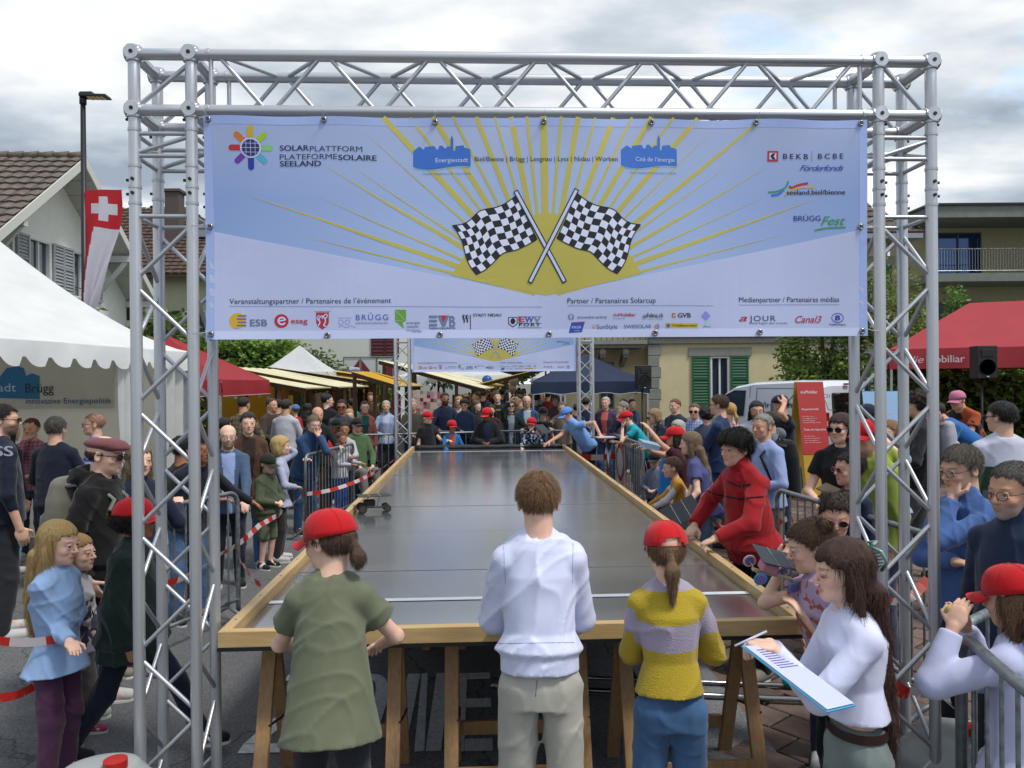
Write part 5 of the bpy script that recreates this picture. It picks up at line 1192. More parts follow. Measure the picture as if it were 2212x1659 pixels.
for k in range(8):
 b = MB(); t0 = .05 + k * 1.2375; z = ZD + (.0012 if k % 2 else 0)
 b.prism([lc(TK(.055, t0 + .0025, z)), lc(TK(TW - .055, t0 + .0025, z)), lc(TK(TW - .055, t0 + 1.235, z - .001)), lc(TK(.055, t0 + 1.235, z - .001))], (0, 0, 0), (0, 0, -.018)); b.obj('deck_panel', M_DECK, tk, bevel=.001)
M_LINE = mat('white_tape', '#dfe1e4', .5, var=.06, vscale=20)
for t0, w_ in ((.62, .05), (9.45, .03)):
 b = MB(); b.prism([lc(TK(.056, t0, ZD + .0035)), lc(TK(TW - .056, t0, ZD + .0035)), lc(TK(TW - .056, t0 + w_, ZD + .0035)), lc(TK(.056, t0 + w_, ZD + .0035))], (0, 0, 0), (0, 0, -.0015)); b.obj('start_line' if t0 < 1 else 'finish_line', M_LINE, tk)
def rim(a0, t0, a1, t1, m):
 b = MB(); b.prism([lc(TK(a0, t0, ZR - .072)), lc(TK(a1, t0, ZR - .072)), lc(TK(a1, t1, ZR - .072)), lc(TK(a0, t1, ZR - .072))], (0, 0, 0), (0, 0, .072)); return b.obj('rim_board', m, tk, bevel=.003)
rim(0, 0, TW, .05, WOODV if False else mat('pine_crosswise', '#c4a878', .5, var=.24, vscale=3.5, bump=.08, bscale=20, stretch=(.7, 12, 9), col2='#a88a58'))
MW = mat('pine_long', '#c4a878', .5, var=.24, vscale=3.5, bump=.08, bscale=20, stretch=(12, .7, 9), col2='#a88a5c')
for k in range(3):
 for a0 in (0, TW - .05): rim(a0, .0502 + 3.31 * k, a0 + .05, .0502 + 3.31 * (k + 1) - .003, MW)
for k in range(24):
 for a0 in (.025, TW - .025):
  b = MB(); b.lathe([(.0075, 0), (.007, .0018), (.001, .002)], 10, lc(TK(a0, .18 + .41 * k, ZR)) - Vector((0, 0, 0))); b.obj('screw_head', STEEL, tk)
b = MB(); b.prism([lc(TK(-.002, -.002, ZR - .088)), lc(TK(TW + .002, -.002, ZR - .088)), lc(TK(TW + .002, TL, ZR - .088)), lc(TK(-.002, TL, ZR - .088))], (0, 0, 0), (0, 0, .0155)); b.obj('base_board', BLACK, tk)
b = MB(); pts = [lc(TK(.05 + (TW - .1) * i / 20, TL + .02 - .0, ZR - .03 + .006 * math.sin(i * 2.1))) for i in range(21)]; b.tube(pts, .048, 12); b.obj('end_cushion', mat('black_foam', '#1b1c1f', .6, var=.15), tk, smooth=True)
for k in range(4): b = MB(); p = lc(TK(.15 + .79 * k, TL + .02, ZR - .03)); b.tube([p - UX * .012, p + UX * .012], .050, 12); b.obj('tape_band', mat('grey_tape', '#34353a', .4), tk)
# ---- trestles
def trestle(a, t, w, label):
 c = TK(a, t, 0); root = empty('trestle', c, AL, label, 'trestle', 'pine trestles carrying the race track'); zt = ZR - .09
 b = MB(); b.box((0, 0, zt - .035), (w + .12, .055, .07)); b.obj('crossbeam', TWOOD, root, bevel=.003)
 for x in (-w / 2, w / 2):
  for s_ in (-1, 1):
   b = MB(); b.beam((x, s_ * .03, zt - .06), (x, s_ * .30, .0), .065, .035, up=(0, 1, 0)); b.obj('leg', TWOOD, root, bevel=.003)
  b = MB(); b.tube([(x + .03, -.17, .42), (x + .035, 0, .38), (x + .03, .17, .34)], .006, 5); b.obj('spreader_cord', BLACK, root)
 for s_ in (-1, 1):
  b = MB(); b.beam((-w / 2 + .03, s_ * .245, .20), (w / 2 - .03, s_ * .245, .20), .022, .07); b.obj('rail', TWOOD, root, bevel=.002)
n = 0
for t_, nm in ((.30, 'first'), (2.6, 'second'), (5.0, 'third'), (7.4, 'fourth'), (9.5, 'last')):
 for a_, w_, q in ((.46, .60, 'left'), (1.34, .62, 'middle'), (2.17, .60, 'right')):
  trestle(a_, t_, w_, 'pine trestle, %s one of the %s row under the black race track' % (q, nm))
# ================================================================ truss portals
cylm = MB(); cylm.tube([(0, 0, 0), (0, 0, 1)], 1, 20, cap=True); CYL = me_np('tube', cylm.v, cylm.f); CYL.materials.append(ALU)
_n = len(CYL.polygons); CYL.polygons.foreach_set('use_smooth', np.array([len(p.vertices) == 4 for p in CYL.polygons]))
cyl2 = CYL.copy(); cyl2.materials.clear(); cyl2.materials.append(ALU_B)
def cyl(name, a, b, r, parent, me=None):
 a = Vector(a); b = Vector(b); o = link(name, me or CYL, parent); d = b - a
 o.matrix_local = Matrix.Translation(a) @ d.to_track_quat('Z', 'Y').to_matrix().to_4x4() @ Matrix.Diagonal((r, r, d.length, 1)); return o
def truss_portal(org, length, ztop, label, detail=True):
 S_ = .24; r = .0245; rb = .0095
 root = empty('truss_portal', org, AL, label, 'truss', 'aluminium truss portals over the track')
 nd = 12
 def joint(x, y, z):
  b = MB();
  for dx, dy, dz in ((1, 0, 0), (0, 1, 0), (0, 0, 1)):
   d = Vector((dx, dy, dz)) * .033; b.tube([Vector((x, y, z)) - d, Vector((x, y, z)) + d], .0315, 14)
  o = b.obj('corner_joint', ALU, root, smooth=False)
  if detail:
   for q in (Vector((x, y - .034, z)),): c = MB(); c.tube([q, q - Vector((0, .002, 0))], .009, 6); c.obj('socket_hole', BLACK, o)
 for x in (0, S_, length - S_, length):
  for y in (0, S_):
   cyl('chord', (x, y, .03), (x, y, ztop - S_ - .03), r, root); cyl('chord', (x, y, ztop - S_ + .03), (x, y, ztop - .03), r, root)
   for z in (ztop, ztop - S_): joint(x, y, z)
   for dz in (.085, .24, .33, .40) if detail else (.1, .35):
    b = MB(); b.tube([(x, y, ztop - S_ - dz - .006), (x, y, ztop - S_ - dz + .006)], r + .003, 16); b.obj('coupler_ring', ALU_B, root)
   if detail:
    for dz in (.04, .30, .36):
     sx = -1 if x < length / 2 else 1; b = MB(); b.tube([(x + sx * .02, y, ztop - S_ - dz), (x + sx * .036, y, ztop - S_ - dz)], .0065, 8); b.obj('bolt', DARKMETAL, root)
     if y == 0 and dz > .2: b = MB(); b.tube([(x, y - .02, ztop - S_ - dz), (x, y - .032, ztop - S_ - dz)], .0075, 8); b.obj('bolt', DARKMETAL, root)
 for y in (0, S_):
  for z in (ztop, ztop - S_):
   cyl('chord', (.03, y, z), (S_ - .03, y, z), r, root); cyl('chord', (S_ + .03, y, z), (length - S_ - .03, y, z), r, root); cyl('chord', (length - S_ + .03, y, z), (length - .03, y, z), r, root)
   for x in (S_ + .075, length - S_ - .075):
    b = MB(); b.tube([(x - .006, y, z), (x + .006, y, z)], r + .003, 16); b.obj('coupler_ring', ALU_B, root)
 for x in (0, S_, length - S_, length):
  for z in (ztop, ztop - S_): cyl('chord', (x, .03, z), (x, S_ - .03, z), r, root)
 z1 = ztop - S_
 def zig(p, q, off, n, flip=0, nm='brace', me=None):
  """zigzag between chord lines p and q (each (start, end))"""
  (a0, a1), (b0, b1) = p, q
  for k in range(n):
   f0, f1 = (k + .06) / n, (k + .94) / n
   A = (a0.lerp(a1, f0), b0.lerp(b1, f1)) if (k + flip) % 2 == 0 else (b0.lerp(b1, f0), a0.lerp(a1, f1))
   d = (A[1] - A[0]).normalized() * .014; cyl(nm, A[0] + d, A[1] - d, rb, root, me or cyl2)
 V_ = Vector
 for x0 in (0, length - S_):
  for k, dz in enumerate((.10, .195, .455)):
   for (pa, pb) in (((x0, 0), (x0 + S_, 0)), ((x0, S_), (x0 + S_, S_)), ((x0, 0), (x0, S_)), ((x0 + S_, 0), (x0 + S_, S_))):
    pa_ = V_((pa[0], pa[1], z1 - dz)); pb_ = V_((pb[0], pb[1], z1 - dz)); d = (pb_ - pa_).normalized() * .02; cyl('rung', pa_ + d, pb_ - d, rb, root, cyl2)
    if k == 0:
     cyl('brace', V_((pa[0], pa[1], z1 - .18)) + d, V_((pb[0], pb[1], z1 - .115)) - d, rb, root, cyl2)
  zt_ = z1 - .475; nz_ = int(round(zt_ / .262))
  lines = [(V_((x0, 0, zt_)), V_((x0, 0, .05))), (V_((x0 + S_, 0, zt_)), V_((x0 + S_, 0, .05))), (V_((x0 + S_, S_, zt_)), V_((x0 + S_, S_, .05))), (V_((x0, S_, zt_)), V_((x0, S_, .05)))]
  fl_ = 1 if x0 == 0 else 0
  zig(lines[0], lines[1], 0, nz_, fl_); zig(lines[3], lines[2], 0, nz_, 1 - fl_); zig(lines[0], lines[3], 0, nz_, 0); zig(lines[1], lines[2], 0, nz_, 1)
  for y in (0, S_): cyl('brace', V_((x0 + .02, y, z1 + .02)) if x0 == 0 else V_((x0 + .02, y, ztop - .02)), V_((x0 + S_ - .02, y, ztop - .05)) if x0 == 0 else V_((x0 + S_ - .04, y, z1 + .02)), rb, root, cyl2)
 A, B_ = S_ + .1, length - S_ - .1
 top = [(V_((A, 0, z1)), V_((B_, 0, z1))), (V_((A, 0, ztop)), V_((B_, 0, ztop))), (V_((A, S_, ztop)), V_((B_, S_, ztop))), (V_((A, S_, z1)), V_((B_, S_, z1)))]
 zig(top[1], top[0], 0, nd, 0); zig(top[2], top[3], 0, nd, 1); zig(top[1], top[2], 0, nd, 0); zig(top[0], top[3], 0, nd, 1)
 for x in (A - .015, B_ + .015):
  for y in (0, S_): cyl('rung', (x, y, z1 + .02), (x, y, ztop - .02), rb, root, cyl2)
 for x0 in (0, length - S_):
  b = MB(); b.box((x0 + S_ / 2, S_ / 2, .012), (.34, .34, .012)); b.obj('base_plate', DARKMETAL, root)
 return root
TA = P(290, 118, 3.30); TA.z = 0
truss_portal(TA, 3.5, 3.42, 'near aluminium truss portal carrying the large banner over the start')
TB = P(854, 830, 13.55); TB.z = 0
truss_portal(TB, 3.5, 3.42, 'far aluminium truss portal behind the finish of the race track', detail=False)
# ================================================================ the banner
def banner_frame(org):   # org: portal origin, returns lower left of banner and plane point function
 o = org + UX * (.24 + .07) + Vector((0, 0, 3.42 - .24 - .025)); o -= VX * .028
 return o
BO = P(440, 250, 3.287); n_pl = -VX
def on_plane(px, py):
 """photo point -> (s, t) metres on the banner plane"""
 dr = P(px, py, 1.0) - Vector((0, 0, CAMH)); c = Vector((0, 0, CAMH)); k = (BO - c).dot(n_pl) / dr.dot(n_pl); q = c + dr * k - BO
 return q.dot(UX), q.z
c_tl, c_tr, c_br, c_bl = on_plane(440, 250), on_plane(1870, 255), on_plane(1876, 723), on_plane(440, 736)
BW = (c_tr[0] + c_br[0]) / 2; BH = -(c_bl[1] + c_br[1]) / 2
_P = [(440, 250), (1870, 255), (1876, 723), (440, 736)]
def st(px, py):
 """photo point on the banner -> ideal rectangular banner coordinates (metres from the top left; t negative downwards), bilinear"""
 u, v = .5, .5
 for _ in range(6):
  x = (_P[0][0] * (1 - u) + _P[1][0] * u) * (1 - v) + (_P[3][0] * (1 - u) + _P[2][0] * u) * v; y = (_P[0][1] * (1 - u) + _P[1][1] * u) * (1 - v) + (_P[3][1] * (1 - u) + _P[2][1] * u) * v
  u += (px - x) / 1433; v += (py - y) / 477
 return u * BW, -v * BH
def sag(s, t):
 """bulge of the sheet out of its plane and droop of its top edge between the ties"""
 u = s / BW; top_ = math.exp(t * 9) if not isinstance(t, np.ndarray) else np.exp(t * 9); sn = np.sin
 return .006 * sn(s * 5.3 + t * 3) + .004 * sn(s * 11 - t * 6) + .010 * sn(s * 2.1 + 1) * sn(t * 3.2) + .006 * top_ * sn(s / BW * math.pi * 12)
LY = [0]
def bn_mesh(name, V, F, m, parent, layer=1, copyto=None):
 V = np.asarray(V, float); s, t = V[:, 0], V[:, 1]; y = -sag(s, t) - .0005 * layer - V[:, 2]
 W = np.stack([s * 1.0, y, t - .004 * np.sin(s / BW * math.pi * 6) ** 2 * np.exp(t * 7)], 1)
 return link(name, me_np(name, W, F, smooth=layer == 0), parent, m)
bn = empty('banner', BO, AL, 'large pale blue solar cup banner with crossed chequered flags on the near truss', 'banner')
BLUE = mat('banner_blue', '#9db8ee', .55, var=.10, vscale=1.1, bump=.06, bscale=6, transl=.4);
BWHT = mat('banner_white', '#dde3fc', .55, var=.05, vscale=1.3, bump=.06, bscale=6, transl=.4)
BDARK = mat('banner_hem', '#8fa6da', .55, var=.08, vscale=2, transl=.12)
BYEL = mat('print_yellow', '#cdc25e', .55, var=.06, vscale=2, transl=.2)
INK = {}
def ink(c):
 if c not in INK: INK[c] = mat('print_' + c.strip('#'), c, .55)
 return INK[c]
def grid(s0, s1, t0, t1, ns, nt):
 V = [(s0 + (s1 - s0) * i / ns, t0 + (t1 - t0) * j / nt, 0) for j in range(nt + 1) for i in range(ns + 1)]; F = [(j * (ns + 1) + i, j * (ns + 1) + i + 1, (j + 1) * (ns + 1) + i + 1, (j + 1) * (ns + 1) + i) for j in range(nt) for i in range(ns)]
 return V, F
def gradient_sheet():
 m = bpy.data.materials.new('banner_print'); m.use_nodes = True; N = m.node_tree.nodes; L = m.node_tree.links; b = N['Principled BSDF']; b.inputs['Roughness'].default_value = .5
 tc = N.new('ShaderNodeTexCoord'); sp = N.new('ShaderNodeSeparateXYZ'); L.new(tc.outputs['Object'], sp.inputs[0])
 # paper-white margin glow towards the top and the centre, blue in the corners: part of the printed artwork
 ce = st(1165, 560)
 mp = N.new('ShaderNodeMapping'); mp.inputs['Location'].default_value = (-ce[0] * .55, 0, -ce[1] * 1.0); mp.inputs['Scale'].default_value = (.55, 0, 1.0); L.new(tc.outputs['Object'], mp.inputs[0])
 ln = N.new('ShaderNodeVectorMath'); ln.operation = 'LENGTH'; L.new(mp.outputs[0], ln.inputs[0])
 rp = N.new('ShaderNodeValToRGB'); rp.color_ramp.elements[0].position = .15; rp.color_ramp.elements[1].position = .85; rp.color_ramp.elements[0].color = (*srgb('#bcd2fb'), 1); rp.color_ramp.elements[1].color = (*srgb('#98b4ea'), 1)
 L.new(ln.outputs['Value'], rp.inputs[0])
 mr = N.new('ShaderNodeMapRange'); mr.inputs['From Min'].default_value = -.36; mr.inputs['From Max'].default_value = -.05; L.new(sp.outputs['Z'], mr.inputs[0])
 nz = N.new('ShaderNodeTexNoise'); nz.inputs['Scale'].default_value = 1.4; nz.inputs['Detail'].default_value = 3; L.new(tc.outputs['Object'], nz.inputs['Vector'])
 mu = N.new('ShaderNodeMath'); mu.operation = 'MULTIPLY'; L.new(mr.outputs[0], mu.inputs[0]); L.new(nz.outputs[0], mu.inputs[1])
 mx = N.new('ShaderNodeMix'); mx.data_type = 'RGBA'; L.new(mu.outputs[0], mx.inputs[0]); L.new(rp.outputs[0], mx.inputs[6]); mx.inputs[7].default_value = (*srgb('#d2dbfa'), 1)
 L.new(mx.outputs[2], b.inputs['Base Color'])
 tr = N.new('ShaderNodeBsdfTranslucent'); L.new(mx.outputs[2], tr.inputs[0]); ms = N.new('ShaderNodeMixShader'); ms.inputs[0].default_value = .4; L.new(b.outputs[0], ms.inputs[1]); L.new(tr.outputs[0], ms.inputs[2]); L.new(ms.outputs[0], N['Material Output'].inputs[0])
 return m
V, F = grid(0, BW, 0, -BH, 120, 44); sheet = bn_mesh('sheet', V, F, gradient_sheet(), bn, 0)
# lower white field (a shallow V)
def strip_poly(topf, botf, s0, s1, n):
 V = []; F = []
 for i in range(n + 1):
  s = s0 + (s1 - s0) * i / n; a, b = topf(s), botf(s)
  for j in range(9): V.append((s, a + (b - a) * j / 8, 0))
 for i in range(n):
  for j in range(8): k = i * 9 + j; F.append((k, k + 9, k + 10, k + 1))
 return V, F
vl, vb, vr = st(440, 497), st(1165, 640), st(1873, 490)
vee = lambda s: np.interp(s, [0, vb[0], BW], [vl[1], vb[1] + .0, vr[1]])
V, F = strip_poly(vee, lambda s: -BH, 0, BW, 60); bn_mesh('lower_field', V, F, BWHT, bn, 1)
V1, F1 = grid(0, BW, 0, -.036, 60, 2); V2, F2 = grid(0, .036, -.036, -BH, 2, 30); V3, F3 = grid(BW - .036, BW, -.036, -BH, 2, 30); V4, F4 = grid(.036, BW - .036, -BH + .036, -BH, 60, 2)
hemm = mat('hem_shade', '#93a5d6', .55, transl=.08);
V = V1 + V2 + V3; F = F1 + [tuple(i + len(V1) for i in f) for f in F2] + [tuple(i + len(V1) + len(V2) for i in f) for f in F3]; bn_mesh('hem', V, F, mat('hem_double', '#a0b4e4', .55, transl=.05), bn, 1.6); bn_mesh('hem', V4, F4, mat('hem_lower', '#ccd5f8', .55, transl=.05), bn, 1.6)
# rays
C0 = st(1165, 640);
def ray_strip(ang, r0, r1, w1, w_end=None):
 """tapered ray along direction ang (deg from up), half width angle"""
 V = []; F = []; n = 14; dx, dy = math.sin(R(ang)), math.cos(R(ang))
 for i in range(n + 1):
  f = i / n; r = r0 + (r1 - r0) * f; w = w1 * (1 - f) + (w_end if w_end is not None else 0) * f
  cx, cy = C0[0] + dx * r, C0[1] + dy * r
  V += [(cx - dy * w, cy + dx * w, 0), (cx + dy * w, cy - dx * w, 0)]
 for i in range(n): F.append((2 * i, 2 * i + 1, 2 * i + 3, 2 * i + 2))
 return V, F
RV, RF = [], []
tops = [(817, 252), (872, 252), (928, 262), (985, 252), (1015, 252), (1052, 252), (1090, 252), (1125, 252), (1160, 252), (1200, 252), (1240, 252), (1278, 252), (1330, 252), (1372, 252), (1428, 258), (1470, 252)]
src = [((817, 250), 7), ((873, 250), 3.4), ((922, 250), 6.5), ((965, 250), 3.4), ((1015, 250), 6), ((1055, 250), 3.2), ((1090, 250), 7), ((1124, 250), 4), ((1160, 250), 9), ((1198, 250), 4), ((1235, 250), 7), ((1272, 250), 3.2), ((1312, 250), 7), ((1352, 250), 3.2), ((1395, 250), 6.5), ((1443, 250), 3.2), ((1497, 250), 6.5)]
side = [((774, 280), 0, 3), ((682, 352), 0, 6), ((746, 355), 0, 3.4), ((516, 416), 0, 6), ((662, 418), 0, 3.4), ((628, 506), 0, 3.6), ((1545, 262), 0, 3), ((1632, 258), 2.4, 6), ((1570, 350), 0, 3.4), ((1660, 352), 0, 5), ((1650, 420), 0, 3.2), ((1780, 418), 0, 6), ((1700, 500), 0, 3.4), ((712, 300), 0, 0)]
k_ = BW / 1433
def add_ray(tip, wtip, wbase):
 s_, t_ = st(*tip); dx, dy = s_ - C0[0], t_ - C0[1]; r = math.hypot(dx, dy); a = math.degrees(math.atan2(dx, dy)); V, F = ray_strip(a, .05, r, wbase * k_, wtip * k_)
 o = len(RV); RV.extend(V); RF.extend([tuple(i + o for i in f) for f in F])
for (tip, w) in src: add_ray(tip, w * .8, w * .85)
for (tip, w0, w1) in side:
 if w1: add_ray(tip, w0, w1 * 1.25)
bn_mesh('sun_rays', RV, RF, BYEL, bn, 2)
# yellow core: fan that melts into the rays
arc = [(440 + 0, 0)]
core_px = [(1165, 638), (1010, 606), (960, 594), (985, 560), (1010, 520), (1060, 480), (1110, 468), (1145, 462), (1165, 460), (1190, 462), (1225, 468), (1275, 480), (1325, 520), (1350, 555), (1372, 590), (1320, 604)]
core_px = [(a[0] + (b[0] - a[0]) * f / 5, a[1] + (b[1] - a[1]) * f / 5) for a, b in zip(core_px, core_px[1:] + core_px[:1]) for f in range(5)]; cp_ = [st(*p) for p in core_px]; V = [(C0[0], C0[1] + .10, 0)] + [(a, b, 0) for a, b in cp_]; VV, FF = [], []
for i in range(1, len(V)):
 a, b, c = np.array(V[0]), np.array(V[i]), np.array(V[i % (len(V) - 1) + 1]); o = len(VV)
 for u in range(13):
  for v in range(2): pt = a + (b * (1 - v) + c * v - a) * (u / 12); VV.append(tuple(pt))
 for u in range(12): FF.append((o + 2 * u, o + 2 * u + 1, o + 2 * u + 3, o + 2 * u + 2))
bn_mesh('sun_core', VV, FF, BYEL, bn, 2.6)
# crossed flags: cells measured on one flag, mirrored for the other
FC = [[(1103, 408), (1142, 497), (1166, 560 - 30)]]
def flag_cell(u, v):
 """u 0..1 from the staff outwards, v 0..1 downwards; left flag, in photo units"""
 top = np.array([(1102, 420), (1082, 436), (1060, 447), (1022, 453), (1000, 477), (982, 485), (962, 487)], float)
 bot = np.array([(1147, 516), (1122, 530), (1100, 540), (1072, 545), (1052, 566), (1035, 582), (1013, 594)], float)
 k = np.linspace(0, 1, 7); sm = lambda arr, x: np.array([np.interp(x, k, arr[:, 0]), np.interp(x, k, arr[:, 1])])
 f = lambda arr, x: (sm(arr, max(x - .05, 0)) + sm(arr, x) * 2 + sm(arr, min(x + .05, 1))) / 4
 p = f(top, u) * (1 - v) + f(bot, u) * v; dx = (bot[0] - top[0]) / 100; bul = math.sin(v * math.pi * 2) * 3.2 * (0.3 + u); return p[0] + bul, p[1] - bul * .3
def flag_print(mirror):
 KV, KF, WV, WF = [], [], [], []; nu, nv = 11, 7; sub = 3
 def pt(u, v): x, y = flag_cell(min(max(u, -.0), 1), v); x = (2 * 1166.5 - x) if mirror else x; s_, t_ = st(x, y - (2 if mirror else 0)); return (s_, t_, 0)
 for i in range(nu):
  for j in range(nv):
   kk, kf = (KV, KF) if (i + j) % 2 == 0 else (WV, WF)
   for a in range(sub):
    for c in range(sub):
     q = [pt((i + (a + e) / sub) / nu, (j + (c + g_) / sub) / nv) for e, g_ in ((0, 0), (1, 0), (1, 1), (0, 1))]; o = len(kk); kk += q if mirror else q[::-1]; kf.append((o, o + 1, o + 2, o + 3))
 fr = MB()
 bn_mesh('black_squares', KV, KF, ink('#14161f'), bn, 4); bn_mesh('white_squares', WV, WF, ink('#dbe1f8'), bn, 4)
 O = [];
 for u in np.linspace(0, 1, 40): O.append(pt(u, 0))
 for v in np.linspace(0, 1, 24)[1:]: O.append(pt(1, v))
 for u in np.linspace(1, 0, 40)[1:]: O.append(pt(u, 1))
 O.append(O[0]); lv, lf = line_strip([(p[0], p[1]) for p in O], 2.2 * k_); bn_mesh('outline', lv, lf, ink('#14161f'), bn, 5)
def line_strip(pts, w, closed=False):
 V, F = [], []; n = len(pts)
 for i, p in enumerate(pts):
  a = np.array(pts[max(i - 1, 0)]); b = np.array(pts[min(i + 1, n - 1)]); d = b - a; d = d / (np.linalg.norm(d) + 1e-9); nn_ = np.array([-d[1], d[0]]) * w / 2
  V += [(p[0] + nn_[0], p[1] + nn_[1], 0), (p[0] - nn_[0], p[1] - nn_[1], 0)]
 for i in range(n - 1): F.append((2 * i + 1, 2 * i + 3, 2 * i + 2, 2 * i))
 return V, F
def pline(name, pts, w, col, layer=3, curve=False):
 q = [st(*p) for p in pts]
 if curve:
  q2 = []
  for i in range(len(q) - 1):
   p0, p1, p2, p3 = [np.array(q[min(max(i + k, 0), len(q) - 1)]) for k in (-1, 0, 1, 2)]
   for t in np.linspace(0, 1, 7)[:-1]: q2.append(tuple(.5 * ((2 * p1) + (-p0 + p2) * t + (2 * p0 - 5 * p1 + 4 * p2 - p3) * t * t + (-p0 + 3 * p1 - 3 * p2 + p3) * t ** 3)))
  q = q2 + [q[-1]]
 else:
  q2 = []
  for a, b in zip(q[:-1], q[1:]):
   m_ = max(1, int(math.hypot(b[0] - a[0], b[1] - a[1]) / .05)); q2 += [(a[0] + (b[0] - a[0]) * i / m_, a[1] + (b[1] - a[1]) * i / m_) for i in range(m_)]
  q = q2 + [q[-1]]
 V, F = line_strip(q, w * k_); return bn_mesh(name, V, F, ink(col), bn, layer)
flag_print(False); flag_print(True)
for i_, (a, b) in enumerate((((1099, 411), (1205, 610)), ((1231, 409), (1129, 611)))):
 pline('flag_staff', [a, b], 11, '#14161f', 6 + i_ * 2); a2 = (a[0] + (b[0] - a[0]) * .012, a[1] + (b[1] - a[1]) * .012); b2 = (b[0] + (a[0] - b[0]) * .012, b[1] + (a[1] - b[1]) * .012); pline('flag_staff', [a2, b2], 6, '#c6cff0', 7 + i_ * 2)
def poly(name, pts, col, layer=3):
 q = [st(*p) for p in pts]; return bn_mesh(name, [(a, b, 0) for a, b in q], [tuple(range(len(q)))], ink(col), bn, layer)
def disc(name, cx, cy, r, col, layer=3, ry=None, n=28, a0=0, a1=360):
 ry = ry or r; return poly(name, [(cx + r * math.cos(R(a0 + (a1 - a0) * i / n)), cy - ry * math.sin(R(a0 + (a1 - a0) * i / n))) for i in range(n + (1 if a1 - a0 < 360 else 0))], col, layer)
def ring(name, cx, cy, r, w, col, layer=4, ry=None, a0=0, a1=360): return pline(name, [(cx + r * math.cos(R(a)), cy - (ry or r) * math.sin(R(a))) for a in np.linspace(a0, a1, 25)], w, col, layer)
def rect(name, x0, y0, x1, y1, col, layer=3): return poly(name, [(x0, y1), (x1, y1), (x1, y0), (x0, y0)], col, layer)
def tx(txt, x, y, cap, col, w=None, bold=0.0, shear=0.0, layer=4, name='lettering', spacing=1.0):
 """x, y: left end of the baseline in photo units; cap: capital height; w: whole width"""
 s_, t_ = st(x, y); v, f = text_mesh(txt, 1.0, bold, shear, spacing); h_ = cap * k_ / .70; ww = (v[:, 0].max() - v[:, 0].min()) * h_; sx = h_ * ((w * k_) / ww if w else 1)
 V = np.stack([s_ + (v[:, 0] - v[:, 0].min()) * sx, t_ + v[:, 1] * h_, v[:, 2] * h_], 1); return bn_mesh(name, V, f, ink(col), bn, layer)
NAVY = '#15204f'; BK = '#12141c'
# solar platform logo
sc_ = (538, 319)
for a, c, L_ in ((90, '#c9a51c', 26), (45, '#9dbd20', 24), (0, '#7fc07c', 24), (-45, '#4fa9cc', 24), (-90, '#1c35a0', 26), (-135, '#6b2f9c', 24), (180, '#b8242e', 24), (135, '#cf6f1a', 24)):
 dx, dy = math.cos(R(a)), -math.sin(R(a)); w_ = 6.3; r0, r1 = 22, 22 + L_ - w_; px_, py_ = -dy, dx
 P_ = [(sc_[0] + dx * r0 + px_ * w_, sc_[1] + dy * r0 + py_ * w_)] + [(sc_[0] + dx * (r1 + w_ * math.cos(q)) + px_ * w_ * math.sin(q), sc_[1] + dy * (r1 + w_ * math.cos(q)) + py_ * w_ * math.sin(q)) for q in np.linspace(math.pi / 2, -math.pi / 2, 10)] + [(sc_[0] + dx * r0 - px_ * w_, sc_[1] + dy * r0 - py_ * w_)]
 poly('petal', P_[::-1], c, 3)
disc('logo_disc', *sc_, 21.5, '#c9d3f5', 4); disc('logo_disc', *sc_, 18.5, '#1b2a66', 5)
for k in (-1, 0, 1):
 hh_ = math.sqrt(18 ** 2 - (k * 9.5) ** 2); pline('cell_line', [(sc_[0] + k * 9.5, sc_[1] - hh_), (sc_[0] + k * 9.5, sc_[1] + hh_)], .9, '#c6cff0', 6); pline('cell_line', [(sc_[0] - hh_, sc_[1] + k * 9.5), (sc_[0] + hh_, sc_[1] + k * 9.5)], .9, '#c6cff0', 6)
tx('SOLAR', 598, 325, 11.5, NAVY, 62, bold=.025); tx('PLATTFORM', 662, 327, 11.5, NAVY, 111); tx('PLATEFORME', 598, 344, 11.5, NAVY, 122); tx('SOLAIRE', 722, 346, 11.5, NAVY, 81, bold=.025); tx('SEELAND', 598, 359, 11.5, NAVY, 88, bold=.025)
# energy town skyline logos
def skyline(x, y, txt, sub, tw):
 pts = [(0, 56), (0, 22), (13, 12), (23, 19), (25, 13), (45, 11), (50, 19), (54, 19), (56, 11), (61, 10), (66, 15), (70, 17), (72, 13), (80, 12), (80, -3), (83, -12), (86, -3), (86, 22), (90, 22), (91, 12), (108, 10), (109, 15), (121, 18), (123, 22), (123, 58)]
 bot = [(110, 55.5), (95, 55), (80, 56.5), (60, 59.5), (40, 62.5), (20, 62), (8, 60)]
 poly('skyline', [(x + a, y + b) for a, b in (pts + bot)][::-1], '#2f6bc4', 3)
 pline('skyline_edge', [(x, y + 58), (x + 20, y + 63), (x + 45, y + 63.5), (x + 80, y + 58), (x + 123, y + 57)], 1.2, '#7fc0c8', 4, curve=True)
 tx(txt, x + (48 if tw < 80 else 32), y + 47, 9.5, '#c6cff0', tw, layer=5); tx(sub, x + 20, y + 73.5, 4.3, '#5a78ae', 103, layer=4)
skyline(880, 302, 'Energiestadt', 'Lokales Engagement für unser Klima', 70); skyline(1327, 300, 'Cité de l’énergie', 'Notre engagement local pour le climat.', 86)
tx('Biel/Bienne | Brügg | Lengnau | Lyss | Nidau | Worben', 1012, 347, 10, BK, 308)
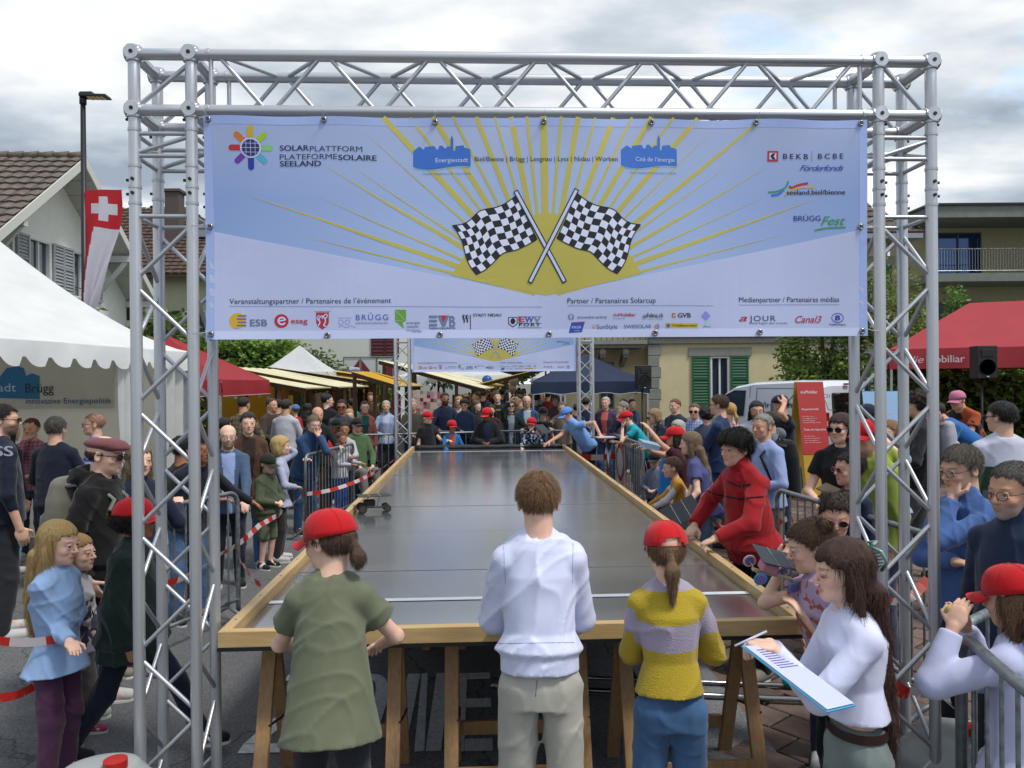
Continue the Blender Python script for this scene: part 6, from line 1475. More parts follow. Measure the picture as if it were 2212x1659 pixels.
# right column
rect('bank_square', 1649, 323, 1673, 346, '#b02b3a'); rect('bank_square', 1653.5, 327.5, 1668.5, 341.5, '#c6cff0', 4); poly('bank_mark', [(1655, 334.5), (1660, 328.5), (1667, 328.5), (1662.5, 334.5), (1667, 341), (1660, 341)][::-1], BK, 5)
tx('BEKB', 1684, 340, 11.5, NAVY, 56, bold=.02, spacing=1.5); pline('rule', [(1748, 322), (1748, 346)], .8, '#4a6090', 3); tx('BCBE', 1762, 339, 11.5, NAVY, 56, bold=.02, spacing=1.5)
tx('Förderfonds', 1721, 365, 12.5, '#1f3f9c', 98, shear=.45, bold=.008, spacing=.85)
pline('swoosh', [(1652, 412), (1672, 410), (1690, 402), (1697, 388)], 4, '#2f8f6c', 2.9, curve=True); pline('swoosh', [(1659, 419), (1675, 416), (1687, 406)], 5, '#2e6fd0', 2.9, curve=True); pline('swoosh', [(1699, 398), (1705, 402), (1720, 396), (1740, 392)], 5, '#a82438', 2.9, curve=True); pline('swoosh', [(1690, 420), (1702, 408), (1720, 402), (1755, 401)], 4, '#c9a92c', 2.9, curve=True)
tx('seeland.biel/bienne', 1693, 417, 10.5, BK, 129, bold=.02)
tx('BRÜGG', 1709, 474, 11.5, '#1c2f86', 59, bold=.012); tx('Fest', 1769, 483, 19, '#2c8f4e', 54, shear=.35, bold=.015); pline('underline', [(1755, 495), (1780, 490), (1824, 488)], 3.2, '#2c8f4e', 4, curve=True)
# bottom row
tx('Veranstaltungspartner / Partenaires de l’événement', 489, 658, 11.5, '#1a2440', 343); tx('Partner / Partenaires Solarcup', 1211, 655, 11.5, '#1a2440', 191); tx('Medienpartner / Partenaires médias', 1588, 651, 11.5, '#1a2440', 224)
pline('rule', [(489, 663), (1156, 663)], 1.1, '#8b97bd'); pline('rule', [(1211, 660), (1530, 659)], 1.1, '#8b97bd'); pline('rule', [(1588, 657), (1813, 655)], 1.1, '#8b97bd')
disc('sun_mark', 506, 695, 17, '#c9a426')
for k, y in enumerate((684, 691, 698, 705)): pline('bar', [(507 - (k % 2) * 2, y), (525, y)], 3, '#5a6488', 4)
tx('ESB', 533, 706, 14, '#5a6488', 36, bold=.015)
disc('esag_mark', 599, 695, 15, '#b3242c'); ring('esag_e', 600, 695, 7.5, 3.4, '#c6cff0', 4, a0=15, a1=330); pline('esag_e', [(593, 695), (607, 693)], 3, '#c6cff0', 5); tx('esag', 619, 700, 11, '#b3242c', 35, bold=.02)
poly('shield', [(672, 676), (699, 676), (699, 698), (695, 706), (685.5, 713), (676, 706), (672, 698)][::-1], '#a82834', 3); tx('Einwohnergemeinde Bargen', 669, 675, 2.4, BK, 34)
pline('griffin', [(676, 706), (680, 698), (678, 690), (684, 684), (690, 688), (692, 696), (688, 704), (694, 706)], 2.4, '#c6cff0', 4, curve=True); pline('griffin', [(684, 690), (692, 680), (696, 684), (690, 692)], 2.0, '#c6cff0', 5, curve=True); pline('griffin', [(677, 694), (674, 688), (679, 682)], 1.8, '#c6cff0', 5, curve=True)
pline('river', [(718, 688), (748, 688)], 1, '#8b9ad0'); ring('river', 725, 697, 5, 1.2, '#8b9ad0'); ring('river', 739, 697, 5, 1.2, '#8b9ad0'); pline('river', [(720, 708), (728, 705), (736, 709), (746, 705), (757, 709)], 1.2, '#8b9ad0', curve=True)
tx('BRŪGG', 757, 693, 12, '#3a56b0', 69, spacing=1.2); tx('ELEKTRIZITÄTSVERSORGUNG', 757, 701.5, 3.6, '#4a5f9c', 68)
poly('green_sheet', [(841, 670), (864, 670), (864, 694), (856, 697), (860, 711), (841, 695)][::-1], '#5f9c2e', 3); pline('green_fold', [(842, 672), (862, 693), (843, 694)], .9, '#c6dcc0', 4)
tx('energie', 865, 701, 5.6, '#3c4a66', 28); tx('wasser', 865, 709, 5.6, '#3c4a66', 27); tx('lengnau', 865, 716.5, 5.6, '#7d8aac', 28); tx('vo hie!', 880, 719.5, 4.4, '#3050a8', 18, shear=.4)
for k in range(3): pline('bar', [(913, 685 + 9 * k), (930, 685 + 9 * k)], 5, '#6c7698', 4)
poly('vee', [(931, 682), (938, 682), (944, 697), (950, 682), (956, 682), (947, 706), (941, 706)][::-1], '#6c7698', 4); poly('vee_red', [(938, 682), (950, 682), (944, 697)][::-1], '#b3242c', 5)
tx('B', 956, 706, 23, '#6c7698', 13, bold=.03); tx('Energieversorgung Büren AG', 913, 711.5, 4.4, BK, 56, bold=.02)
for x in (988, 995): pline('crayfish', [(x, 680), (x - 2, 686), (x, 692), (x, 697)], 3, BK, 4, curve=True); pline('crayfish', [(x - 4, 682), (x - 3, 688), (x + 3, 688), (x + 4, 682)], 1, BK, 4)
pline('rule', [(1001.5, 680), (1001.5, 712)], 1.6, BK); tx('STADT NIDAU', 1007, 684, 6.3, BK, 61, bold=.025)
poly('crest', [(1083, 685), (1103, 685), (1103, 700), (1093, 707), (1083, 700)][::-1], '#29303f', 3); poly('crest_in', [(1085, 687), (1101, 687), (1101, 699), (1093, 705), (1085, 699)][::-1], '#c6cff0', 4); disc('moor_head', 1093, 694, 5.5, BK, 5, ry=6.5)
tx('E', 1105, 696, 12, '#b3242c', 14, bold=.04); tx('W', 1119, 696, 12, '#2a56b0', 19, bold=.03); tx('V', 1138, 696, 12, '#7d8494', 15, bold=.03); tx('PORT', 1106, 705, 6.6, BK, 46, bold=.03, spacing=1.3)
for y in (684, 698, 708): pline('rule', [(1104, y), (1155, y)], .8, BK)
ring('vw_ring', 1219, 684.5, 6.2, .9, '#20304f'); pline('vw', [(1214.5, 681), (1217, 689), (1219, 684), (1221, 689), (1223.5, 681)], 1, '#20304f'); tx('autoweibel aarberg', 1233, 687.5, 6, '#2a3c5c', 63)
tx('die', 1310, 683, 7, '#b02838', 12); tx('Mobiliar', 1322, 683, 7, '#b02838', 37, bold=.025); tx('Generalagentur Biel', 1310, 689, 2.4, BK, 25)
for k in range(3): pline('bar', [(1373 - k * 0 + (2 - k), 681 + 2.6 * k), (1383, 681 + 2.6 * k)], 1.1, BK)
tx('Felma.ch', 1383, 685.5, 9.5, BK, 35, bold=.02); tx('Elektro - Treppenhaus - Sicherungen', 1373, 690, 2.0, '#4a5878', 45)
rect('gvb_mark', 1438, 676, 1446, 685, '#b0552c'); rect('gvb_mark', 1440.5, 679, 1446, 685, '#cdb9b8', 4); rect('gvb_mark', 1443, 681.5, 1446, 685, '#b02838', 5); tx('GVB', 1451, 685, 9.5, BK, 29, bold=.025)
poly('banner_man', [(1503, 682), (1513, 670), (1524, 681), (1514, 692)][::-1], '#8a86d8', 3); rect('banner_man', 1510, 692, 1518, 703, '#9fc6c4', 3); tx('TRANSITION BIEL', 1507, 706, 2.2, BK, 18)
poly('keller', [(1220, 696), (1249, 694), (1243, 717), (1214, 719)][::-1], '#2750b0', 3); tx('KELLER', 1221, 709, 5, '#c6cff0', 20, bold=.03); tx('SYSTEME', 1226, 715, 2.4, '#c6cff0', 12); pline('keller_arc', [(1222, 701), (1232, 697), (1249, 698)], 1.3, '#b3343c', 5, curve=True)
disc('sunstyle', 1269, 705, 4, '#c98a8c'); disc('sunstyle', 1269, 705, 1.8, '#c6cff0', 4); tx('SunStyle', 1275, 710, 9.5, '#3a4c74', 45); tx('SWISSOLAR', 1334, 709, 8, '#2a3c66', 59)
disc('swissolar_sun', 1404, 705, 4.5, '#c98a3c', 4, a0=90, a1=270);
for k in range(5): pline('swissolar_ray', [(1406 - abs(k - 2), 700 + 2.4 * k), (1411 - abs(k - 2), 700 + 2.4 * k)], 1, '#2a3c66', 4)
rect('yellow_plate', 1424, 697, 1496, 708, '#c4b03a'); disc('club_mark', 1430, 702.5, 4, '#2f5fae', 4); tx('TCS Biel/Bienne-Seeland', 1437, 704.5, 4.4, '#2a2a28', 56, bold=.02)
tx('a', 1588, 692, 15, '#b02838', 18, shear=.35, bold=.01); tx('JOUR', 1611, 692, 12, '#20304f', 58, bold=.0, spacing=1.15); tx('Deine Region dans ta poche', 1612, 698.5, 4.6, '#3a4c74', 83)
tx('Canal3', 1713, 695, 15, '#b02838', 60, shear=.35, bold=.01); ring('tele_ring', 1809, 684, 13, 1.5, '#223aa0', ry=10); tx('B', 1803, 689.5, 11, '#223aa0', 12, bold=.05, shear=.1); tx('TeleBielingue', 1790, 700.5, 4.4, '#20304f', 37, bold=.01, shear=.2)
# eyelets and ties
def eyelet(s_, t_, tie):
 o = empty('eyelet', (s_, -float(sag(s_, t_)) - .006, t_)); o.parent = bn; M = Matrix.Rotation(R(90), 3, 'X')
 b = MB(); b.lathe([(.0065, -.002), (.0065, .003), (.009, .0048), (.0125, .003), (.0135, -.002)], 16, (0, 0, 0), M); b.obj('ring', STEEL, o, smooth=True)
 b = MB(); b.lathe([(.0001, 0), (.0064, 0)], 12, (0, .001, 0), M); b.obj('hole', mat('eyelet_hole', '#8d929c', .4, .3), o)
 if tie: b = MB(); b.tube([(0, -.004, 0), (.001, -.012, .012), (tie[0] * .5, -.012 + tie[2], tie[1] * .6), (tie[0], tie[2], tie[1])], .0017, 5); b.obj('cable_tie', mat('cable_tie', '#b9bcc2', .5), o, smooth=True)
for px_, py_ in ((450, 259), (692, 259), (927, 262), (1160, 262), (1394, 262), (1623, 262), (1856, 263)): eyelet(*st(px_, py_), (.003 if 500 < px_ < 1800 else (-.012 if px_ < 500 else .018), .045, -.028))
for px_, py_ in ((451, 724), (696, 726), (936, 724), (1171, 722), (1401, 719), (1633, 716), (1863, 713)): eyelet(*st(px_, py_), None if 500 < px_ < 1800 else ((-.07 if px_ < 500 else .07), .002, -.01))
eyelet(*st(450, 490), (-.075, .002, -.01)); eyelet(*st(1857, 487), (.075, -.002, -.01))
# the same print hangs on the far portal
b2 = empty('banner', TB + (BO - TA), AL, 'the same flag and sponsor banner hanging on the far truss portal', 'banner')
for ch in list(bn.children):
 if ch.type == 'EMPTY': continue
 c_ = ch.copy(); COL.objects.link(c_); c_.parent = b2
# ================================================================ tents and stalls
def fabric(c, tl=.3, var=.06): return mat('tent_cloth_' + c.strip('#'), c, .7, var=var, vscale=2.2, bump=.12, bscale=4, transl=tl, stretch=(1, 1, 2))
def canopy(org, rz, w, d, ze, zp, val, col, label, scallop=0, legs=True, text=None, cat='canopy', trim=None, sagk=.12, leg_col=None, curve=1.0, name='canopy', ridge=0):
 """org: near left corner on the ground; w along local x, d along local y"""
 root = empty(name, org, rz, label, cat); n = 18; b = MB(); C_ = Vector((w / 2, d / 2, zp)); cs = [Vector((0, 0, ze)), Vector((w, 0, ze)), Vector((w, d, ze)), Vector((0, d, ze))]
 for k in range(4):
  A, B_ = cs[k], cs[(k + 1) % 4]; o = len(b.v); V = []
  for j in range(n + 1):
   f = j / n; h_ = f ** curve
   for i in range(n + 1):
    g_ = i / n; q_ = A.lerp(B_, g_); p = q_.lerp(Vector((min(max(q_.x, ridge), w - ridge) if ridge else w / 2, d / 2, ze)), f); z = ze + (zp - ze) * h_ - sagk * math.sin(math.pi * g_) * (1 - f) * f * 1.6 - .015 * math.sin(g_ * 23 + f * 7) * (1 - f) * .5; V.append((p.x, p.y, z))
  b.add(V, [(j * (n + 1) + i, j * (n + 1) + i + 1, (j + 1) * (n + 1) + i + 1, (j + 1) * (n + 1) + i) for j in range(n) for i in range(n)])
 m = fabric(col); b.obj('roof', m, root, smooth=True)
 for k in range(4):
  A, B_ = cs[k], cs[(k + 1) % 4]; L_ = (B_ - A).length; out = (B_ - A).normalized().cross(Vector((0, 0, 1))) * .012; N_ = max(24, int(L_ * 24)); b = MB(); V = []
  for i in range(N_ + 1):
   g_ = i / N_; p = A.lerp(B_, g_); dp = val
   if scallop: ph = (g_ * L_ / scallop) % 1; dp = val * (.62 + .38 * (math.sin(math.pi * ph) ** .5 if ph < .78 else 0)) if scallop < .6 else val * (1 - .12 * (1 - math.cos(2 * math.pi * ph)) / 2)
   wv = out * (1 + .9 * math.sin(g_ * L_ * 5 + k)); V += [p + out * .3 + Vector((0, 0, .004)), p + out + wv * .5 - Vector((0, 0, dp * .55)), p + out + wv - Vector((0, 0, dp))]
  b.add(V, [f for i in range(N_) for f in ((3 * i, 3 * i + 1, 3 * i + 4, 3 * i + 3), (3 * i + 1, 3 * i + 2, 3 * i + 5, 3 * i + 4))]); va = b.obj('valance', m, root, smooth=True)
  if trim: t_ = MB(); t_.tube(V[2::3], .006, 5); t_.obj('trim', mat('trim_' + trim.strip('#'), trim, .6), va)
  if text and text[0] == k:
   for (tt, s0, z0, hh_, ww, bold, sh_) in text[1]: place_text('lettering', tt, A + (B_ - A).normalized() * s0 + out * 3 + Vector((0, 0, z0)), (B_ - A).normalized(), (0, 0, 1), hh_, mat('white_print', '#d9c3c6', .7), va, ww, bold, sh_)
 if legs:
  for c in cs:
   b = MB(); q = Vector((w / 2, d / 2, 0)); i_ = (Vector((c.x, c.y, 0)) - q) * .985 + q; b.box((i_.x, i_.y, ze / 2), (.04, .04, ze - .02)); b.obj('leg', leg_col or ALU_B, root)
  for k in range(4):
   A, B_ = cs[k], cs[(k + 1) % 4]; b = MB(); m_ = 4
   for i in range(m_):
    p, q = A.lerp(B_, i / m_), A.lerp(B_, (i + 1) / m_); b.beam(p - Vector((0, 0, .03 + .3 * (i % 2))), q - Vector((0, 0, .03 + .3 * ((i + 1) % 2))), .014, .025)
   b.obj('scissor_frame', ALU_B, root)
 return root
WT = Vector((-9.3, 5.45, 0)); WD = 5.0
wt = canopy(WT, R(-5), 4.72, WD, 2.42, 4.9, .24, '#e8eaea', 'big white party tent with scalloped edge on the left, information stand inside', scallop=.33, legs=False, sagk=.3, curve=1.45, cat='tent', name='party_tent')
for x, y in ((.05, .05), (4.67, .05), (4.67, WD - .05), (.05, WD - .05)): b = MB(); b.box((x, y, 1.2), (.06, .06, 2.4)); b.obj('pole', ALU_B, wt)
def drape(parent, a, b_, z0, z1, col, nm='side_wall', folds=8, amp=.04, tl=.4, taper=0):
 a, b_ = Vector(a), Vector(b_); n, m = 60, 10; V = []; d = (b_ - a); o = d.normalized().cross(Vector((0, 0, 1)))
 for j in range(m + 1):
  for i in range(n + 1):
   g_ = i / n; z = z0 + (z1 - z0) * j / m; q = a + d * (g_ * (1 - taper * (1 - j / m))) + o * amp * math.sin(g_ * folds * 6.28 + .8 * math.sin(j * .5)) * (.5 + .5 * (1 - j / m)); V.append((q.x, q.y, z))
 bb = MB(); bb.add(V, [(j * (n + 1) + i, j * (n + 1) + i + 1, (j + 1) * (n + 1) + i + 1, (j + 1) * (n + 1) + i) for j in range(m) for i in range(n)]); return bb.obj(nm, fabric(col, tl), parent, smooth=True)
drape(wt, (.1, WD - .08, 0), (4.62, WD - .08, 0), 0, 2.4, '#dcd8c6', folds=3, amp=.015, tl=.5); drape(wt, (.08, .1, 0), (.08, WD - .1, 0), 0, 2.4, '#dcd8c6', folds=3, amp=.02, tl=.5)
drape(wt, (4.66, 3.5, 0), (4.66, 3.95, 0), .05, 2.3, '#d2d5d4', 'tied_curtain', 4, .05); drape(wt, (4.66, 4.35, 0), (4.66, 4.95, 0), .05, 2.3, '#c9ccc9', 'tied_curtain', 3, .05); drape(wt, (4.5, .4, 0), (4.66, .9, 0), .05, 2.3, '#d2d5d4', 'tied_curtain', 3, .05)
wb = empty('stand_banner', (0, 0, 0), 0, 'grey stand banner reading Brügg innovative Energiepolitik hanging on the tent back wall', 'banner')
Rz = Matrix.Rotation(R(-5), 3, 'Z'); bo = WT + Rz @ Vector((0, WD - .16, 0)); ub = Rz @ Vector((1, 0, 0));
def wbp(px, py):
 dr = P(px, py, 1) - Vector((0, 0, CAMH)); nrm = Rz @ Vector((0, 1, 0)); c = Vector((0, 0, CAMH)); k = (bo - c).dot(nrm) / dr.dot(nrm); return c + dr * k
A, B_, C_, D_ = wbp(-150, 884), wbp(246, 882), wbp(246, 770), wbp(-150, 765); b = MB(); b.prism([A, B_, C_ + Vector((0, 0, .3)), D_ + Vector((0, 0, .3))], (0, 0, 0), Rz @ Vector((0, .01, 0))); b.obj('sheet', mat('grey_banner', '#c4c0b2', .7, var=.06, vscale=3, transl=.25), wb)
off = Rz @ Vector((0, -.012, 0)); b = MB(); b.add([wbp(x, y) + off * .6 for x, y in ((-110, 856), (86, 862), (86, 812), (70, 806), (57, 812), (52, 795), (40, 791), (15, 795), (0, 815), (-110, 815))], [tuple(range(10))]); b.obj('skyline_print', mat('petrol_print', '#1f6288', .7), wb)
def wtext(t, x, y, hpx, wpx, c, bold=0):
 p = wbp(x, y) + off; k = (wbp(x + 10, y) - wbp(x, y)).length / 10; place_text('lettering', t, p, ub, (0, 0, 1), hpx * k, mat('ink' + c.strip('#'), c, .7), wb, wpx * k, bold)
wtext('Brügg', 56, 848, 19, 61, '#26282a'); wtext('innovative Energiepolitik', 57, 872, 11.5, 183, '#2b5878'); wtext('stadt', -25, 846, 17, 61, '#a9b4bb')
canopy(Vector((-7.87, 12.6, 0)), R(3), 3.05, 3.05, 2.08, 2.95, .27, '#a3232e', 'dark red pop-up canopy with white piping on the left', trim='#c9b4b6')
canopy(P(1148, 830, 17.4) * Vector((1, 1, 0)) if False else Vector((P(1150, 830, 17.4).x, 17.4, 0)), R(-1), 2.62, 2.7, 2.0, 2.68, .28, '#22304f', 'navy blue pop-up canopy with wavy white piping before the yellow building', scallop=.66, trim='#b9c0cc')
rc = Vector((P(1920, 800, 14.5).x, 14.5, 0))
canopy(rc, R(-24), 5.8, 3.0, 2.56, 3.5, .37, ridge=1.5, col='#b23a44', label='large light red canopy with white lettering on the right', text=(0, [('die', .32, -.26, .13, .26, 0, .3), ('Mobiliar', .62, -.26, .135, .62, .02, 0)]))
# ---- wooden market stalls with yellow tarpaulins
def stall(px0, px1, d0, d1, zf, zb, label, col='#c2b26a', side='l', depth=2.0, back=None, up=False):
 """front edge seen from px0 (near, d0) to px1 (far, d1)"""
 a = P(px0, 830, d0); c = P(px1, 830, d1); a.z = c.z = 0; u = (c - a); L_ = u.length; u.normalize(); sgn = -1 if side == 'l' else 1; o = Vector((u.y, -u.x, 0)) * (-sgn) * -1
 if (o.x > 0) == (side == 'l'): o = -o
 root = empty('market_stall', a, 0, label, 'market stall', 'wooden market stalls with yellow awnings'); m = fabric(col, .3, .1); b = MB(); n, mm = 16, 8; V = []
 for j in range(mm + 1):
  for i in range(n + 1):
   f = j / mm; g_ = i / n; p = u * (L_ * g_) + o * (depth * (f - .28)); z = zf + (zb - zf) * f - .05 * math.sin(math.pi * f) * math.sin(g_ * 12.5) ** 2 + .012 * math.sin(g_ * 40); V.append((p.x, p.y, z))
 b.add(V, [(j * (n + 1) + i, j * (n + 1) + i + 1, (j + 1) * (n + 1) + i + 1, (j + 1) * (n + 1) + i) for j in range(mm) for i in range(n)]); b.obj('awning', m, root, smooth=True)
 wd = mat('old_wood', '#4a3826', .85, var=.3, vscale=5); e = u * .04
 b = MB(); p0 = o * (depth * -.28); b.tube([p0 + Vector((0, 0, zf)) - e, p0 + u * L_ + Vector((0, 0, zf)) + e], .022, 6); b.obj('edge_pole', mat('pale_pole', '#a99f78', .7), root)
 for g_ in (.04, .96):
  for f in (.08, .95):
   p = u * (L_ * g_) + o * (depth * (f - .28) if f > .5 else 0); b = MB(); zz = zf + (zb - zf) * (f if f > .5 else .28) - .06; b.box((p.x, p.y, zz / 2), (.07, .07, zz)); b.obj('post', wd, root)
  b = MB(); q0 = u * (L_ * g_) + o * (depth * -.26); q1 = u * (L_ * g_) + o * (depth * .72); b.beam(q0 + Vector((0, 0, zf - .05)), q1 + Vector((0, 0, zb - .05)), .05, .08); b.obj('rafter', wd, root)
 b = MB(); cc = u * (L_ / 2) + o * (depth * .2); b.prism([u * .1 + o * .0 + Vector((0, 0, .82)), u * (L_ - .1) + Vector((0, 0, .82)), u * (L_ - .1) + o * .8 + Vector((0, 0, .82)), u * .1 + o * .8 + Vector((0, 0, .82))], (0, 0, 0), (0, 0, .05)); b.obj('counter', wd, root)
 if back:
  b = MB(); q = o * (depth * .7); b.quad(u * .1 + q + Vector((0, 0, .1)), u * (L_ - .1) + q + Vector((0, 0, .1)), u * (L_ - .1) + q + Vector((0, 0, zb - .15)), u * .1 + q + Vector((0, 0, zb - .15))); b.obj('back_cloth', fabric(back, .35), root)
 r_ = random.Random(int(px0)); cols = ['#6b2530', '#8c8a80', '#27384c', '#7a5a34', '#a08a70', '#40322a', '#b59a3a', '#5b6f54', '#8d4a52']
 for i in range(int(L_ / .34)):
  b = MB(); p = u * (.2 + i * .34) + o * (.02 + .06 * r_.random()); w_ = r_.uniform(.16, .3); hh_ = r_.uniform(.4, .8); zt_ = zf - .12 - r_.random() * .05; q = u * w_; nn_ = 6
  for j in range(nn_):
   x0 = q * (j / nn_); x1 = q * ((j + 1) / nn_); dd = o * (.03 * (j % 2)); d2 = o * (.03 * ((j + 1) % 2)); b.quad(p + x0 + dd + Vector((0, 0, zt_ - hh_)), p + x1 + d2 + Vector((0, 0, zt_ - hh_ * r_.uniform(.95, 1))), p + x1 + d2 + Vector((0, 0, zt_)), p + x0 + dd + Vector((0, 0, zt_)))
  b.obj('hanging_ware', cloth(r_.choice(cols)), root)
 for i in range(int(L_ / .3)):
  b = MB(); p = u * (.15 + i * .3) + o * (.15 + .4 * r_.random()); s_ = r_.uniform(.10, .2); b.box((p.x, p.y, .872 + s_ / 2), (s_ * 1.2, s_, s_), Matrix.Rotation(r_.random(), 3, 'Z'), tap=r_.uniform(.6, 1)); b.obj('ware', cloth(r_.choice(cols)), root, bevel=.01)
 return root
stall(600, 668, 15.9, 18.3, 1.91, 2.32, 'pale yellow market stall awning right beside the dark red canopy', '#ece7c0', depth=2.2, back='#b38a20')
stall(667, 737, 17.8, 21.2, 1.92, 2.42, 'second pale yellow awning sloping above the shoppers on the left', '#ece7c0', depth=2.6, back='#a87a1c')
stall(742, 800, 21.5, 25.5, 2.05, 2.5, 'cream brown awning with orange star cloth in the middle left', '#d9cc92', depth=3.0, back='#c07a14')
stall(800, 836, 23.0, 27.5, 2.1, 2.5, 'darker yellow awning left of the far truss tower', '#d9b040', depth=2.6)
stall(984, 1022, 16.2, 20.8, 1.87, 2.5, 'striped cream awning of the quilt stall behind the far truss', '#efe9c4', depth=2.3)
# patchwork quilt: squares of real cloth
ql = empty('quilt', (P(884, 830, 15.9).x, 15.9, 0), 0, 'patchwork quilt of cream, pink and wine red squares hanging at the stall', 'quilt'); rq = random.Random(5); qw = (P(952, 0, 15.9).x - P(884, 0, 15.9).x) / 9
for i in range(9):
 for j in range(7):
  b = MB(); z1 = 1.86 - j * qw * 1.02 - .006 * i; b.prism([(i * qw, 0, z1 - qw), ((i + 1) * qw - .002, 0, z1 - qw), ((i + 1) * qw - .002, 0, z1), (i * qw, 0, z1)], (0, 0, 0), (0, .008 + .004 * ((i + j) % 2), 0)); b.obj('patch', cloth(rq.choice(['#b9a99a', '#c4b4a6', '#a4536a', '#7c2436', '#b9858c', '#c4b4a6', '#8a8178'])), ql)
stall(1024, 1052, 21.4, 28, 1.9, 2.5, 'second striped cream awning farther down the street', '#ece4b4', depth=2.6)
stall(1096, 1092, 18.8, 24.5, 1.97, 2.6, 'yellow awning with dark timber frame right of the street centre', '#ecd890', side='r', depth=2.7)
stall(1090, 1087, 25.5, 33, 2.0, 2.6, 'small yellow awning far down the street', '#ecdc9c', side='r', depth=2.7)
stall(832, 880, 15.2, 15.6, 1.95, 2.25, 'golden brown awning seen from below left of the far truss', '#d9a92e', depth=1.6)
canopy(Vector((P(985, 830, 27).x - 2.2, 27, 0)), 0, 4.2, 6, 2.25, 3.1, .25, '#d5dadd', 'long white market tent with scalloped edge down the street', scallop=.4, cat='tent', name='market_tent', curve=1.2)
canopy(Vector((P(1150, 830, 36).x, 36, 0)), 0, 3.2, 3, 2.2, 3.6, .2, '#d5dadd', 'pointed white tent at the far end of the street', cat='tent', name='market_tent', curve=1.3)
canopy(Vector((P(640, 800, 22.0).x - 1.1, 22.0, 0)), 0, 2.0, 1.5, 2.35, 3.15, .2, '#d2d6da', 'white pointed tent behind the yellow stalls', cat='tent', name='market_tent', curve=1.2)
cb = MB(); c = P(690, 795, 29); cb.box((c.x, c.y, 1.35), (2.6, 2.2, 2.55)); tag(cb.obj('container', mat('white_container', '#b9bdc0', .6, var=.05), bevel=.02), 'white container box beyond the yellow awnings', 'container')
ob = MB(); c0 = P(1185, 798, 30);
for i in range(16): ob.quad((c0.x + i * .24, 29, 2.62), (c0.x + (i + 1) * .24, 29, 2.62), (c0.x + (i + 1) * .24, 30.5, 2.95), (c0.x + i * .24, 30.5, 2.95), m=i % 2)
for xx in (.1, 3.7): ob.box((c0.x + xx, 30.4, 1.45), (.06, .06, 2.9), m=2)
tag(ob.obj('awning', [fabric('#b4562c', .4), fabric('#c9b08a', .4), DARKMETAL]), 'orange and cream striped awning above the street', 'awning')
um = empty('parasol', (P(768, 800, 27).x, 27, 0), 0, 'small violet blue parasol above the market stalls', 'parasol'); b = MB(); b.lathe([(1.0, 2.12), (.6, 2.36), (.05, 2.5)], 10); b.obj('shade', fabric('#5d5a94', .4), um); b = MB(); b.tube([(0, 0, 0), (0, 0, 2.5)], .02, 8); b.obj('pole', STEEL, um)
for k, (px_, py_, c_, lb) in enumerate(((1109, 825, '#c9c9cf', 'upper white balloon over the crowd'), (1104, 843, '#c4c5cc', 'lower white balloon over the crowd'), (1052, 824, '#2456a8', 'big blue balloon at the market stall'))):
 p = P(px_, py_, 20); ba = empty('balloon', p, 0, lb, 'balloon'); b = MB(); b.lathe([(.005, -.17), (.06, -.12), (.12, -.03), (.135, .05), (.10, .12), (.05, .155), (.002, .165)], 16); b.obj('envelope', mat('latex' + c_.strip('#'), c_, .3, transl=.3), ba, smooth=True); b = MB(); b.tube([(0, 0, -.17), (.03, 0, -.5), (0, .02, -.9)], .004, 4); b.obj('string', mat('string', '#c9c9c9', .8), ba)
# ================================================================ crowd barriers
def barrier(a, b_, label, name='barrier', lift=0.0, dens=.115):
 a, b_ = Vector(a), Vector(b_); L_ = (b_ - a).length; rz = math.atan2(b_.y - a.y, b_.x - a.x); root = empty('crowd_barrier', (a.x, a.y, 0), rz, label, 'crowd barrier', 'galvanised steel crowd barriers'); r = .019; zt, zb = 1.10, .20; q = .10
 b = MB(); arc = lambda cx, cz, a0, a1: [(cx + q * math.cos(R(t)), 0, cz + q * math.sin(R(t))) for t in np.linspace(a0, a1, 6)]
 b.tube([(0, 0, zb), (0, 0, zt - q)] + arc(q, zt - q, 180, 90)[1:] + arc(L_ - q, zt - q, 90, 0) + [(L_, 0, zb), (L_, 0, .10)], r, 12); b.tube([(0, 0, .1), (0, 0, zb)], r, 12); b.tube([(0, 0, zb), (L_, 0, zb)], r * .85, 10); b.obj('frame', ZINC, root, smooth=True)
 n = int((L_ - .1) / dens); bar = MB(); bar.tube([(0, 0, zb), (0, 0, zt - .01)], .0075, 8, cap=False); me = me_np('bar', bar.v, bar.f, True); me.materials.append(ZINC)
 for i in range(1, n + 1): o = link('bar', me, root); o.location = (L_ * i / (n + 1), 0, 0)
 for x in (.12, L_ - .12):
  f = MB(); f.tube([(x, -.30, .012), (x, -.22, .03), (x, -.10, .12), (x, 0, .17), (x, .10, .12), (x, .22, .03), (x, .30, .012)], .016, 8); f.obj('foot', ZINC, root, smooth=True)
 return root
bz = lambda px, py, z=1.10: G(px, py, z)
barrier((-2.75, 5.23, 0), (-2.31, 6.45, 0), 'near left crowd barrier behind the left truss tower')
barrier((-2.62, 9.72, 0), (-2.40, 11.6, 0), 'left crowd barrier where the man in the denim jacket leans')
barrier((-2.75, 13.45, 0), (-.62, 13.98, 0), 'left end barrier in front of the wheelchair')
barrier((-1.55, 14.2, 0), (.62, 14.25, 0), 'end barrier behind the children in red caps, left half'); barrier((.64, 14.25, 0), (1.2, 14.27, 0), 'short end barrier piece right of the boy in the smiley shirt')
br_ = barrier((1.74, 13.2, 0), (1.86, 10.95, 0), 'right crowd barrier with the round no entry sign')
barrier((2.18, 6.35, 0), (2.42, 4.25, 0), 'right crowd barrier behind the girl with the pink sunglasses')
barrier((1.58, 2.72, 0), (1.27, 1.25, 0), 'nearest crowd barrier at the lower right corner')
barrier((2.75, 3.7, 0), (1.63, 2.80, 0), 'crowd barrier lying behind the right truss tower feet')
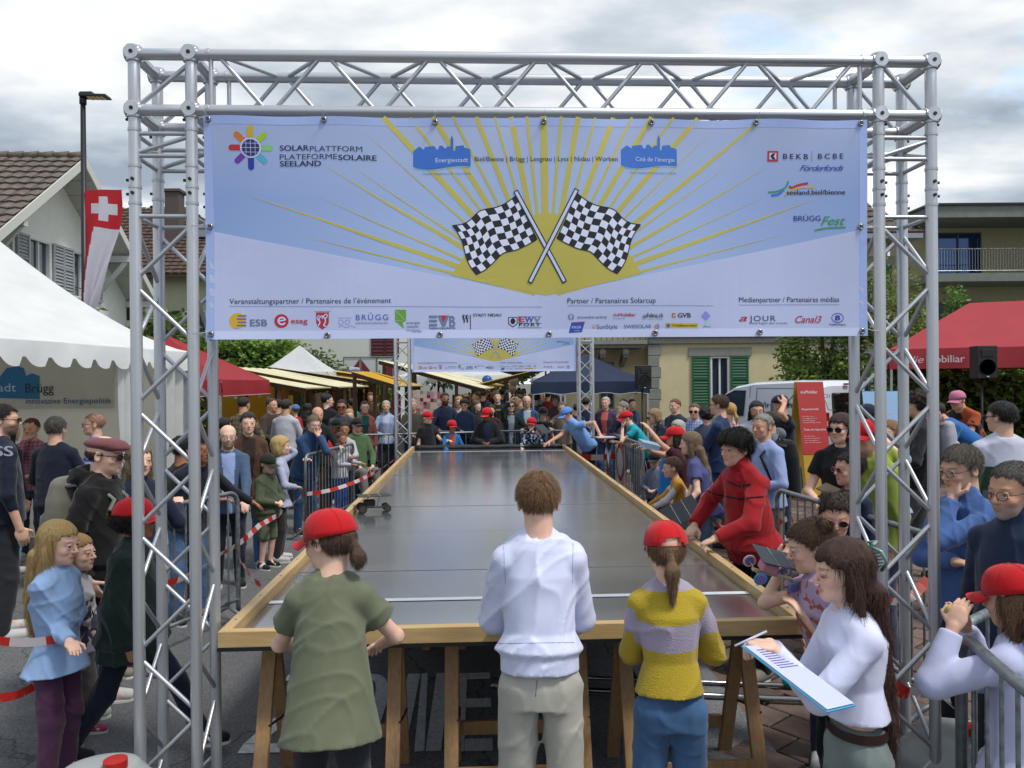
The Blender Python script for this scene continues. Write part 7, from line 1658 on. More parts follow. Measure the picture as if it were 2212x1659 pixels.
sg = empty('no_entry_sign', (1.705, 12.2, .72), R(-87), 'round white no traffic sign with red rim tied to the right barrier', 'sign'); b = MB(); b.lathe([(.0, 0), (.30, 0), (.30, .004), (.0, .004)], 32, (0, 0, 0), Matrix.Rotation(R(90), 3, 'X')); b.obj('plate', mat('sign_red', '#8a2430', .5), sg); b = MB(); b.lathe([(.0, .0045), (.225, .0045), (.225, .006), (.0, .006)], 32, (0, 0, 0), Matrix.Rotation(R(90), 3, 'X')); b.obj('face', mat('sign_white', '#9fb0b0', .5), sg)
# ---- barrier tape
def tape(pts, label, w=.045, twist=0.0, lp=.16, seed=0, sagv=0.03):
 """red and white plastic tape through world points"""
 P_ = [Vector(p) for p in pts]; root = empty('barrier_tape', P_[0], 0, label, 'barrier tape', 'red and white barrier tape'); F_ = []
 for a, b_ in zip(P_[:-1], P_[1:]):
  n = max(4, int((b_ - a).length / .04)); F_ += [a.lerp(b_, i / n) - Vector((0, 0, sagv * math.sin(math.pi * i / n))) for i in range(n)]
 F_.append(P_[-1]); D = 0; cur = None; mb = None; ms = [mat('tape_red', '#b52a22', .4, transl=.25), mat('tape_white', '#c9c0c0', .4, transl=.25)]
 fin = lambda: mb and mb.obj(('red_section', 'white_section')[cur], ms[cur], root)
 for i in range(len(F_) - 1):
  a, b_ = F_[i], F_[i + 1]; d = (b_ - a).normalized(); sl = (b_ - a).length; up = Vector((0, 0, 1)); up = (up - d * up.dot(d)).normalized(); sd_ = d.cross(up)
  t0 = twist * math.sin(D * 2.1 + seed); t1 = twist * math.sin((D + sl) * 2.1 + seed); u0 = up * math.cos(t0) + sd_ * math.sin(t0); u1 = up * math.cos(t1) + sd_ * math.sin(t1)
  k = int(D / lp) % 2
  if k != cur: fin(); cur = k; mb = MB()
  mb.quad(a - u0 * w / 2 - P_[0], b_ - u1 * w / 2 - P_[0], b_ + u1 * w / 2 - P_[0], a + u0 * w / 2 - P_[0]); D += sl
 fin()
 return root
tape([P(-60, 1372, 3.7), P(138, 1378, 3.75)], 'tight tape reaching in from the left edge to the blonde girl', .042)
tape([P(-20, 1508, 3.7), P(95, 1468, 3.85), P(150, 1412, 3.95), P(215, 1300, 4.6), P(262, 1230, 5.6)], 'tape held by the blonde girl running up behind the boy in green', .045, .5)
tape([P(358, 1262, 5.4), P(470, 1200, 6.2), P(560, 1135, 7.6), P(655, 1068, 9.7), P(770, 1040, 10.6), P(862, 985, 12.6)], 'long slanting tape from the left truss tower to the left barrier', .05, .6)
tape([P(512, 1190, 6.6), P(530, 1225, 6.0), P(562, 1262, 5.6)], 'loose tape end hanging near the bald man', .05, .3)
tape([P(780, 940, 13.2), P(770, 985, 12.8), P(745, 1012, 12.6)], 'tape hanging from the far left barrier post', .05, .6)
tape([P(1390, 975, 11.1), P(1400, 1020, 10.6), P(1480, 1100, 8.4), P(1600, 1150, 6.6), P(1700, 1120, 6.3)], 'tape running behind the youth in the red sweater', .05, .6)
tape([P(1395, 1060, 10.2), P(1520, 1108, 7.8), P(1705, 1186, 5.9), P(1810, 1205, 5.4)], 'lower tape along the right rim of the track', .05, .5)
tape([P(1245, 984, 13.0), P(1330, 985, 13.0)], 'tape strip behind the standing table', .10, .1, lp=.22)
tape([P(1710, 1120, 6.3), P(1760, 1210, 5.2), P(1830, 1260, 4.6), P(1940, 1300, 4.2), P(2005, 1250, 4.3)], 'tape looping between the right barrier and truss tower', .05, .8)
tape([P(1935, 1478, 3.45), P(1975, 1490, 3.5), P(2040, 1480, 3.5), P(2050, 1520, 3.4)], 'crumpled tape knotted at the foot of the right truss tower', .06, 1.2, lp=.1)
# ================================================================ speakers
def speaker(px, d, z0, label, s=.54, rz=0):
 c = P(px, 830, d); root = empty('loudspeaker', (c.x, d, z0), rz, label, 'loudspeaker'); b = MB(); w_ = s * .62
 b.prism([(-w_ / 2, -.16, 0), (w_ / 2, -.16, 0), (w_ * .34, .16, 0), (-w_ * .34, .16, 0)], (0, 0, 0), (0, 0, s)); bd = b.obj('cabinet', BLACK, root, bevel=.012)
 b = MB(); b.lathe([(.0, .0), (s * .24, .0), (s * .25, .008), (s * .25, 0)], 24, (0, -.165, s * .34), Matrix.Rotation(R(90), 3, 'X')); b.obj('woofer_grille', mat('grille', '#141517', .6, bump=.5, bscale=300, var=.2), bd)
 b = MB(); b.box((0, -.166, s * .78), (w_ * .6, .01, s * .22)); b.obj('horn', mat('horn', '#0d0e10', .4), bd, bevel=.004); b = MB(); b.box((0, -.172, s * .06), (.04, .004, .016)); b.obj('badge', mat('badge', '#b9bcc0', .4), bd)
 st_ = empty('speaker_stand', (c.x, d, 0), 0, label.replace('loudspeaker', 'tripod stand under the loudspeaker'), 'speaker stand'); b = MB(); b.tube([(0, 0, .35), (0, 0, z0)], .018, 10); b.obj('pole', BLACK, st_, smooth=True)
 for k in range(3): a = R(90 + 120 * k); b = MB(); b.tube([(0, 0, .75), (.5 * math.cos(a), .5 * math.sin(a), .01)], .011, 6); b.obj('leg', BLACK, st_)
speaker(2121, 12.9, 2.0, 'black loudspeaker before the light red canopy', .545); speaker(1387, 16.9, 1.83, 'black loudspeaker before the yellow building', .52, R(12))
# ================================================================ standing table, boards, van
tb = empty('standing_table', (P(1307, 0, 12.75).x, 12.75, 0), 0, 'round steel standing table with papers at the end of the track', 'table'); b = MB(); b.lathe([(.30, 1.07), (.30, 1.085), (.0, 1.085)], 32); b.obj('table_top', STEEL, tb, smooth=False); b = MB(); b.tube([(0, 0, .03), (0, 0, 1.07)], .035, 12); b.obj('column', STEEL, tb, smooth=True); b = MB(); b.lathe([(.24, 0), (.24, .02), (.03, .04)], 24); b.obj('base', STEEL, tb)
pp = MB(); pp.box((P(1300, 0, 12.7).x, 12.68, 1.088), (.30, .21, .004), Matrix.Rotation(R(8), 3, 'Z')); tag(pp.obj('paper', mat('paper', '#c9ccd4', .7)), 'white papers lying on the standing table', 'paper')
def aboard(px, d, h_, label, face, c1, lines, back='#b3902c', w=.50, rz=0, fz=(.82, 1.0)):
 c = P(px, 830, d); root = empty('a_frame_board', (c.x, d, 0), rz, label, 'sign board'); k = .34
 M_ = mat('yellow_ply', back, .7, var=.12, vscale=4, stretch=(1, 1, 4))
 for s_ in (-1, 1):
  b = MB(); b.prism([(-w / 2, s_ * k, 0), (w / 2, s_ * k, 0), (w / 2, s_ * .02, h_), (-w / 2, s_ * .02, h_)][::(1 if s_ < 0 else -1)], (0, 0, 0), (0, s_ * .018, 0)); b.obj('panel', M_, root)
 n = Vector((0, -h_, -(k - .02))).normalized(); upv = Vector((0, k - .02, h_)).normalized(); z0 = fz[0] * 0 + h_ * .40
 o = Vector((-w / 2 - .006, -k - .02, 0)) + upv * z0; Hh = (h_ - z0) / upv.z + .0
 b = MB(); b.prism([o, o + Vector((w + .012, 0, 0)), o + Vector((w + .012, 0, 0)) + upv * (h_ * 1.01 - z0), o + upv * (h_ * 1.01 - z0)], (0, 0, 0), n * .006); f = b.obj('poster', mat('poster' + c1.strip('#'), c1, .6, var=.03), root)
 for (t, x, z, hh_, ww, bd_) in lines: place_text('lettering', t, o + Vector((x, 0, 0)) + upv * (z - z0) + n * .009, (1, 0, 0), upv, hh_, mat('white_print', '#d9c3c6', .7), f, ww, bd_)
 return root
L8 = [('die', .05, 1.80, .05, .085, 0), ('Mobiliar', .14, 1.80, .05, .22, .02), ('Reparaturzelt', .05, 1.52, .036, .30, .02), ('Was immer kommt –', .05, 1.41, .018, .22, 0), ('wir engagieren uns als', .05, 1.375, .018, .26, 0), ('Genossenschaft für', .05, 1.34, .018, .22, 0), ('eine zukunftsfähige Schweiz', .05, 1.305, .018, .32, 0), ('Tente de réparation', .05, 1.18, .036, .40, .02), ('Quoi qu’il arrive –', .05, 1.08, .018, .2, 0), ('en tant que coopérative,', .05, 1.045, .018, .28, 0), ('nous nous engageons', .05, 1.01, .018, .24, 0), ('pour une Suisse durable', .05, .975, .018, .28, 0)]
aboard(1746, 12.9, 1.97, 'tall red and yellow wooden A-frame board reading Reparaturzelt', 0, '#aa2c2e', L8, w=.47, rz=R(9))
ab = aboard(1900, 11.5, 1.83, 'pale blue solar platform A-frame board behind the right truss tower', 0, '#8fb4d8', [('SOLAR', .2, 1.55, .03, .13, .02), ('PLATEFORME', .2, 1.505, .03, .22, 0), ('SEELAND', .2, 1.46, .03, .15, .02)], back='#2f5a48', w=.55)
# ---- van
vn = empty('van', (0, 0, 0), 0, 'white electric delivery van with green lettering parked before the yellow building', 'van'); VA = Vector((P(1466, 830, 20.3).x, 20.3, 0)); VB = Vector((P(1778, 830, 16.9).x, 16.9, 0)); L_ = (VB - VA).length; vu = (VB - VA).normalized(); vw = Vector((-vu.y, vu.x, 0)); vw = vw if vw.y > 0 else -vw
vn.location = VA; vn.rotation_euler = (0, 0, math.atan2(vu.y, vu.x)); W_ = 1.85
M_VAN = mat('van_paint', '#d4d9e4', .25, var=.02, coat=.6); prof = [(0.02, .45), (.0, .85), (.10, 1.02), (.62, 1.14), (.85, 1.22), (1.45, 1.70), (1.75, 1.87), (2.3, 1.96), (3.5, 2.0), (L_ - .15, 1.98), (L_ - .03, 1.86), (L_, 1.2), (L_ + .02, .45), (L_ - .02, .28), (.08, .28)]
b = MB(); nW = [(-0.0, .0), (.10, .0), (W_ - .10, .0), (W_, .0)]
def ring_at(y, ins):
 out = []
 for x, z in prof: t = ins * max(0, min(1, (z - 1.1) / .9)); out.append((x + (ins * .8 if x < 1.2 else (-ins * .5 if x > L_ - .4 else 0)), y, z - ins * .7 if z > 1.6 else z))
 return out
secs = [(0.0, .09), (.03, .045), (.10, .012), (.25, 0), (W_ - .25, 0), (W_ - .10, .012), (W_ - .03, .045), (W_, .09)]; npf = len(prof); V = []
for y, ins in secs:
 for (x, yy, z) in ring_at(y, ins):
  lean_ = .0; V.append((x, y + (.12 * max(0, (z - 1.05) / .95) * (1 if y < W_ / 2 else -1) if True else 0), z))
F = [(s * npf + i, s * npf + (i + 1) % npf, (s + 1) * npf + (i + 1) % npf, (s + 1) * npf + i) for s in range(len(secs) - 1) for i in range(npf)] + [tuple(range(npf))[::-1], tuple(range((len(secs) - 1) * npf, len(secs) * npf))]
b.add(V, F); body = b.obj('body', M_VAN, vn, smooth=False)
def vs(x, z, o=.004): return (x, -o + .12 * max(0, (z - 1.05) / .95), z)
def vpatch(nm, pts, m, o=.004, par=None): q = MB(); q.prism([vs(x, z, o) for x, z in pts], (0, 0, 0), (0, .003, 0)); return q.obj(nm, m, par or vn)
vpatch('side_window', [(.98, 1.20), (2.0, 1.18), (2.02, 1.72), (1.75, 1.72), (1.45, 1.60)], M_GLASS, .006); vpatch('window_seal', [(.92, 1.17), (2.05, 1.14), (2.07, 1.76), (1.73, 1.76), (1.42, 1.63)], BLACK, .003)
for x0, x1, z0, z1 in ((2.18, 2.195, .4, 1.86), (2.38, L_ - .25, 1.80, 1.815), (2.38, 2.392, 1.2, 1.8), (L_ - .262, L_ - .25, 1.2, 1.8), (3.4, 3.412, .5, 1.86)): vpatch('panel_gap', [(x0, z0), (x1, z0), (x1, z1), (x0, z1)], mat('gap', '#4a4e56', .6), .004)
vpatch('side_moulding', [(.7, .62), (L_ - .2, .62), (L_ - .2, .74), (.7, .74)], BLACK, .02)
for x, y, n_ in ((.85, 0, 1), (L_ - .95, 0, 1), (.85, W_, -1), (L_ - .95, W_, -1)):
 w_ = empty('wheel', (x, y + .09 * n_, .33)); w_.parent = vn; b = MB(); b.lathe([(.20, -.1), (.33, -.09), (.335, 0), (.33, .09), (.20, .1)], 28, (0, 0, 0), Matrix.Rotation(R(90), 3, 'X')); b.obj('tyre', BLACK, w_, smooth=True); b = MB(); b.lathe([(0, -.09), (.19, -.08), (.2, 0), (.2, .09), (0, .09)], 20, (0, 0, 0), Matrix.Rotation(R(90), 3, 'X')); b.obj('rim', STEEL, w_)
b = MB(); b.box((.98, -.17, 1.22), (.14, .2, .24)); b.obj('mirror', BLACK, vn, bevel=.03)
q = MB(); q.box((L_ - .004, W_ / 2 + .0, 1.42), (.06, W_ * .62, .58)); q.obj('rear_window', mat('rear_glass', '#20141a', .05, spec=1.0), vn, bevel=.04); q = MB(); q.box((L_ + .004, W_ / 2, 1.9), (.05, .2, .04)); q.obj('brake_light', mat('lamp_red', '#7c1418', .3), vn)
for y in (.13, W_ - .13):
 q = MB(); q.box((L_ - .02, y, 1.02), (.10, .15, .52)); tl_ = q.obj('tail_light', mat('lamp_red', '#8c1a1c', .2, coat=.5), vn, bevel=.02); q = MB(); q.box((L_ + .032, y, 1.03), (.01, .12, .11)); q.obj('reverse_lens', mat('lens_white', '#b9b4b4', .2), tl_)
q = MB(); q.box((L_ + .03, W_ / 2, .45), (.14, W_ * .98, .26)); q.obj('rear_bumper', mat('bumper', '#8b8f98', .5), vn, bevel=.03); q = MB(); q.box((L_ + .03, W_ / 2 - .02, 1.05), (.012, .5, .12)); q.obj('number_plate', mat('plate', '#c9ccd0', .5), vn)
q = MB(); q.box((-.02, W_ / 2, .5), (.16, W_ * .96, .36)); q.obj('front_bumper', M_VAN, vn, bevel=.04); q = MB(); q.box((.12, .14, .95), (.3, .24, .16)); q.obj('headlight', mat('lens_white', '#b9b4b4', .2), vn, bevel=.03)
def vtext(t, x, z, hh_, ww, c, bold): v = place_text('lettering', t, (x, vs(x, z, .008)[1], z), (1, 0, 0), Vector((0, .12 / .95, 1)).normalized(), hh_, mat('vp' + c.strip('#'), c, .6), vn, ww, bold); return v
vtext('Wir fahren', 2.42, 1.36, .13, .95, '#1c2430', .015); vtext('100% ELEKTRISCH', 3.42, 1.60, .09, .88, '#2c7c4a', .01); vtext('100%', 3.6, 1.72, .08, .32, '#2c7c4a', .0)
q = MB(); q.tube([vs(3.2 + 1.25 * t, 1.34 + .50 * math.sin(math.pi * min(1, t * 1.15)) ** .7 if t < .87 else 1.34, .01) for t in np.linspace(0, 1, 24)], .010, 5); q.obj('car_outline_print', mat('vp2c7c4a', '#2c7c4a', .6), vn)
# ---- beer table set under the red canopy, things on it
for k, (x, y) in enumerate(((7.6, 11.4), (9.3, 12.4), (10.6, 13.0))):
 t_ = empty('folding_table', (x, y, 0), R(-6), ['wooden folding table where people bend over under the red canopy', 'second wooden folding table behind it', 'third folding table at the right edge'][k], 'table'); b = MB(); b.box((0, 0, .76), (2.1, .6, .03)); b.obj('table_top', mat('orange_wood', '#8a5a30', .5, var=.1, vscale=4), t_, bevel=.003)
 for sx in (-.8, .8):
  for sy in (-.2, .2): b = MB(); b.beam((sx, sy, .74), (sx, sy * 1.2, 0), .03); b.obj('leg', DARKMETAL, t_)
 rr2 = random.Random(k)
 for i in range(5):
  c_ = rr2.choice(['#c9c6c0', '#8a2a2a', '#33507a', '#c2a23a', '#2c2d30']); b = MB(); s_ = rr2.uniform(.08, .2); b.box((0, 0, s_ * .4), (s_ * 1.4, s_, s_ * .8), tap=.9); o = b.obj('tool_box', cloth(c_), None, bevel=.008); o.location = (x + rr2.uniform(-.9, .9), y + rr2.uniform(-.2, .2), .777); o.rotation_euler[2] = rr2.random(); tag(o, '%s small box, %s on the %s folding table under the red canopy' % ({'#c9c6c0': 'pale grey', '#8a2a2a': 'dark red', '#33507a': 'blue', '#c2a23a': 'yellow', '#2c2d30': 'black'}[c_], ['first', 'second', 'third', 'fourth', 'fifth'][i], ['near', 'middle', 'far'][k]), 'box', 'repair boxes on the folding tables')
for k in range(3):
 b = MB(); b.lathe([(.0, 0), (.035, 0), (.035, .16), (.012, .21), (.012, .24), (0, .24)], 12); o = b.obj('bottle', mat('water_bottle', '#b9a8a0', .1, alpha=.6), None, smooth=True); o.location = (10.1 + .13 * k, 12.75, .777); tag(o, ['left', 'middle', 'right'][k] + 'most plastic drink bottle on the third folding table' if k != 1 else 'middle plastic drink bottle on the third folding table', 'bottle', 'drink bottles under the red canopy')
# ---- water canisters weighing down the truss feet
def canister(x, y, rz, label, s=1.0):
 root = empty('water_canister', (x, y, 0), rz, label, 'canister'); S_ = Sdf(); S_.loft((0, 0, .04), (0, 0, .36 + .12 * (s < 1.19)), [(0, .2 * s, .14 * s), (.15, .22 * s, .155 * s), (.7, .215 * s, .15 * s), (1, .12 * s, .09 * s)], rotm(0), k=.02); S_.cap((-.1, 0, .38), (.08, 0, .38), .05, .05, k=.05)
 obj_nets('tank', S_.mesh(.02, wr=.0), root, mat('milky_plastic', '#b3b9b9', .35, transl=.35)); b = MB(); b.lathe([(.045, .0), (.045, .035), (.0, .037)], 16, (.06, -.06, .395 + .09 * (s < 1.19))); b.obj('screw_cap', mat('red_cap', '#a82018', .4), root)
canister(-1.66, 3.08, R(20), 'milky white water canister with red cap at the left truss foot', 1.15); canister(2.02, 3.55, R(-15), 'tall milky water canister behind the right truss foot', 1.2); canister(1.98, 3.1, R(50), 'second milky canister at the right truss foot')
# ---- poles lying on the pavement
for (a, b_, c_, lb) in (((1.2, 5.0), (2.2, 4.86), '#9aa0a4', 'thin grey telescopic pole with green handle lying under the track'), ((1.05, 4.82), (2.0, 4.66), '#a4a9ae', 'thicker metal pole with yellow end lying under the track')):
 root = empty('pole', (0, 0, 0), 0, lb, 'pole'); m_ = MB(); m_.tube([(a[0] - 1.2, a[1] + .12, .05), (b_[0], b_[1], .05)], .014 if 'grey' in lb else .018, 10); m_.obj('tube', STEEL, root, smooth=True); q = MB()
 if 'green' in lb: q.tube([(1.72, 4.93, .05), (1.95, 4.895, .05)], .028, 10); q.obj('handle', mat('green_grip', '#1f6a5c', .5), root, smooth=True)
 else: q.tube([(1.78, 4.70, .05), (2.08, 4.65, .05)], .022, 10); q.obj('yellow_end', mat('yellow_grip', '#b59a1c', .5), root, smooth=True)
# ---- solar car on the track
def solar_car(loc, rz, label, style=0, tilt=None):
 root = empty('solar_car', loc, rz, label, 'model car')
 if tilt: root.rotation_euler = tilt
 wc = ['#15161a', '#3f8fc0'][style]
 for i, (x, y, r_) in enumerate(((-.13, -.105, .045), (-.13, .105, .045), (.13, -.09, .038), (.13, .09, .038))):
  b = MB(); b.lathe([(.0, -.004), (r_, -.004), (r_, .004), (0, .004)], 22, (x, y, r_), Matrix.Rotation(R(90), 3, 'X')); w_ = b.obj('wheel', mat('car_wheel' + wc, wc if i % 2 == 0 or style == 0 else '#c9c4c9', .4), root); b = MB(); b.lathe([(0, -.0065), (r_ * .72, -.0065), (r_ * .72, .0065), (0, .0065)], 18, (x, y, r_), Matrix.Rotation(R(90), 3, 'X')); b.obj('hub', mat('car_hub', '#3a342c' if style == 0 else '#7466a8', .5), w_)
 b = MB(); b.box((0, 0, .045), (.30, .035, .012)); b.tube([(-.13, -.1, .045), (-.13, .1, .045)], .003, 6); b.tube([(.13, -.085, .038), (.13, .085, .038)], .003, 6); b.obj('chassis', mat('car_chassis', '#4a4d54' if style == 0 else '#b3a58c', .5), root)
 b = MB(); b.box((-.05, 0, .095), (.12, .09, .07)); b.obj('motor_box', mat('motor_box', '#0c0c10' if style == 0 else '#c08a9c', .5), root, bevel=.015); b = MB()
 for dx in (-.06, .06): b.tube([(dx - .03, 0, .05), (dx, 0, .165)], .003, 5)
 b.obj('strut', DARKMETAL, root); b = MB(); b.box((0, 0, .172), (.34, .22, .005)); pn = b.obj('solar_panel', mat('solar_cells', '#23272e', .2, var=.1), root)
 for x in (-.055, .055): c_ = MB(); c_.box((x, 0, .1765), (.003, .22, .001)); c_.obj('cell_line', mat('cell_line', '#a9adb0', .5), pn)
 return root
pc = G(808, 1106, ZD); solar_car((pc.x, pc.y, ZD + .004), R(18), 'black wheeled solar model car rolling on the track near the left rim').scale = (.85, .85, .85)
hc2 = P(1662, 1228, 3.45); solar_car(hc2 - Vector((.0, 0, .05)), 0, 'hand held solar car with blue and violet wheels and silver panel beside the right rim', 1, (R(22), R(16), R(10))).scale = (.66, .66, .66)
hc3 = P(1475, 1100, 7.3); solar_car((hc3.x, hc3.y, hc3.z - .1), 0, 'small solar car with grey panel held by the girl in the violet shirt', 1, (R(50), R(-25), R(0)))
solar_car((P(1160, 930, 13.35).x, 13.35, P(1160, 930, 13.35).z - .1), R(60), 'flowery solar car held by the child in the floral jacket at the far end', 1, (R(40), 0, R(60)))
pl = MB(); pl.box((0, 0, .03), (.19, .13, .06), tap=1.12); o = pl.obj('lunch_box', mat('clear_box', '#a9c2d6', .2, alpha=.75)); o.location = P(1400, 967, 8.2); tag(o, 'clear plastic box with food held by the girl in the red cap', 'box'); o.rotation_euler = (.2, .25, .2)
cl = empty('clipboard', (0, 0, 0), 0, 'light blue clipboard with white sheets held by the woman with long hair', 'clipboard')
q4 = [P(1600, 1393, 2.62), P(1645, 1368, 2.72), P(1775, 1500, 2.42), P(1768, 1527, 2.22)]
A0, B0 = P(1602, 1395, 2.45), P(1770, 1525, 2.25); D0_ = P(1665, 1370, 2.68); nrm = (B0 - A0).cross(D0_ - A0).normalized(); nrm = nrm if nrm.z > 0 else -nrm; e1 = (B0 - A0); e2 = (D0_ - A0); e2 = (e2 - e1 * (e2.dot(e1) / e1.dot(e1))).normalized() * .215; e1 = e1.normalized() * .31
b = MB(); b.prism([A0, A0 + e1, A0 + e1 + e2, A0 + e2], (0, 0, 0), -nrm * .004); b.obj('board', mat('board_blue', '#4a9cc4', .4), cl)
for k in range(3): b = MB(); o_ = A0 + e1 * .02 + e2 * .03 + nrm * (.0015 + .0012 * k) + e1 * .006 * k; b.prism([o_, o_ + e1 * .95, o_ + e1 * .95 + e2 * .93, o_ + e2 * .93], (0, 0, 0), nrm * .0006); b.obj('sheet', mat('paper_white', '#bcc2e4', .7), cl)
for k in range(9):
 b = MB(); o_ = A0 + e1 * (.10 + .035 * k) + e2 * (.2) + nrm * .0052; b.prism([o_, o_ + e1 * .012, o_ + e1 * .012 + e2 * (.5 + .1 * (k % 3)), o_ + e2 * (.5 + .1 * (k % 3))], (0, 0, 0), nrm * .0004); b.obj('writing_line', mat('ink_line', '#6a5f8a', .7), cl)
# ================================================================ people
W = lambda px, py, d: ('w', P(px, py, d)); Wg = lambda px, py, d, h=(.6, .2, -1): ('w', P(px, py, d), h)
RED = '#b5121a'; SK1 = '#d3ab93'; SK2 = '#c69a80'; SK3 = '#6b452f'; SK4 = '#9a6a4c'; SKP = '#dcb7a2'
# --- children leaning on the near end of the track
def striped_sweater():
 m = bpy.data.materials.new('striped_knit'); m.use_nodes = True; N = m.node_tree.nodes; L = m.node_tree.links; b = N['Principled BSDF']; b.inputs['Roughness'].default_value = .9; b.inputs['Sheen Weight'].default_value = .2
 tc = N.new('ShaderNodeTexCoord'); sp = N.new('ShaderNodeSeparateXYZ'); L.new(tc.outputs['Object'], sp.inputs[0]); ab = N.new('ShaderNodeMath'); ab.operation = 'ABSOLUTE'; L.new(sp.outputs['X'], ab.inputs[0])
 mr = N.new('ShaderNodeMapRange'); mr.inputs['From Min'].default_value = .125; mr.inputs['From Max'].default_value = .14; mr.inputs['To Max'].default_value = -.045; L.new(ab.outputs[0], mr.inputs[0])
 ad = N.new('ShaderNodeMath'); L.new(sp.outputs['Z'], ad.inputs[0]); L.new(mr.outputs[0], ad.inputs[1])
 m2 = N.new('ShaderNodeMapRange'); m2.inputs['From Min'].default_value = .6; m2.inputs['From Max'].default_value = 1.3; L.new(ad.outputs[0], m2.inputs[0])
 rp = N.new('ShaderNodeValToRGB'); rp.color_ramp.interpolation = 'CONSTANT'; Y_ = (*srgb('#a8911c'), 1); G_ = (*srgb('#9c93a6'), 1); el = rp.color_ramp.elements
 zf = lambda py: (P(1443, py, 3.2).z - .6) / .7
 el[0].position = 0; el[0].color = Y_; el[1].position = zf(1352 + 20); el[1].color = G_
 for py, c in ((1335 - 18, Y_), (1242 + 12, G_), (1155 + 30, Y_)):
  e = el.new(min(.99, zf(py))); e.color = c
 L.new(m2.outputs[0], rp.inputs[0]); L.new(rp.outputs[0], b.inputs['Base Color'])
 n3 = N.new('ShaderNodeTexVoronoi'); n3.inputs['Scale'].default_value = 170; L.new(tc.outputs['Object'], n3.inputs['Vector']); bp = N.new('ShaderNodeBump'); bp.inputs['Strength'].default_value = .5; bp.inputs['Distance'].default_value = .004; L.new(n3.outputs[0], bp.inputs['Height']); L.new(bp.outputs[0], b.inputs['Normal'])
 return m
f1 = person(712, 1094, 3.02, 180, 'boy in olive green T-shirt and red cap leaning on the track', skin=SKP, hair='pony', hl=.5, hcol='#4a3526', top='#636853', sleeve='short', bot='#23262e', bpat=None, cap=RED, lean=12, side=3, hy=62, hp=6, hem=.455, L=Wg(678, 1392, 3.28, (.8, .4, -.5)), Rr=Wg(822, 1392, 3.28, (-1.2, .3, -.55)), build=.9, puff=.012, baggy=.92, lod=0, hs=1.04, wrk=.8, capped=[('Ma NSU', -20, .062, .014)])
f2 = person(1162, 1016, 3.12, 180, 'tall boy in white sweatshirt and beige trousers leaning on the track, seen from behind', skin=SKP, hair='short', hcol='#7a5c3e', top='#cdd2ec', bot='#a8a69c', bpat=None, lean=7, hem=.535, L=Wg(1078, 1350, 3.40, (.30, 1, -.5)), Rr=Wg(1240, 1350, 3.40, (-.30, 1, -.5)), build=.93, puff=.014, baggy=1.12, lod=0, hp=8)
f3 = person(1437, 1120, 3.12, 180, 'girl in yellow and grey striped sweater and red cap with ponytail, seen from behind', skin=SKP, hair='pony', hcol='#6d5238', top='#a8911c', tmat=striped_sweater(), bot='#3f6087', female=True, cap=RED, lean=6, hem=.55, L=Wg(1400, 1366, 3.36, (.65, .7, -1)), Rr=Wg(1486, 1366, 3.36, (-.65, .7, -1)), build=.95, puff=.008, baggy=1.2, lod=0, opening=True, hp=4, hl=1.1)
# scrunchie
f4 = person(1822, 1160, 2.62, -88, 'young woman in tight white top with long wavy brown hair writing on a clipboard', skin=SKP, hair='wavy', hl=1.95, hcol='#3a2318', top='#cdd0e8', bot='#6c7775', female=True, lean=3, hy=-4, hp=4, hem=.60, hs=.93, eyes=False, handp='write', Rr=Wg(1664, 1392, 2.66, (-.2, .5, -1)), L=Wg(1668, 1400, 2.52, (.2, .7, -1)), build=.98, lod=0, baggy=1.15, puff=.0, wrk=.45)
# belt, hair claw and earring of the woman
def parts_f4(i):
 r_ = i['root']; h = i['h']; T = i['T']; c = i['hip'] + T[2] * .070 * h
 b = MB(); n = 26; ring = [c + T[0] * math.cos(2 * math.pi * k / n) * (.083 * h) + T[1] * math.sin(2 * math.pi * k / n) * (.066 * h) for k in range(n)]; V = []
 for p in ring: V += [p - T[2] * .016, p + T[2] * .016]
 b.add(V, [(2 * k, 2 * ((k + 1) % n), 2 * ((k + 1) % n) + 1, 2 * k + 1) for k in range(n)]); b.obj('belt', mat('leather', '#2c1614', .5), r_, smooth=True)
 H, hc, s = i['H'], i['hc'], i['s']; q = lambda l, f, u: hc + (H[0] * l + H[1] * f + H[2] * u) * s
 b = MB();
 for sg in (-1, 1):
  b.tube([q(sg * .012, -.10, .085), q(sg * .045, -.125, .07), q(sg * .05, -.14, .03), q(sg * .02, -.13, -.005)], .006, 7)
  for k in range(5): f = k / 4; b.tube([q(sg * (.045 - .01 * f), -.126 - .01 * f, .068 - .05 * f), q(sg * .012, -.112, .058 - .05 * f)], .003, 5)
 b.tube([q(-.02, -.105, .09), q(0, -.13, .095), q(.02, -.105, .09)], .007, 6); b.obj('hair_claw', mat('claw_green', '#6f8f88', .25, spec=.8), r_, smooth=True)
 b = MB(); b.tube([q(.081, -.004, -.035), q(.083, -.002, -.05), q(.082, 0, -.066)], .0028, 6); b.obj('earring', STEEL, r_)
 b = MB(); hd = i['hands'][-1]; e = i['elb'][-1]; d = (hd - e) / np.linalg.norm(hd - e) * .6 + np.array([0, -.5, -.3]); d /= np.linalg.norm(d); a0 = hd + d * .075 + np.array([0, 0, .012]); q9 = d * .5 + np.array([.25, -.5, -.35]); q9 /= np.linalg.norm(q9); b.tube([a0 - q9 * .07, a0 + q9 * .065], .0042, 8); w_ = b.obj('pen', mat('pen_white', '#b9c0d8', .3), None, smooth=True); w_.parent = None; w_.location = r_.location; w_.rotation_euler = r_.rotation_euler; tag(w_, 'white and blue ballpoint pen in the hand of the woman with the clipboard', 'pen')
parts_f4(f4)
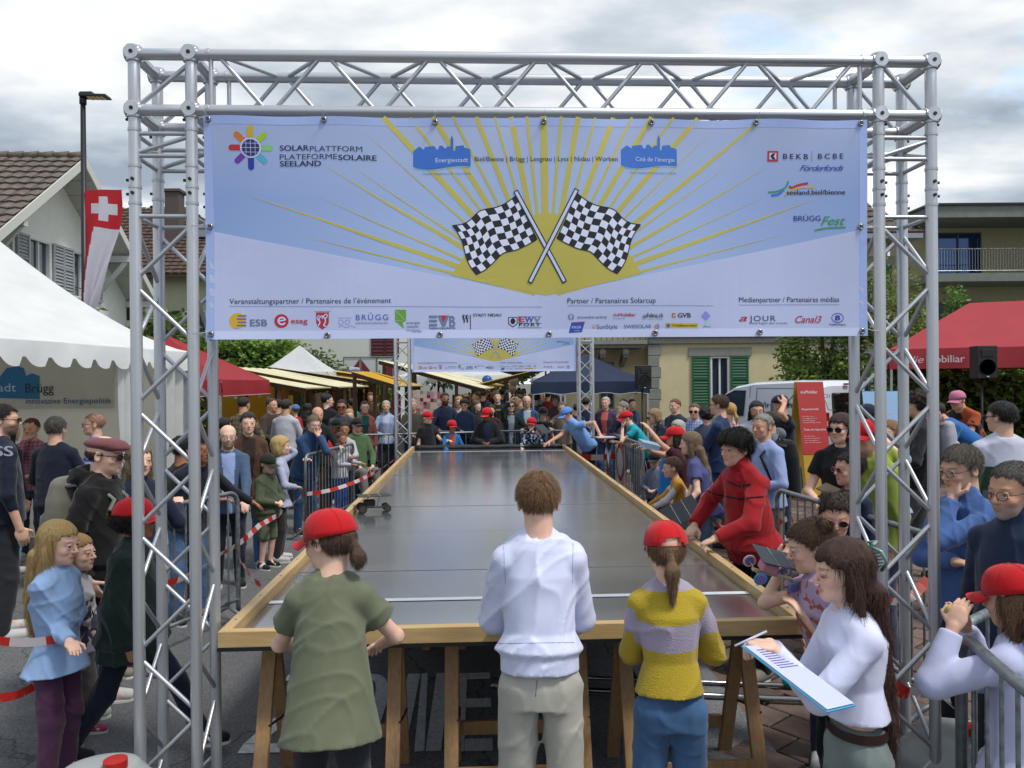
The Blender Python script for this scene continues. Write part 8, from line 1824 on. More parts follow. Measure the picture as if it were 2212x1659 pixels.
# --- right side
person(1590, 927, 5.15, -62, 'dark haired youth in red knitted sweater leaning on the right rim', skin=SK1, hair='mop', hcol='#1c1714', top='#94121c', bot='#14161c', bpat=None, lean=12, hy=-2, hp=-2, hem=.48, collar='high', Rr=Wg(1500, 1136, 5.38, (-.8, .9, .2)), L=Wg(1543, 1165, 4.92, (.8, .9, .2)), build=.94, puff=.018, lod=0, handp='grip')
person(1806, 1064, 4.0, -22, 'girl with space buns and pink rimmed sunglasses standing behind the barrier', skin=SK1, hair='buns', hcol='#33261d', top='#b9bcd0', female=True, glasses='pinksun', hp=12, lod=1)
p7 = person(1753, 1119, 3.35, -97, 'girl with double buns in pink printed T-shirt holding a solar car over the rim', skin=SKP, hair='buns', hcol='#4a3524', top='#a893b4', tpat='print', tcol2='#9a5244', tps=16, sleeve='short', bot='#17181c', bpat=None, female=True, lean=10, Rr=Wg(1695, 1218, 3.55), L=Wg(1738, 1330, 3.3, (.2, .3, -1)), hem=.45, puff=.02, lod=0, hp=10)
person(2190, 1213, 2.58, -150, 'girl in white sweatshirt and red cap eating at the nearest barrier, from behind', skin=SK1, hair='long', hl=1.0, hcol='#5d422c', top='#b9bddb', bot='#1b1d24', bpat=None, cap=RED, female=True, lean=6, hp=10, L=Wg(2060, 1355, 2.62, (.3, .4, -1)), Rr=Wg(2085, 1352, 2.74, (-.5, .2, -1)), puff=.018, hem=.46, lod=0, baggy=1.1, hs=.95)
sn = Sdf(); c = P(2062, 1318, 2.66); sn.ell((0, 0, 0), (.032, .022, .02)); sn.ell((.02, 0, .012), (.02, .018, .014)); o = obj_nets('bread_roll', sn.mesh(.004, wr=.002, seed=2), None, mat('crumb', '#b9a860', .8, var=.2, vscale=40)); o.location = c; tag(o, 'pale snack held up by the girl at the nearest barrier', 'snack')
person(2076, 958, 3.95, -75, 'grey haired man in bright blue polo sweater resting his chin on his hand', skin=SK1, hair='short', hcol='#6b655c', top='#46649a', bot='#20242e', lean=5, L='chin', Rr='cross', glasses='clear', collar='low', build=1.12, hem=.47, hp=8, lod=0)
person(2188, 994, 3.25, -70, 'grizzled man with glasses in dark navy fleece at the right edge', skin=SK2, hair='crop', hcol='#5f5c58', top='#1c2c44', bot='#20242e', L='down', Rr='down', glasses='clear', beard='#8d8a86', collar='high', build=1.15, hp=6, lod=0)
person(2163, 865, 6.1, 172, 'man in white and dark green sweatshirt seen from behind under the red canopy', skin=SK1, hair='short', hcol='#1d1916', top='#24402f', bot='#6b675c', bpat=None, hem=.47, build=1.12, L='down', Rr='belly', hy=35, lod=1, glasses='sun', yoke='#b3b7c8')
person(1816, 891, 6.2, -38, 'woman in black top with mirrored sunglasses holding a phone', skin=SKP, hair='bob', hcol='#33191a', top='#0e0f13', sleeve='short', bot='#15161a', bpat=None, female=True, glasses='sun', L=(.0, -.16, .60), Rr=(-.05, -.17, .59), build=1.12, lod=1, hy=-12)
person(1836, 973, 5.2, -80, 'girl in dark navy jacket with pink glasses beside the right tower', skin=SK1, hair='bun', hcol='#2a1d17', top='#16203a', female=True, glasses='pinksun', lod=1)
person(1876, 903, 5.4, -72, 'teenager in lime green hooded jacket and red cap behind the right truss tower', skin=SK2, hair='short', hcol='#17110e', top='#86963c', cap=RED, hood=True, lean=4, L='down', Rr='down', puff=.03, hem=.45, lod=1)
person(1874, 870, 7.4, 165, 'man in navy cap and navy T-shirt with his back turned behind the right tower', skin=SK1, hair='short', hcol='#2a211c', top='#141a2e', sleeve='short', cap='#141a33', L='down', Rr='belly', lod=1)
person(1922, 905, 7.0, -60, 'woman in pale blue T-shirt between the right tower legs', skin=SKP, hair='long', hcol='#7a5c40', top='#8fa3c6', sleeve='short', female=True, L='up', Rr='down', lod=1)
pk = person(1985, 845, 7.6, -115, 'man in dark jacket with pale grey backpack walking behind the right tower', skin=SK1, hair='curly', hcol='#2c211a', top='#1c1d24', bot='#4a4d52', L='belly', Rr='belly', lod=1, footL=(.06, -.10), footR=(-.06, .10)); backpack(pk, '#9a9ba4', 'pale grey backpack on the man behind the right tower', accent='#6a5c64')
person(2022, 868, 9.6, -100, 'person in blue T-shirt bending over a folding table', skin=SK2, hair='short', hcol='#221a16', top='#1c5c9c', sleeve='short', lean=48, L='fwd', Rr='fwd', lod=2)
person(2068, 842, 10.4, -60, 'man in pink cap and orange vest bending over the repair table', skin=SK2, hair='short', hcol='#221a16', top='#9a4420', tcol2='#1c1c20', tpat='print', tps=4, sleeve='short', cap='#b5708a', lean=34, L='fwd', Rr='fwd', lod=2)
pk = person(1647, 891, 7.1, -66, 'grey haired man in light blue shirt with black roll top backpack smiling at the race', skin=SK2, hair='crop', hcol='#98948c', top='#8f9fca', bot='#6a6455', bpat=None, lean=4, L='belly', Rr='belly', lod=1, build=1.05, hy=10); backpack(pk, '#15161a', 'black roll top backpack on the man in the light blue shirt', w=.32, hgt=.52, dp=.2)
person(1634, 864, 9.2, -8, 'bearded man with long dark hair and round glasses in white hooded sweatshirt', skin=SK2, hair='long', hl=.25, hcol='#17120f', top='#b3b4be', hood=True, glasses='clear', beard='#1c1512', Rr='down', L='down', lod=2, build=1.1, puff=.03)
pp_ = person(1686, 851, 9.6, -72, 'man in navy backwards cap and navy T-shirt talking on a mobile phone', skin=SK2, hair='short', hcol='#1c1512', top='#12182c', sleeve='short', cap='#12152a', cap_back=True, L='ear', Rr='down', lod=2, build=1.1)
person(1661, 887, 8.6, -80, 'dark haired man in grey hooded jacket with blue backpack straps behind the smiling man', skin=SK2, hair='short', hcol='#1d1613', top='#5d6570', hood=True, lod=2)
person(1553, 851, 9.2, -120, 'tall man in dark blue shirt and sunglasses looking left with crossed arms', skin=SK1, hair='short', hcol='#4a3626', top='#1d2f52', glasses='sun', L='cross', Rr='cross', build=1.12, lod=1)
person(1500, 870, 11.4, -22, 'man with dark glasses in blue and white checked shirt', skin=SK1, hair='short', hcol='#5a4b3c', top='#8fa6cf', tpat='check', tcol2='#2f4a86', tps=26, glasses='sun', L='down', Rr='down', lod=2, build=1.08)
person(1526, 878, 11.0, 165, 'woman with dark curly hair beside the checked shirt man', skin=SK2, hair='curly', hcol='#17110f', top='#3a3f55', female=True, lod=2)
person(1574, 868, 10.2, -150, 'woman with blond ponytail in pink striped top behind the tall man', skin=SKP, hair='pony', hcol='#b08c4c', top='#c98a9c', tpat='stripe', tcol2='#c9b4bc', tps=40, female=True, lod=2)
person(1458, 860, 12.6, -52, 'reddish haired man in dark grey henley shirt standing before the van', skin=SK1, hair='short', hcol='#6b4428', top='#262c3c', build=1.12, L='down', Rr='down', lod=2)
person(1413, 882, 11.8, -82, 'woman with short blond hair and sunglasses in navy cardigan leaning forward', skin=SK1, hair='bob', hcol='#8a7252', top='#121729', female=True, glasses='sun', lean=26, L=Wg(1380, 960, 11.6), Rr=Wg(1390, 965, 11.8), lod=2, undert='#4f6070')
person(1464, 906, 10.6, -60, 'white haired person half hidden behind the girl in the red cap', skin=SK1, hair='bob', hcol='#a9a69c', top='#6b6f78', female=True, lod=2)
person(1458, 919, 8.5, -104, 'girl with long black hair, red cap and maroon T-shirt raising her wrapped wrist', skin=SK2, hair='long', hl=1.5, hcol='#120f10', top='#3a1220', sleeve='short', bot='#3b4a5e', cap=RED, female=True, lean=8, Rr=Wg(1398, 972, 8.3), L=Wg(1374, 900, 8.7, (.2, 0, -1)), lod=1, capped=None)
person(1492, 930, 7.6, -112, 'girl with long light brown hair in violet T-shirt and black shoulder bag', skin=SKP, hair='long', hl=1.4, hcol='#6d5a44', top='#4c5082', sleeve='short', bot='#5d7694', female=True, lean=14, Rr=Wg(1480, 1090, 7.4, (-.3, .5, -1)), L=Wg(1475, 1100, 7.3, (.3, .6, -1)), lod=1, hem=.46)
person(1452, 985, 7.9, -95, 'child in white and orange top and beige shorts beside the girl in violet', skin=SK1, hair='short', hcol='#4b3625', top='#b9862c', tpat='print', tcol2='#c0bcc0', tps=4, bot='#857f74', bpat=None, lean=16, L='fwd', Rr='fwd', lod=1, baggy=1.2)
person(1414, 972, 9.7, -30, 'small child in black cap and grey sweatshirt with navy sleeves', skin=SK1, hair='short', hcol='#3a2a1e', top='#5b6478', bot='#1b2233', cap='#17181e', lod=2, hp=10, L='belly', Rr='belly')
person(1440, 943, 9.2, -70, 'child in bright blue jacket and black cap behind the small child', skin=SK2, hair='short', hcol='#2a201a', top='#1f6fb4', bot='#20304a', cap='#14151b', lod=2)
person(1353, 886, 12.3, -84, 'boy in turquoise T-shirt and red cap leaning over the barrier with chin on hand', skin=SKP, hair='short', hcol='#6a4a30', top='#1295a4', sleeve='short', cap=RED, lean=34, L='chin', Rr=Wg(1332, 955, 12.4), bot='#22304a', lod=2)
person(1345, 866, 13.1, -78, 'grey haired man with glasses in slate jacket resting his face on his hand', skin=SK1, hair='short', hcol='#77736c', top='#242e40', glasses='clear', lean=20, Rr='chin', L=Wg(1325, 952, 12.8), lod=2)
person(1308, 856, 14.6, -22, 'smiling white haired woman in salmon blouse and purple padded jacket', skin=SK1, hair='short', hcol='#a9a59c', top='#3a2c48', undert='#b35f58', bot='#26406b', female=True, build=1.2, L='down', Rr='down', lod=2)
person(1224, 878, 13.1, -70, 'man in light blue polo shirt and blue cap bending over the end of the track', skin=SK2, hair='short', hcol='#4a3a2c', top='#6f97cf', sleeve='short', bot='#141c36', bpat=None, cap='#5b84cc', lean=38, hp=10, collar='low', L=Wg(1296, 938, 12.75, (.6, .6, 0)), Rr=Wg(1186, 955, 13.0), lod=2, build=1.05)
person(1214, 867, 14.7, -10, 'man in beige quilted jacket leaning on the end barrier', skin=SK2, hair='short', hcol='#55504a', top='#8a7c70', lean=14, L='rail', Rr='rail', lod=2)
person(1173, 878, 14.6, 0, 'boy in black cap and black T-shirt with a yellow smiley on the chest', skin=SKP, hair='short', hcol='#6a4a30', top='#101114', sleeve='short', cap='#1a1b20', lod=2, hp=8)
person(1138, 853, 14.9, 3, 'bald man in denim jacket and white T-shirt with a lanyard', skin=SK1, hair='bald', hcol='#8a8680', top='#324a66', undert='#a9b8c0', glasses='clear', build=1.12, L='down', Rr='down', lod=2)
person(1148, 900, 13.62, -12, 'girl in red cap and navy floral jacket at the far end with a solar car', skin=SKP, hair='long', hcol='#5a3a24', top='#141c38', tpat='print', tcol2='#aab0c4', tps=22, cap=RED, glasses='sun', female=True, L='belly', Rr='fwd', lod=2, lean=8)
person(1103, 864, 14.6, 6, 'woman in dark green jacket over a striped top raising a phone to film', skin=SKP, hair='bob', hcol='#5a402c', top='#172c28', undert='#9aa0ac', female=True, Rr='up', L='rail', glasses='sun', lod=2, hp=-12, bot='#3f5e86')
ph = MB(); ph.box((0, 0, 0), (.075, .012, .15)); o = ph.obj('phone', BLACK, None, bevel=.004); o.location = P(1095, 857, 14.25); tag(o, 'mobile phone held up by the woman in the green jacket', 'phone')
ph = MB(); ph.box((0, 0, 0), (.12, .16, .012)); o = ph.obj('phone', mat('phone_gold', '#4a4034', .3), None, bevel=.004); o.location = P(1793, 1058, 5.85); o.rotation_euler = (.3, -.3, .5); tag(o, 'phone held by the woman in the black top', 'phone')
ph = MB(); ph.box((0, 0, 0), (.02, .075, .15)); o = ph.obj('phone', mat('phone_grey', '#4a5264', .3), None, bevel=.004); o.location = P(1668, 884, 9.3); tag(o, 'phone at the ear of the man in the navy cap', 'phone')
person(1052, 879, 13.62, -8, 'dark skinned child with locks, red cap and black padded jacket at the far end', skin=SK3, hair='curly', hcol='#2a1a12', top='#15171c', bot='#1b1d24', cap=RED, hy=-25, hp=14, L='belly', Rr='belly', lod=2, lean=8, puff=.03, undert='#17223a')
person(1003, 861, 14.2, -5, 'child in pale sunglasses and blue hooded jacket perched on the end barrier', skin=SK2, hair='mop', hcol='#33241a', top='#26344f', glasses='whitesun', hood=True, legs='shorts', bot='#1a1d20', bpat=None, L='down', Rr='belly', lod=2, h=1.38, z0=.30, puff=.02)
person(976, 906, 13.62, 12, 'small child in red cap, blue and yellow jacket and orange shirt at the far end', skin=SK4, hair='curly', hcol='#17110e', top='#1c66a4', undert='#b3542a', cap=RED, L='belly', Rr='fwd', lod=2, hy=20, lean=8)
person(961, 847, 14.7, 20, 'bearded man with pale sunglasses in dark blue shirt behind the end barrier', skin=SK4, hair='short', hcol='#14110f', top='#1b2440', glasses='whitesun', beard='#14110f', L='rail', Rr='rail', lod=2, build=1.05)
person(991, 855, 15.8, 10, 'blond woman in cream top behind the bearded man', skin=SKP, hair='long', hcol='#a9834a', top='#a8a296', female=True, lod=2)
person(923, 887, 13.66, 52, 'boy in red cap and oversized black T-shirt looking right at the far end', skin=SKP, hair='short', hcol='#2a1d17', top='#0e0f12', sleeve='short', cap=RED, L='fwd', Rr='down', lod=2, puff=.03, build=1.1)
person(892, 860, 14.7, 5, 'grey haired man in olive field jacket behind the far truss tower', skin=SK1, hair='short', hcol='#98948c', top='#4c4c40', L='belly', Rr='belly', lod=2, build=1.1)
person(834, 864, 14.9, 8, 'smiling woman with short white hair and light blue scarf', skin=SK1, hair='short', hcol='#b0aca2', top='#8fa6c4', undert='#b3bcd8', female=True, collar='high', lod=2, L='down', Rr='belly')
# --- street crowd behind
crowd = [(1029, 846, 17.2, -60, SK1, 'short', '#4a3626', '#26282e', 'man with brown hair in dark T-shirt in the street crowd, head turned'), (1044, 840, 18.2, 170, SK1, 'crop', '#4a3a2e', '#1a2236', 'broad man in navy T-shirt with his back turned in the street'), (1008, 850, 17.5, 175, SK1, 'bald', '#5a4638', '#3a3c40', 'balding man seen from behind in the street crowd'), (1074, 846, 16.9, 0, SK1, 'short', '#2a2320', '#15171c', 'person in black T-shirt with yellow print facing the track'), (1097, 842, 17.6, 5, SKP, 'long', '#2a1a14', '#1c1d22', 'woman with long brown hair and sunglasses behind the filming woman'), (1121, 851, 17.0, -70, SK2, 'short', '#17130f', '#6a604c', 'dark haired person in olive jacket left of the navy canopy'), (1030, 864, 15.7, 35, SKP, 'long', '#4a423c', '#23242a', 'woman with grey brown hair and glasses turned to the right'), (1062, 873, 15.4, -20, SKP, 'long', '#33201a', '#3a1f24', 'woman with reddish brown hair and sunglasses between the children'), (1247, 870, 16.2, 150, SK1, 'short', '#1c1713', '#1c2440', 'dark haired person in navy jacket under the navy canopy'), (1266, 858, 16.9, 165, SK2, 'short', '#17130f', '#16203c', 'person in royal blue jacket at the clothes stall'), (1347, 860, 16.8, -30, SK1, 'bun', '#1a1512', '#1c1f2c', 'dark haired woman in the shade of the navy canopy'), (1366, 861, 17.1, 20, SK1, 'bun', '#17120f', '#22305a', 'woman with dark bun beside the loudspeaker stand'), (759, 860, 17.4, -150, SK1, 'pony', '#1c1512', '#2a7a72', 'woman in teal jacket walking between the stalls'), (800, 847, 19.5, 10, SK2, 'bob', '#5d2c26', '#4a3a30', 'woman in wine red headscarf behind the stalls'), (484, 900, 10.2, 160, SK2, 'short', '#17120f', '#1a1b20', 'dark haired person half hidden behind the bald man'), (665, 870, 15.2, 170, SK2, 'long', '#120f0d', '#1c1a1c', 'woman with black hair bending at the yellow stall'), (601, 861, 13.8, 165, SK2, 'short', '#14100e', '#33363e', 'dark haired man beside the man in the white sweater'), (587, 859, 13.2, 60, SK2, 'crop', '#3a2c24', '#3d332c', 'man with cropped hair at the first stall'), (930, 852, 17.5, 20, SK1, 'short', '#3a3430', '#1d1f26', 'man standing in the shade of the quilt stall'), (1085, 838, 19.5, 180, SK1, 'short', '#22202a', '#1f4f94', 'person with blue rucksack going down the street'), (1160, 850, 18.5, 160, SK2, 'short', '#2a201a', '#3c4660', 'person browsing at the right hand stall'), (1200, 853, 18.0, -40, SK1, 'bob', '#8a8278', '#5c4450', 'grey haired woman under the yellow awning on the right')]
for i, (x, y, d, yw, sk, hr, hcx, tp_, lb) in enumerate(crowd):
 person(x, y, d, yw, lb, skin=sk, hair=hr, hcol=hcx, top=tp_, lod=3 if d > 15.3 else 2, female=hr in ('long', 'bob', 'bun', 'pony'), sleeve='short' if i % 3 == 0 else 'long', L='down', Rr='belly' if i % 2 else 'down', bot=['#232a3a', '#3a4a66', '#4a463e'][i % 3])
# far crowd down the street: a few figures, copied
rc_ = random.Random(11); protos = []
FAR = [('#7a2a30', 'short', '#2c211a', 'far person in dark red'), ('#23345a', 'long', '#3a2a20', 'far person in navy blue'), ('#b0a890', 'short', '#8a8478', 'far person in cream'), ('#1c1e22', 'short', '#17120f', 'far person in black'), ('#55708c', 'pony', '#7a5a38', 'far person in pale blue'), ('#8a7a40', 'bob', '#4a3a2a', 'far person in mustard')]
for i, (tp_, hr, hcx, lb) in enumerate(FAR):
 x = 1048 + i * 14; protos.append((person(x, 838 + (i % 2) * 3, 24 + i * .7, rc_.choice([0, 180, 160, 20]), lb + ' in the dense crowd under the street awnings', skin=SK1, hair=hr, hcol=hcx, top=tp_, lod=3, h=1.72, group='people in the dense crowd far down the street')['root'], lb))
places = ['by the white market tent', 'in the middle of the street', 'near the white balloons', 'by the small yellow awning', 'near the far white tent']
for k in range(26):
 src_, lb = protos[k % 6]; d = 21.5 + k * .75 + rc_.random(); x = P(rc_.uniform(1030, 1135) if k % 4 else rc_.uniform(1120, 1200), 826, d).x; o = src_.copy(); COL.objects.link(o); o.location = (x, d, rc_.uniform(-.12, .06)); o.rotation_euler = (0, 0, rc_.choice([0, math.pi]) + rc_.uniform(-.6, .6)); o['label'] = lb + ' ' + places[(k // 6) % 5] + ', one of the dense crowd'
 for ch in src_.children: c = ch.copy(); COL.objects.link(c); c.parent = o
# --- left side
person(771, 900, 12.7, 38, 'man in green sweatshirt, cap and sunglasses sitting in an electric wheelchair', skin=SK1, hair='short', hcol='#5a5046', top='#46603e', bot='#6d6a68', bpat=None, cap='#20241f', glasses='sun', pose='sit', L='lap', Rr='lap', lod=2, build=1.15, shoe='#a9a03a')
wc = empty('wheelchair', (P(768, 0, 12.75).x - .02, 12.8, 0), R(38), 'black electric wheelchair carrying the man in green', 'wheelchair')
b = MB(); b.box((0, .06, .44), (.48, .46, .07)); b.obj('seat', BLACK, wc, bevel=.02); b = MB(); b.box((0, .30, .75), (.44, .07, .6)); b.obj('backrest', BLACK, wc, bevel=.03); b = MB(); b.box((0, .1, .28), (.44, .5, .18)); b.obj('battery_box', DARKMETAL, wc, bevel=.02)
for sx in (-.30, .30):
 b = MB(); b.lathe([(.10, -.035), (.17, -.04), (.18, 0), (.17, .04), (.10, .035)], 22, (sx, .18, .18), Matrix.Rotation(R(90), 3, 'Y')); w_ = b.obj('drive_wheel', BLACK, wc, smooth=True); b = MB(); b.lathe([(0, -.036), (.10, -.03), (.10, .03), (0, .036)], 14, (sx, .18, .18), Matrix.Rotation(R(90), 3, 'Y')); b.obj('rim', STEEL, w_)
 b = MB(); b.lathe([(.05, -.025), (.10, -.025), (.10, .025), (.05, .025)], 16, (sx * .9, -.34, .10), Matrix.Rotation(R(90), 3, 'Y')); b.obj('caster', BLACK, wc, smooth=True)
 b = MB(); b.box((sx * .93, 0, .68), (.06, .36, .05)); b.tube([(sx * .93, .2, .4), (sx * .93, .2, .68)], .015, 6); b.obj('armrest', BLACK, wc); b = MB(); b.box((sx * .45, -.52, .12), (.16, .2, .02)); b.tube([(sx * .45, -.2, .4), (sx * .45, -.45, .13)], .014, 6); b.obj('footrest', DARKMETAL, wc)
person(788, 865, 14.3, 20, 'red haired woman with glasses, salmon cardigan and teal scarf', skin=SKP, hair='short', hcol='#3a1814', top='#a45f50', female=True, glasses='clear', collar='high', undert='#14504a', lod=2)
person(754, 882, 13.6, 25, 'woman with long blond hair and glasses behind the wheelchair', skin=SKP, hair='long', hcol='#a58a58', top='#5f6a48', female=True, glasses='clear', lod=2)
pk = person(738, 862, 12.8, 8, 'tall man with sunglasses in grey raglan shirt and backpack straps', skin=SK4, hair='short', hcol='#191513', top='#3a3d44', glasses='sun', L='belly', Rr='down', lod=2, build=1.05); backpack(pk, '#5d2a34', 'dark red backpack worn by the tall man in sunglasses')
person(727, 902, 11.9, 40, 'child in red hooded sweater and black cap with white front', skin=SK4, hair='short', hcol='#17110e', top='#a3191f', cap='#17181c', hood=True, lean=14, L='fwd', Rr='fwd', lod=2, puff=.02)
person(744, 911, 11.7, 12, 'dark haired child in white top looking over the left barrier', skin=SK4, hair='short', hcol='#14100e', top='#a9a9ac', lod=2, L='fwd', Rr='down')
person(736, 932, 11.35, 60, 'small toddler in white and blue leaning on the left barrier', skin=SK4, hair='short', hcol='#4a3020', top='#b0b2b8', bot='#1c44a0', bpat=None, lod=2, L='fwd', Rr='fwd')
person(686, 877, 11.2, 28, 'balding man in black jacket with a backpack on one arm', skin=SK2, hair='bald', hcol='#2a2220', top='#15161a', bot='#4a3626', bpat=None, L=Wg(735, 965, 11.0, (.6, .3, -1)), Rr='down', lean=8, lod=2, build=1.05)
person(677, 895, 10.1, 42, 'grey haired man with glasses in denim jacket leaning on the barrier, hand at his mouth', skin=SKP, hair='short', hcol='#7a7060', top='#2a4466', bot='#26405f', glasses='clear', lean=24, L='chin', Rr=Wg(662, 992, 9.85), lod=1, build=1.1, hem=.48, collar='low')
person(606, 940, 8.7, 108, 'girl with blond bob in white long sleeved top over turquoise hem', skin=SKP, hair='bob', hcol='#b39a62', top='#9fa5be', bot='#2b2824', bpat=None, female=True, L='ear', Rr='belly', lod=1, hem=.46)
person(577, 977, 8.35, 68, 'small boy in khaki hooded sweatshirt, camouflage shorts and dark cap', skin=SKP, hair='short', hl=1, hcol='#8a6f48', top='#454c38', bot='#5a5f4a', bpat='print', cap='#23261f', hood=True, hp=12, legs='shorts', L='belly', Rr='belly', lod=1, puff=.015, shoe='#1a1c1e', hem=.46)
person(492, 915, 7.6, 24, 'smiling bald man with glasses in blue blazer and light blue shirt', skin=SKP, hair='bald', hcol='#6a5f54', top='#3f556f', undert='#8a9cc4', glasses='clear', beard='#7a6a5a', L=Wg(530, 1095, 7.3), Rr='belly', lod=1, build=1.12, bot='#1c2233', hem=.47)
person(536, 888, 8.3, 24, 'woman with dark fringe in brown shirt and black shoulder strap', skin=SKP, hair='pony', hcol='#241a16', top='#4b3122', undert='#2a1c18', bot='#3d5f86', female=True, L='down', Rr='down', lod=1, build=1.05, shoe='#b9bcc4', hem=.47)
person(434, 936, 6.4, 55, 'dark haired man in navy jacket leaning on the barrier behind the left truss tower', skin=SK4, hair='short', hcol='#191412', top='#171b2a', bot='#4a6488', lean=18, L=Wg(545, 1085, 6.9, (.6, .4, -.6)), Rr=Wg(470, 1080, 6.5), lod=1, build=1.1)
person(394, 940, 6.9, 150, 'man in black T-shirt turned away behind the left truss tower', skin=SK4, hair='short', hcol='#15110f', top='#16171a', L='down', Rr='belly', lod=1, build=1.08)
pk = person(300, 955, 5.4, 48, 'woman with long grey blond hair in dark blue jacket resting a hand on the barrier', skin=SKP, hair='long', hl=1.1, hcol='#6d604c', top='#172036', bot='#26395a', female=True, L=Wg(385, 1088, 5.75, (.7, .3, -.6)), Rr='down', lod=1, build=1.08, collar='high')
pk = person(226, 937, 4.75, 92, 'man in maroon flat cap, sunglasses and black hooded sweatshirt', skin=SKP, hair='crop', hcol='#5d4a3c', top='#0c0c0f', bot='#1d2c4c', cap='flat', glasses='sun', hood=True, L='pocket', Rr='pocket', lod=0, build=1.1, puff=.022, lean=4, hp=4); backpack(pk, '#6b6a60', 'grey canvas roll backpack on the man in the flat cap', w=.30, hgt=.46, dp=.17, accent='#7d7c74')
person(290, 1070, 4.1, 92, 'curly haired boy in red cap and dark green sweater striding behind the left tower', skin=SK4, hair='curly', hcol='#221814', top='#13231f', bot='#12182a', bpat=None, cap=RED, L='down', Rr='down', lod=0, puff=.03, hem=.42, footL=(.04, -.26, .02), footR=(-.04, .24), shoe='#14151a', capped=[('die Mobiliar', -100, .052, .013)])
person(125, 1120, 3.88, 84, 'long haired blonde girl in light blue top and purple trousers tying barrier tape', skin=SKP, hair='long', hl=1.25, hcol='#a98c58', top='#86a2c8', bot='#4a2a44', bpat=None, female=True, L=Wg(148, 1372, 3.9), Rr=Wg(150, 1388, 3.7), lod=0, puff=.012, hem=.455, baggy=1.12, shoe='#23263c', hp=10)
person(166, 1149, 4.35, 88, 'smaller girl in white printed sweatshirt, grey joggers and pink shoes behind the blonde girl', skin=SKP, hair='long', hl=1.0, hcol='#9c7c4c', top='#b3b0b3', tpat='print', tcol2='#3a3a42', tps=9, bot='#8a827e', bpat=None, female=True, L=Wg(200, 1368, 4.4), Rr=Wg(170, 1430, 4.2), lod=0, shoe='#9c4460', hem=.46, baggy=1.15)
person(6, 871, 6.1, 140, 'man in navy staff sweatshirt with white letters and sunglasses at the left edge', skin=SK1, hair='short', hcol='#1f1915', top='#141b2c', bot='#23252b', bpat=None, hy=-30, glasses='sun', L='down', Rr='down', lod=1, build=1.15, sleeve='roll', beard='#3a2c24')
person(20, 905, 8.2, 160, 'dark haired woman behind the staff man under the tent', skin=SK1, hair='long', hcol='#1d1512', top='#23242c', female=True, lod=2, bot='#7fa0b8')
person(67, 902, 8.9, 8, 'man in pink checked shirt eating a snack under the white tent', skin=SK2, hair='crop', hcol='#5a3a26', top='#a3646c', tpat='check', tcol2='#3a3d5c', tps=26, Rr='chin', L='belly', lod=1)
person(121, 898, 7.5, 178, 'grey haired man in navy sweater with his back turned under the tent', skin=SK1, hair='short', hcol='#4a4844', top='#11182a', bot='#15171f', build=1.15, lod=1, L='belly', Rr='belly')
person(203, 891, 8.4, -62, 'bald heavy man with glasses in blue striped polo shirt', skin=SK1, hair='crop', hcol='#a5806a', top='#2a3f8c', tpat='stripe', tcol2='#8a94b4', tps=18, glasses='clear', build=1.25, L='belly', Rr='belly', lod=1)
person(527, 856, 12.2, 165, 'man in yellow and navy plaid shirt browsing at the stall, back turned', skin=SK2, hair='crop', hcol='#231b16', top='#6b5f3a', tpat='check', tcol2='#1f2840', tps=14, build=1.15, lod=2, L='fwd', Rr='belly')
person(618, 861, 12.4, 168, 'man in white sweater with his back turned before the yellow stall', skin=SK2, hair='short', hcol='#2a201a', top='#a9aab2', build=1.12, lod=2, L='belly', Rr='belly', bot='#15171c')
person(638, 872, 13.2, -150, 'toddler in blue cap and red top carried on an arm', skin=SKP, hair='short', hcol='#7a5a3a', top='#a31d20', cap='#4a6a98', lod=2, h=.85, z0=.9)
person(707, 850, 14.2, 165, 'woman with dark bun in black T-shirt before the orange cloth', skin=SKP, hair='bun', hcol='#17120f', top='#121317', sleeve='short', female=True, lod=2, hy=-50, glasses='clear', build=1.15)
# ---- lettering on clothes and tape details: small prints sit on the cloth they belong to
def print_on(root_label, txt, px, py, d, hgt, width, col, yaw, bold=0.0, slant=0.0):
 o = P(px, py, d); a = R(yaw); ux = Vector((math.cos(a), math.sin(a), 0)); r_ = [x for x in COL.objects if x.get('label', '').startswith(root_label)]
 m = mat('cloth_print' + col.strip('#'), col, .8); v = place_text('lettering', txt, (0, 0, 0), (1, 0, 0), Vector((0, 0, 1)), hgt, m, None, width, bold, slant)
 if r_:
  root = r_[0]; v.parent = root; M = Matrix.Translation(o) @ Matrix.Rotation(a, 4, 'Z'); v.matrix_local = root.matrix_basis.inverted() @ M
 else: v.location = o
 # press the print onto the shirt
 sh = [c for c in root.children if c.name.startswith('shirt')]
 if sh:
  me = sh[0].data; from mathutils.bvhtree import BVHTree
  bvh = BVHTree.FromPolygons([vv.co[:] for vv in me.vertices], [tuple(p.vertices) for p in me.polygons]); ml = v.matrix_local.copy(); inv = ml.inverted(); dr = (ml.to_3x3() @ Vector((0, 1, 0))).normalized()
  for vt in v.data.vertices:
   p = ml @ vt.co; hit = bvh.ray_cast(p - dr * .6, dr)
   if hit[0] is not None and (hit[0] - p).length < .5: vt.co = inv @ (hit[0] - dr * .006)
 return v
print_on('man in navy staff', 'SS', -14, 985, 5.8, .075, .16, '#a9afc0', -5, .03)
print_on('person in black T-shirt with yellow', 'FIBER', 1066, 887, 16.6, .035, .16, '#c9c02c', 0, .02)
print_on('boy in black cap and black T-shirt', 'SMILEY', 1158, 912, 14.3, .055, .26, '#8a8c78', 0, .02); print_on('boy in black cap and black T-shirt', 'WORLD', 1160, 938, 14.3, .055, .22, '#8a8c78', 0, .02)
print_on('smaller girl', 'Gew', 172, 1345, 4.1, .06, .12, '#17181c', 80, .01, .3)
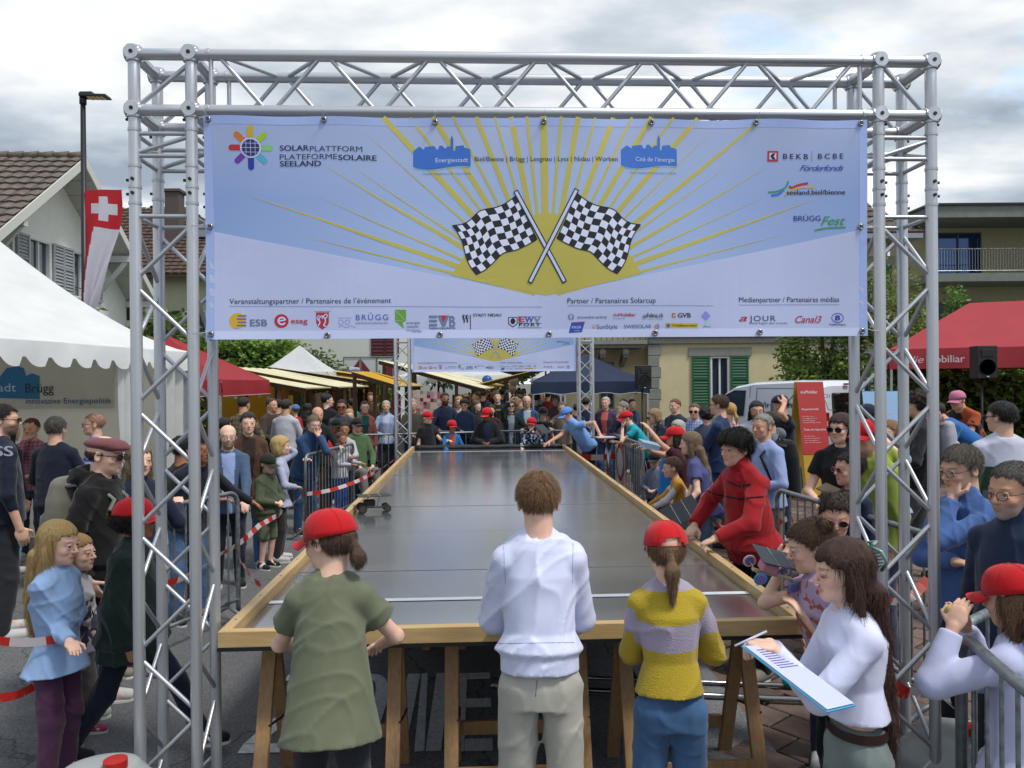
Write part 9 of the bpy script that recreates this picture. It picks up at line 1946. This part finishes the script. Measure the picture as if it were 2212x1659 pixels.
print_on('boy in olive green', 'LET’S', 634, 1250, 3.0, .02, .07, '#5fa0b4', -35, .02); print_on('boy in olive green', 'THINK', 633, 1268, 3.0, .02, .07, '#5fa0b4', -35, .02); print_on('boy in olive green', 'GREEN', 632, 1286, 3.0, .02, .07, '#5fa0b4', -35, .02)
def disc_print(root_label, px, py, d, r, col):
 root = [x for x in COL.objects if x.get('label', '').startswith(root_label)][0]; b = MB(); b.lathe([(0, 0), (r, 0)], 20, (0, 0, 0), Matrix.Rotation(R(90), 3, 'X')); o = b.obj('smiley_print', mat('smiley_yellow', col, .7), root); o.matrix_local = root.matrix_basis.inverted() @ Matrix.Translation(P(px, py, d))
 c = MB(); c.tube([(r * .55 * math.cos(R(t)), -.012, r * .55 * math.sin(R(t))) for t in range(200, 345, 12)], r * .05, 5);
 for sx in (-1, 1): c.box((sx * r * .25, -.012, r * .3), (r * .12, .004, r * .32))
 c.obj('smiley_lines', BLACK, o)
disc_print('boy in black cap and black T-shirt', 1175, 927, 14.32, .09, '#c9b51c')

def stitched(label, child, lines, r, name, m):
 """seams, stripes and pockets: thin piping laid on the garment where the measured sight lines meet it"""
 from mathutils.bvhtree import BVHTree
 root = [x for x in COL.objects if x.get('label', '').startswith(label)][0]; ch = [c for c in root.children if c.name.startswith(child)][0]; me = ch.data; mw = root.matrix_basis; inv = mw.inverted()
 bvh = BVHTree.FromPolygons([v.co[:] for v in me.vertices], [tuple(p.vertices) for p in me.polygons]); c0 = inv @ Vector((0, 0, CAMH)); b = MB()
 for ln in lines:
  pts = []
  for a, c in zip(ln[:-1], ln[1:]):
   n = max(2, int(math.hypot(c[0] - a[0], c[1] - a[1]) / 7))
   for i in range(n + 1):
    f = i / n; w = inv @ P(a[0] + (c[0] - a[0]) * f, a[1] + (c[1] - a[1]) * f, 1.0); h_ = bvh.ray_cast(c0, (w - c0).normalized())
    if h_[0] is not None: pts.append(h_[0] + h_[1] * r * .3)
  if len(pts) > 2: b.tube(pts, r, 5)
 if b.v: b.obj(name, m, ch, smooth=True)
JS = mat('jeans_seam', '#5f7ea6', .8)
stitched('girl in yellow and grey striped', 'trousers', [[(1395, 1455), (1395, 1490), (1415, 1513), (1440, 1490), (1446, 1458), (1395, 1452)], [(1478, 1458), (1490, 1508), (1506, 1506), (1512, 1450), (1478, 1458)], [(1462, 1440), (1460, 1520)]], .0016, 'seam', JS)
stitched('tall boy in white', 'trousers', [[(1205, 1428), (1240, 1418), (1240, 1432), (1206, 1442)], [(1160, 1470), (1157, 1505)]], .0016, 'seam', mat('seam_beige', '#7d7b72', .8))
stitched('tall boy in white', 'shirt', [[(1075, 1390), (1240, 1388)], [(1095, 1135), (1088, 1180), (1092, 1260)], [(1232, 1135), (1238, 1180), (1236, 1260)]], .0013, 'seam', mat('seam_white', '#9aa3c8', .8))
stitched('boy in olive', 'trousers', [[(640, 1560), (634, 1600), (633, 1640)]], .0035, 'side_stripe', mat('red_piping', '#a31a20', .7))
stitched('dark haired youth', 'shirt', [[(1508, 1052), (1548, 1068), (1600, 1078), (1655, 1072)], [(1572, 1040), (1600, 1050), (1622, 1046)]], .006, 'knit_band', mat('black_yarn', '#140c10', .9))
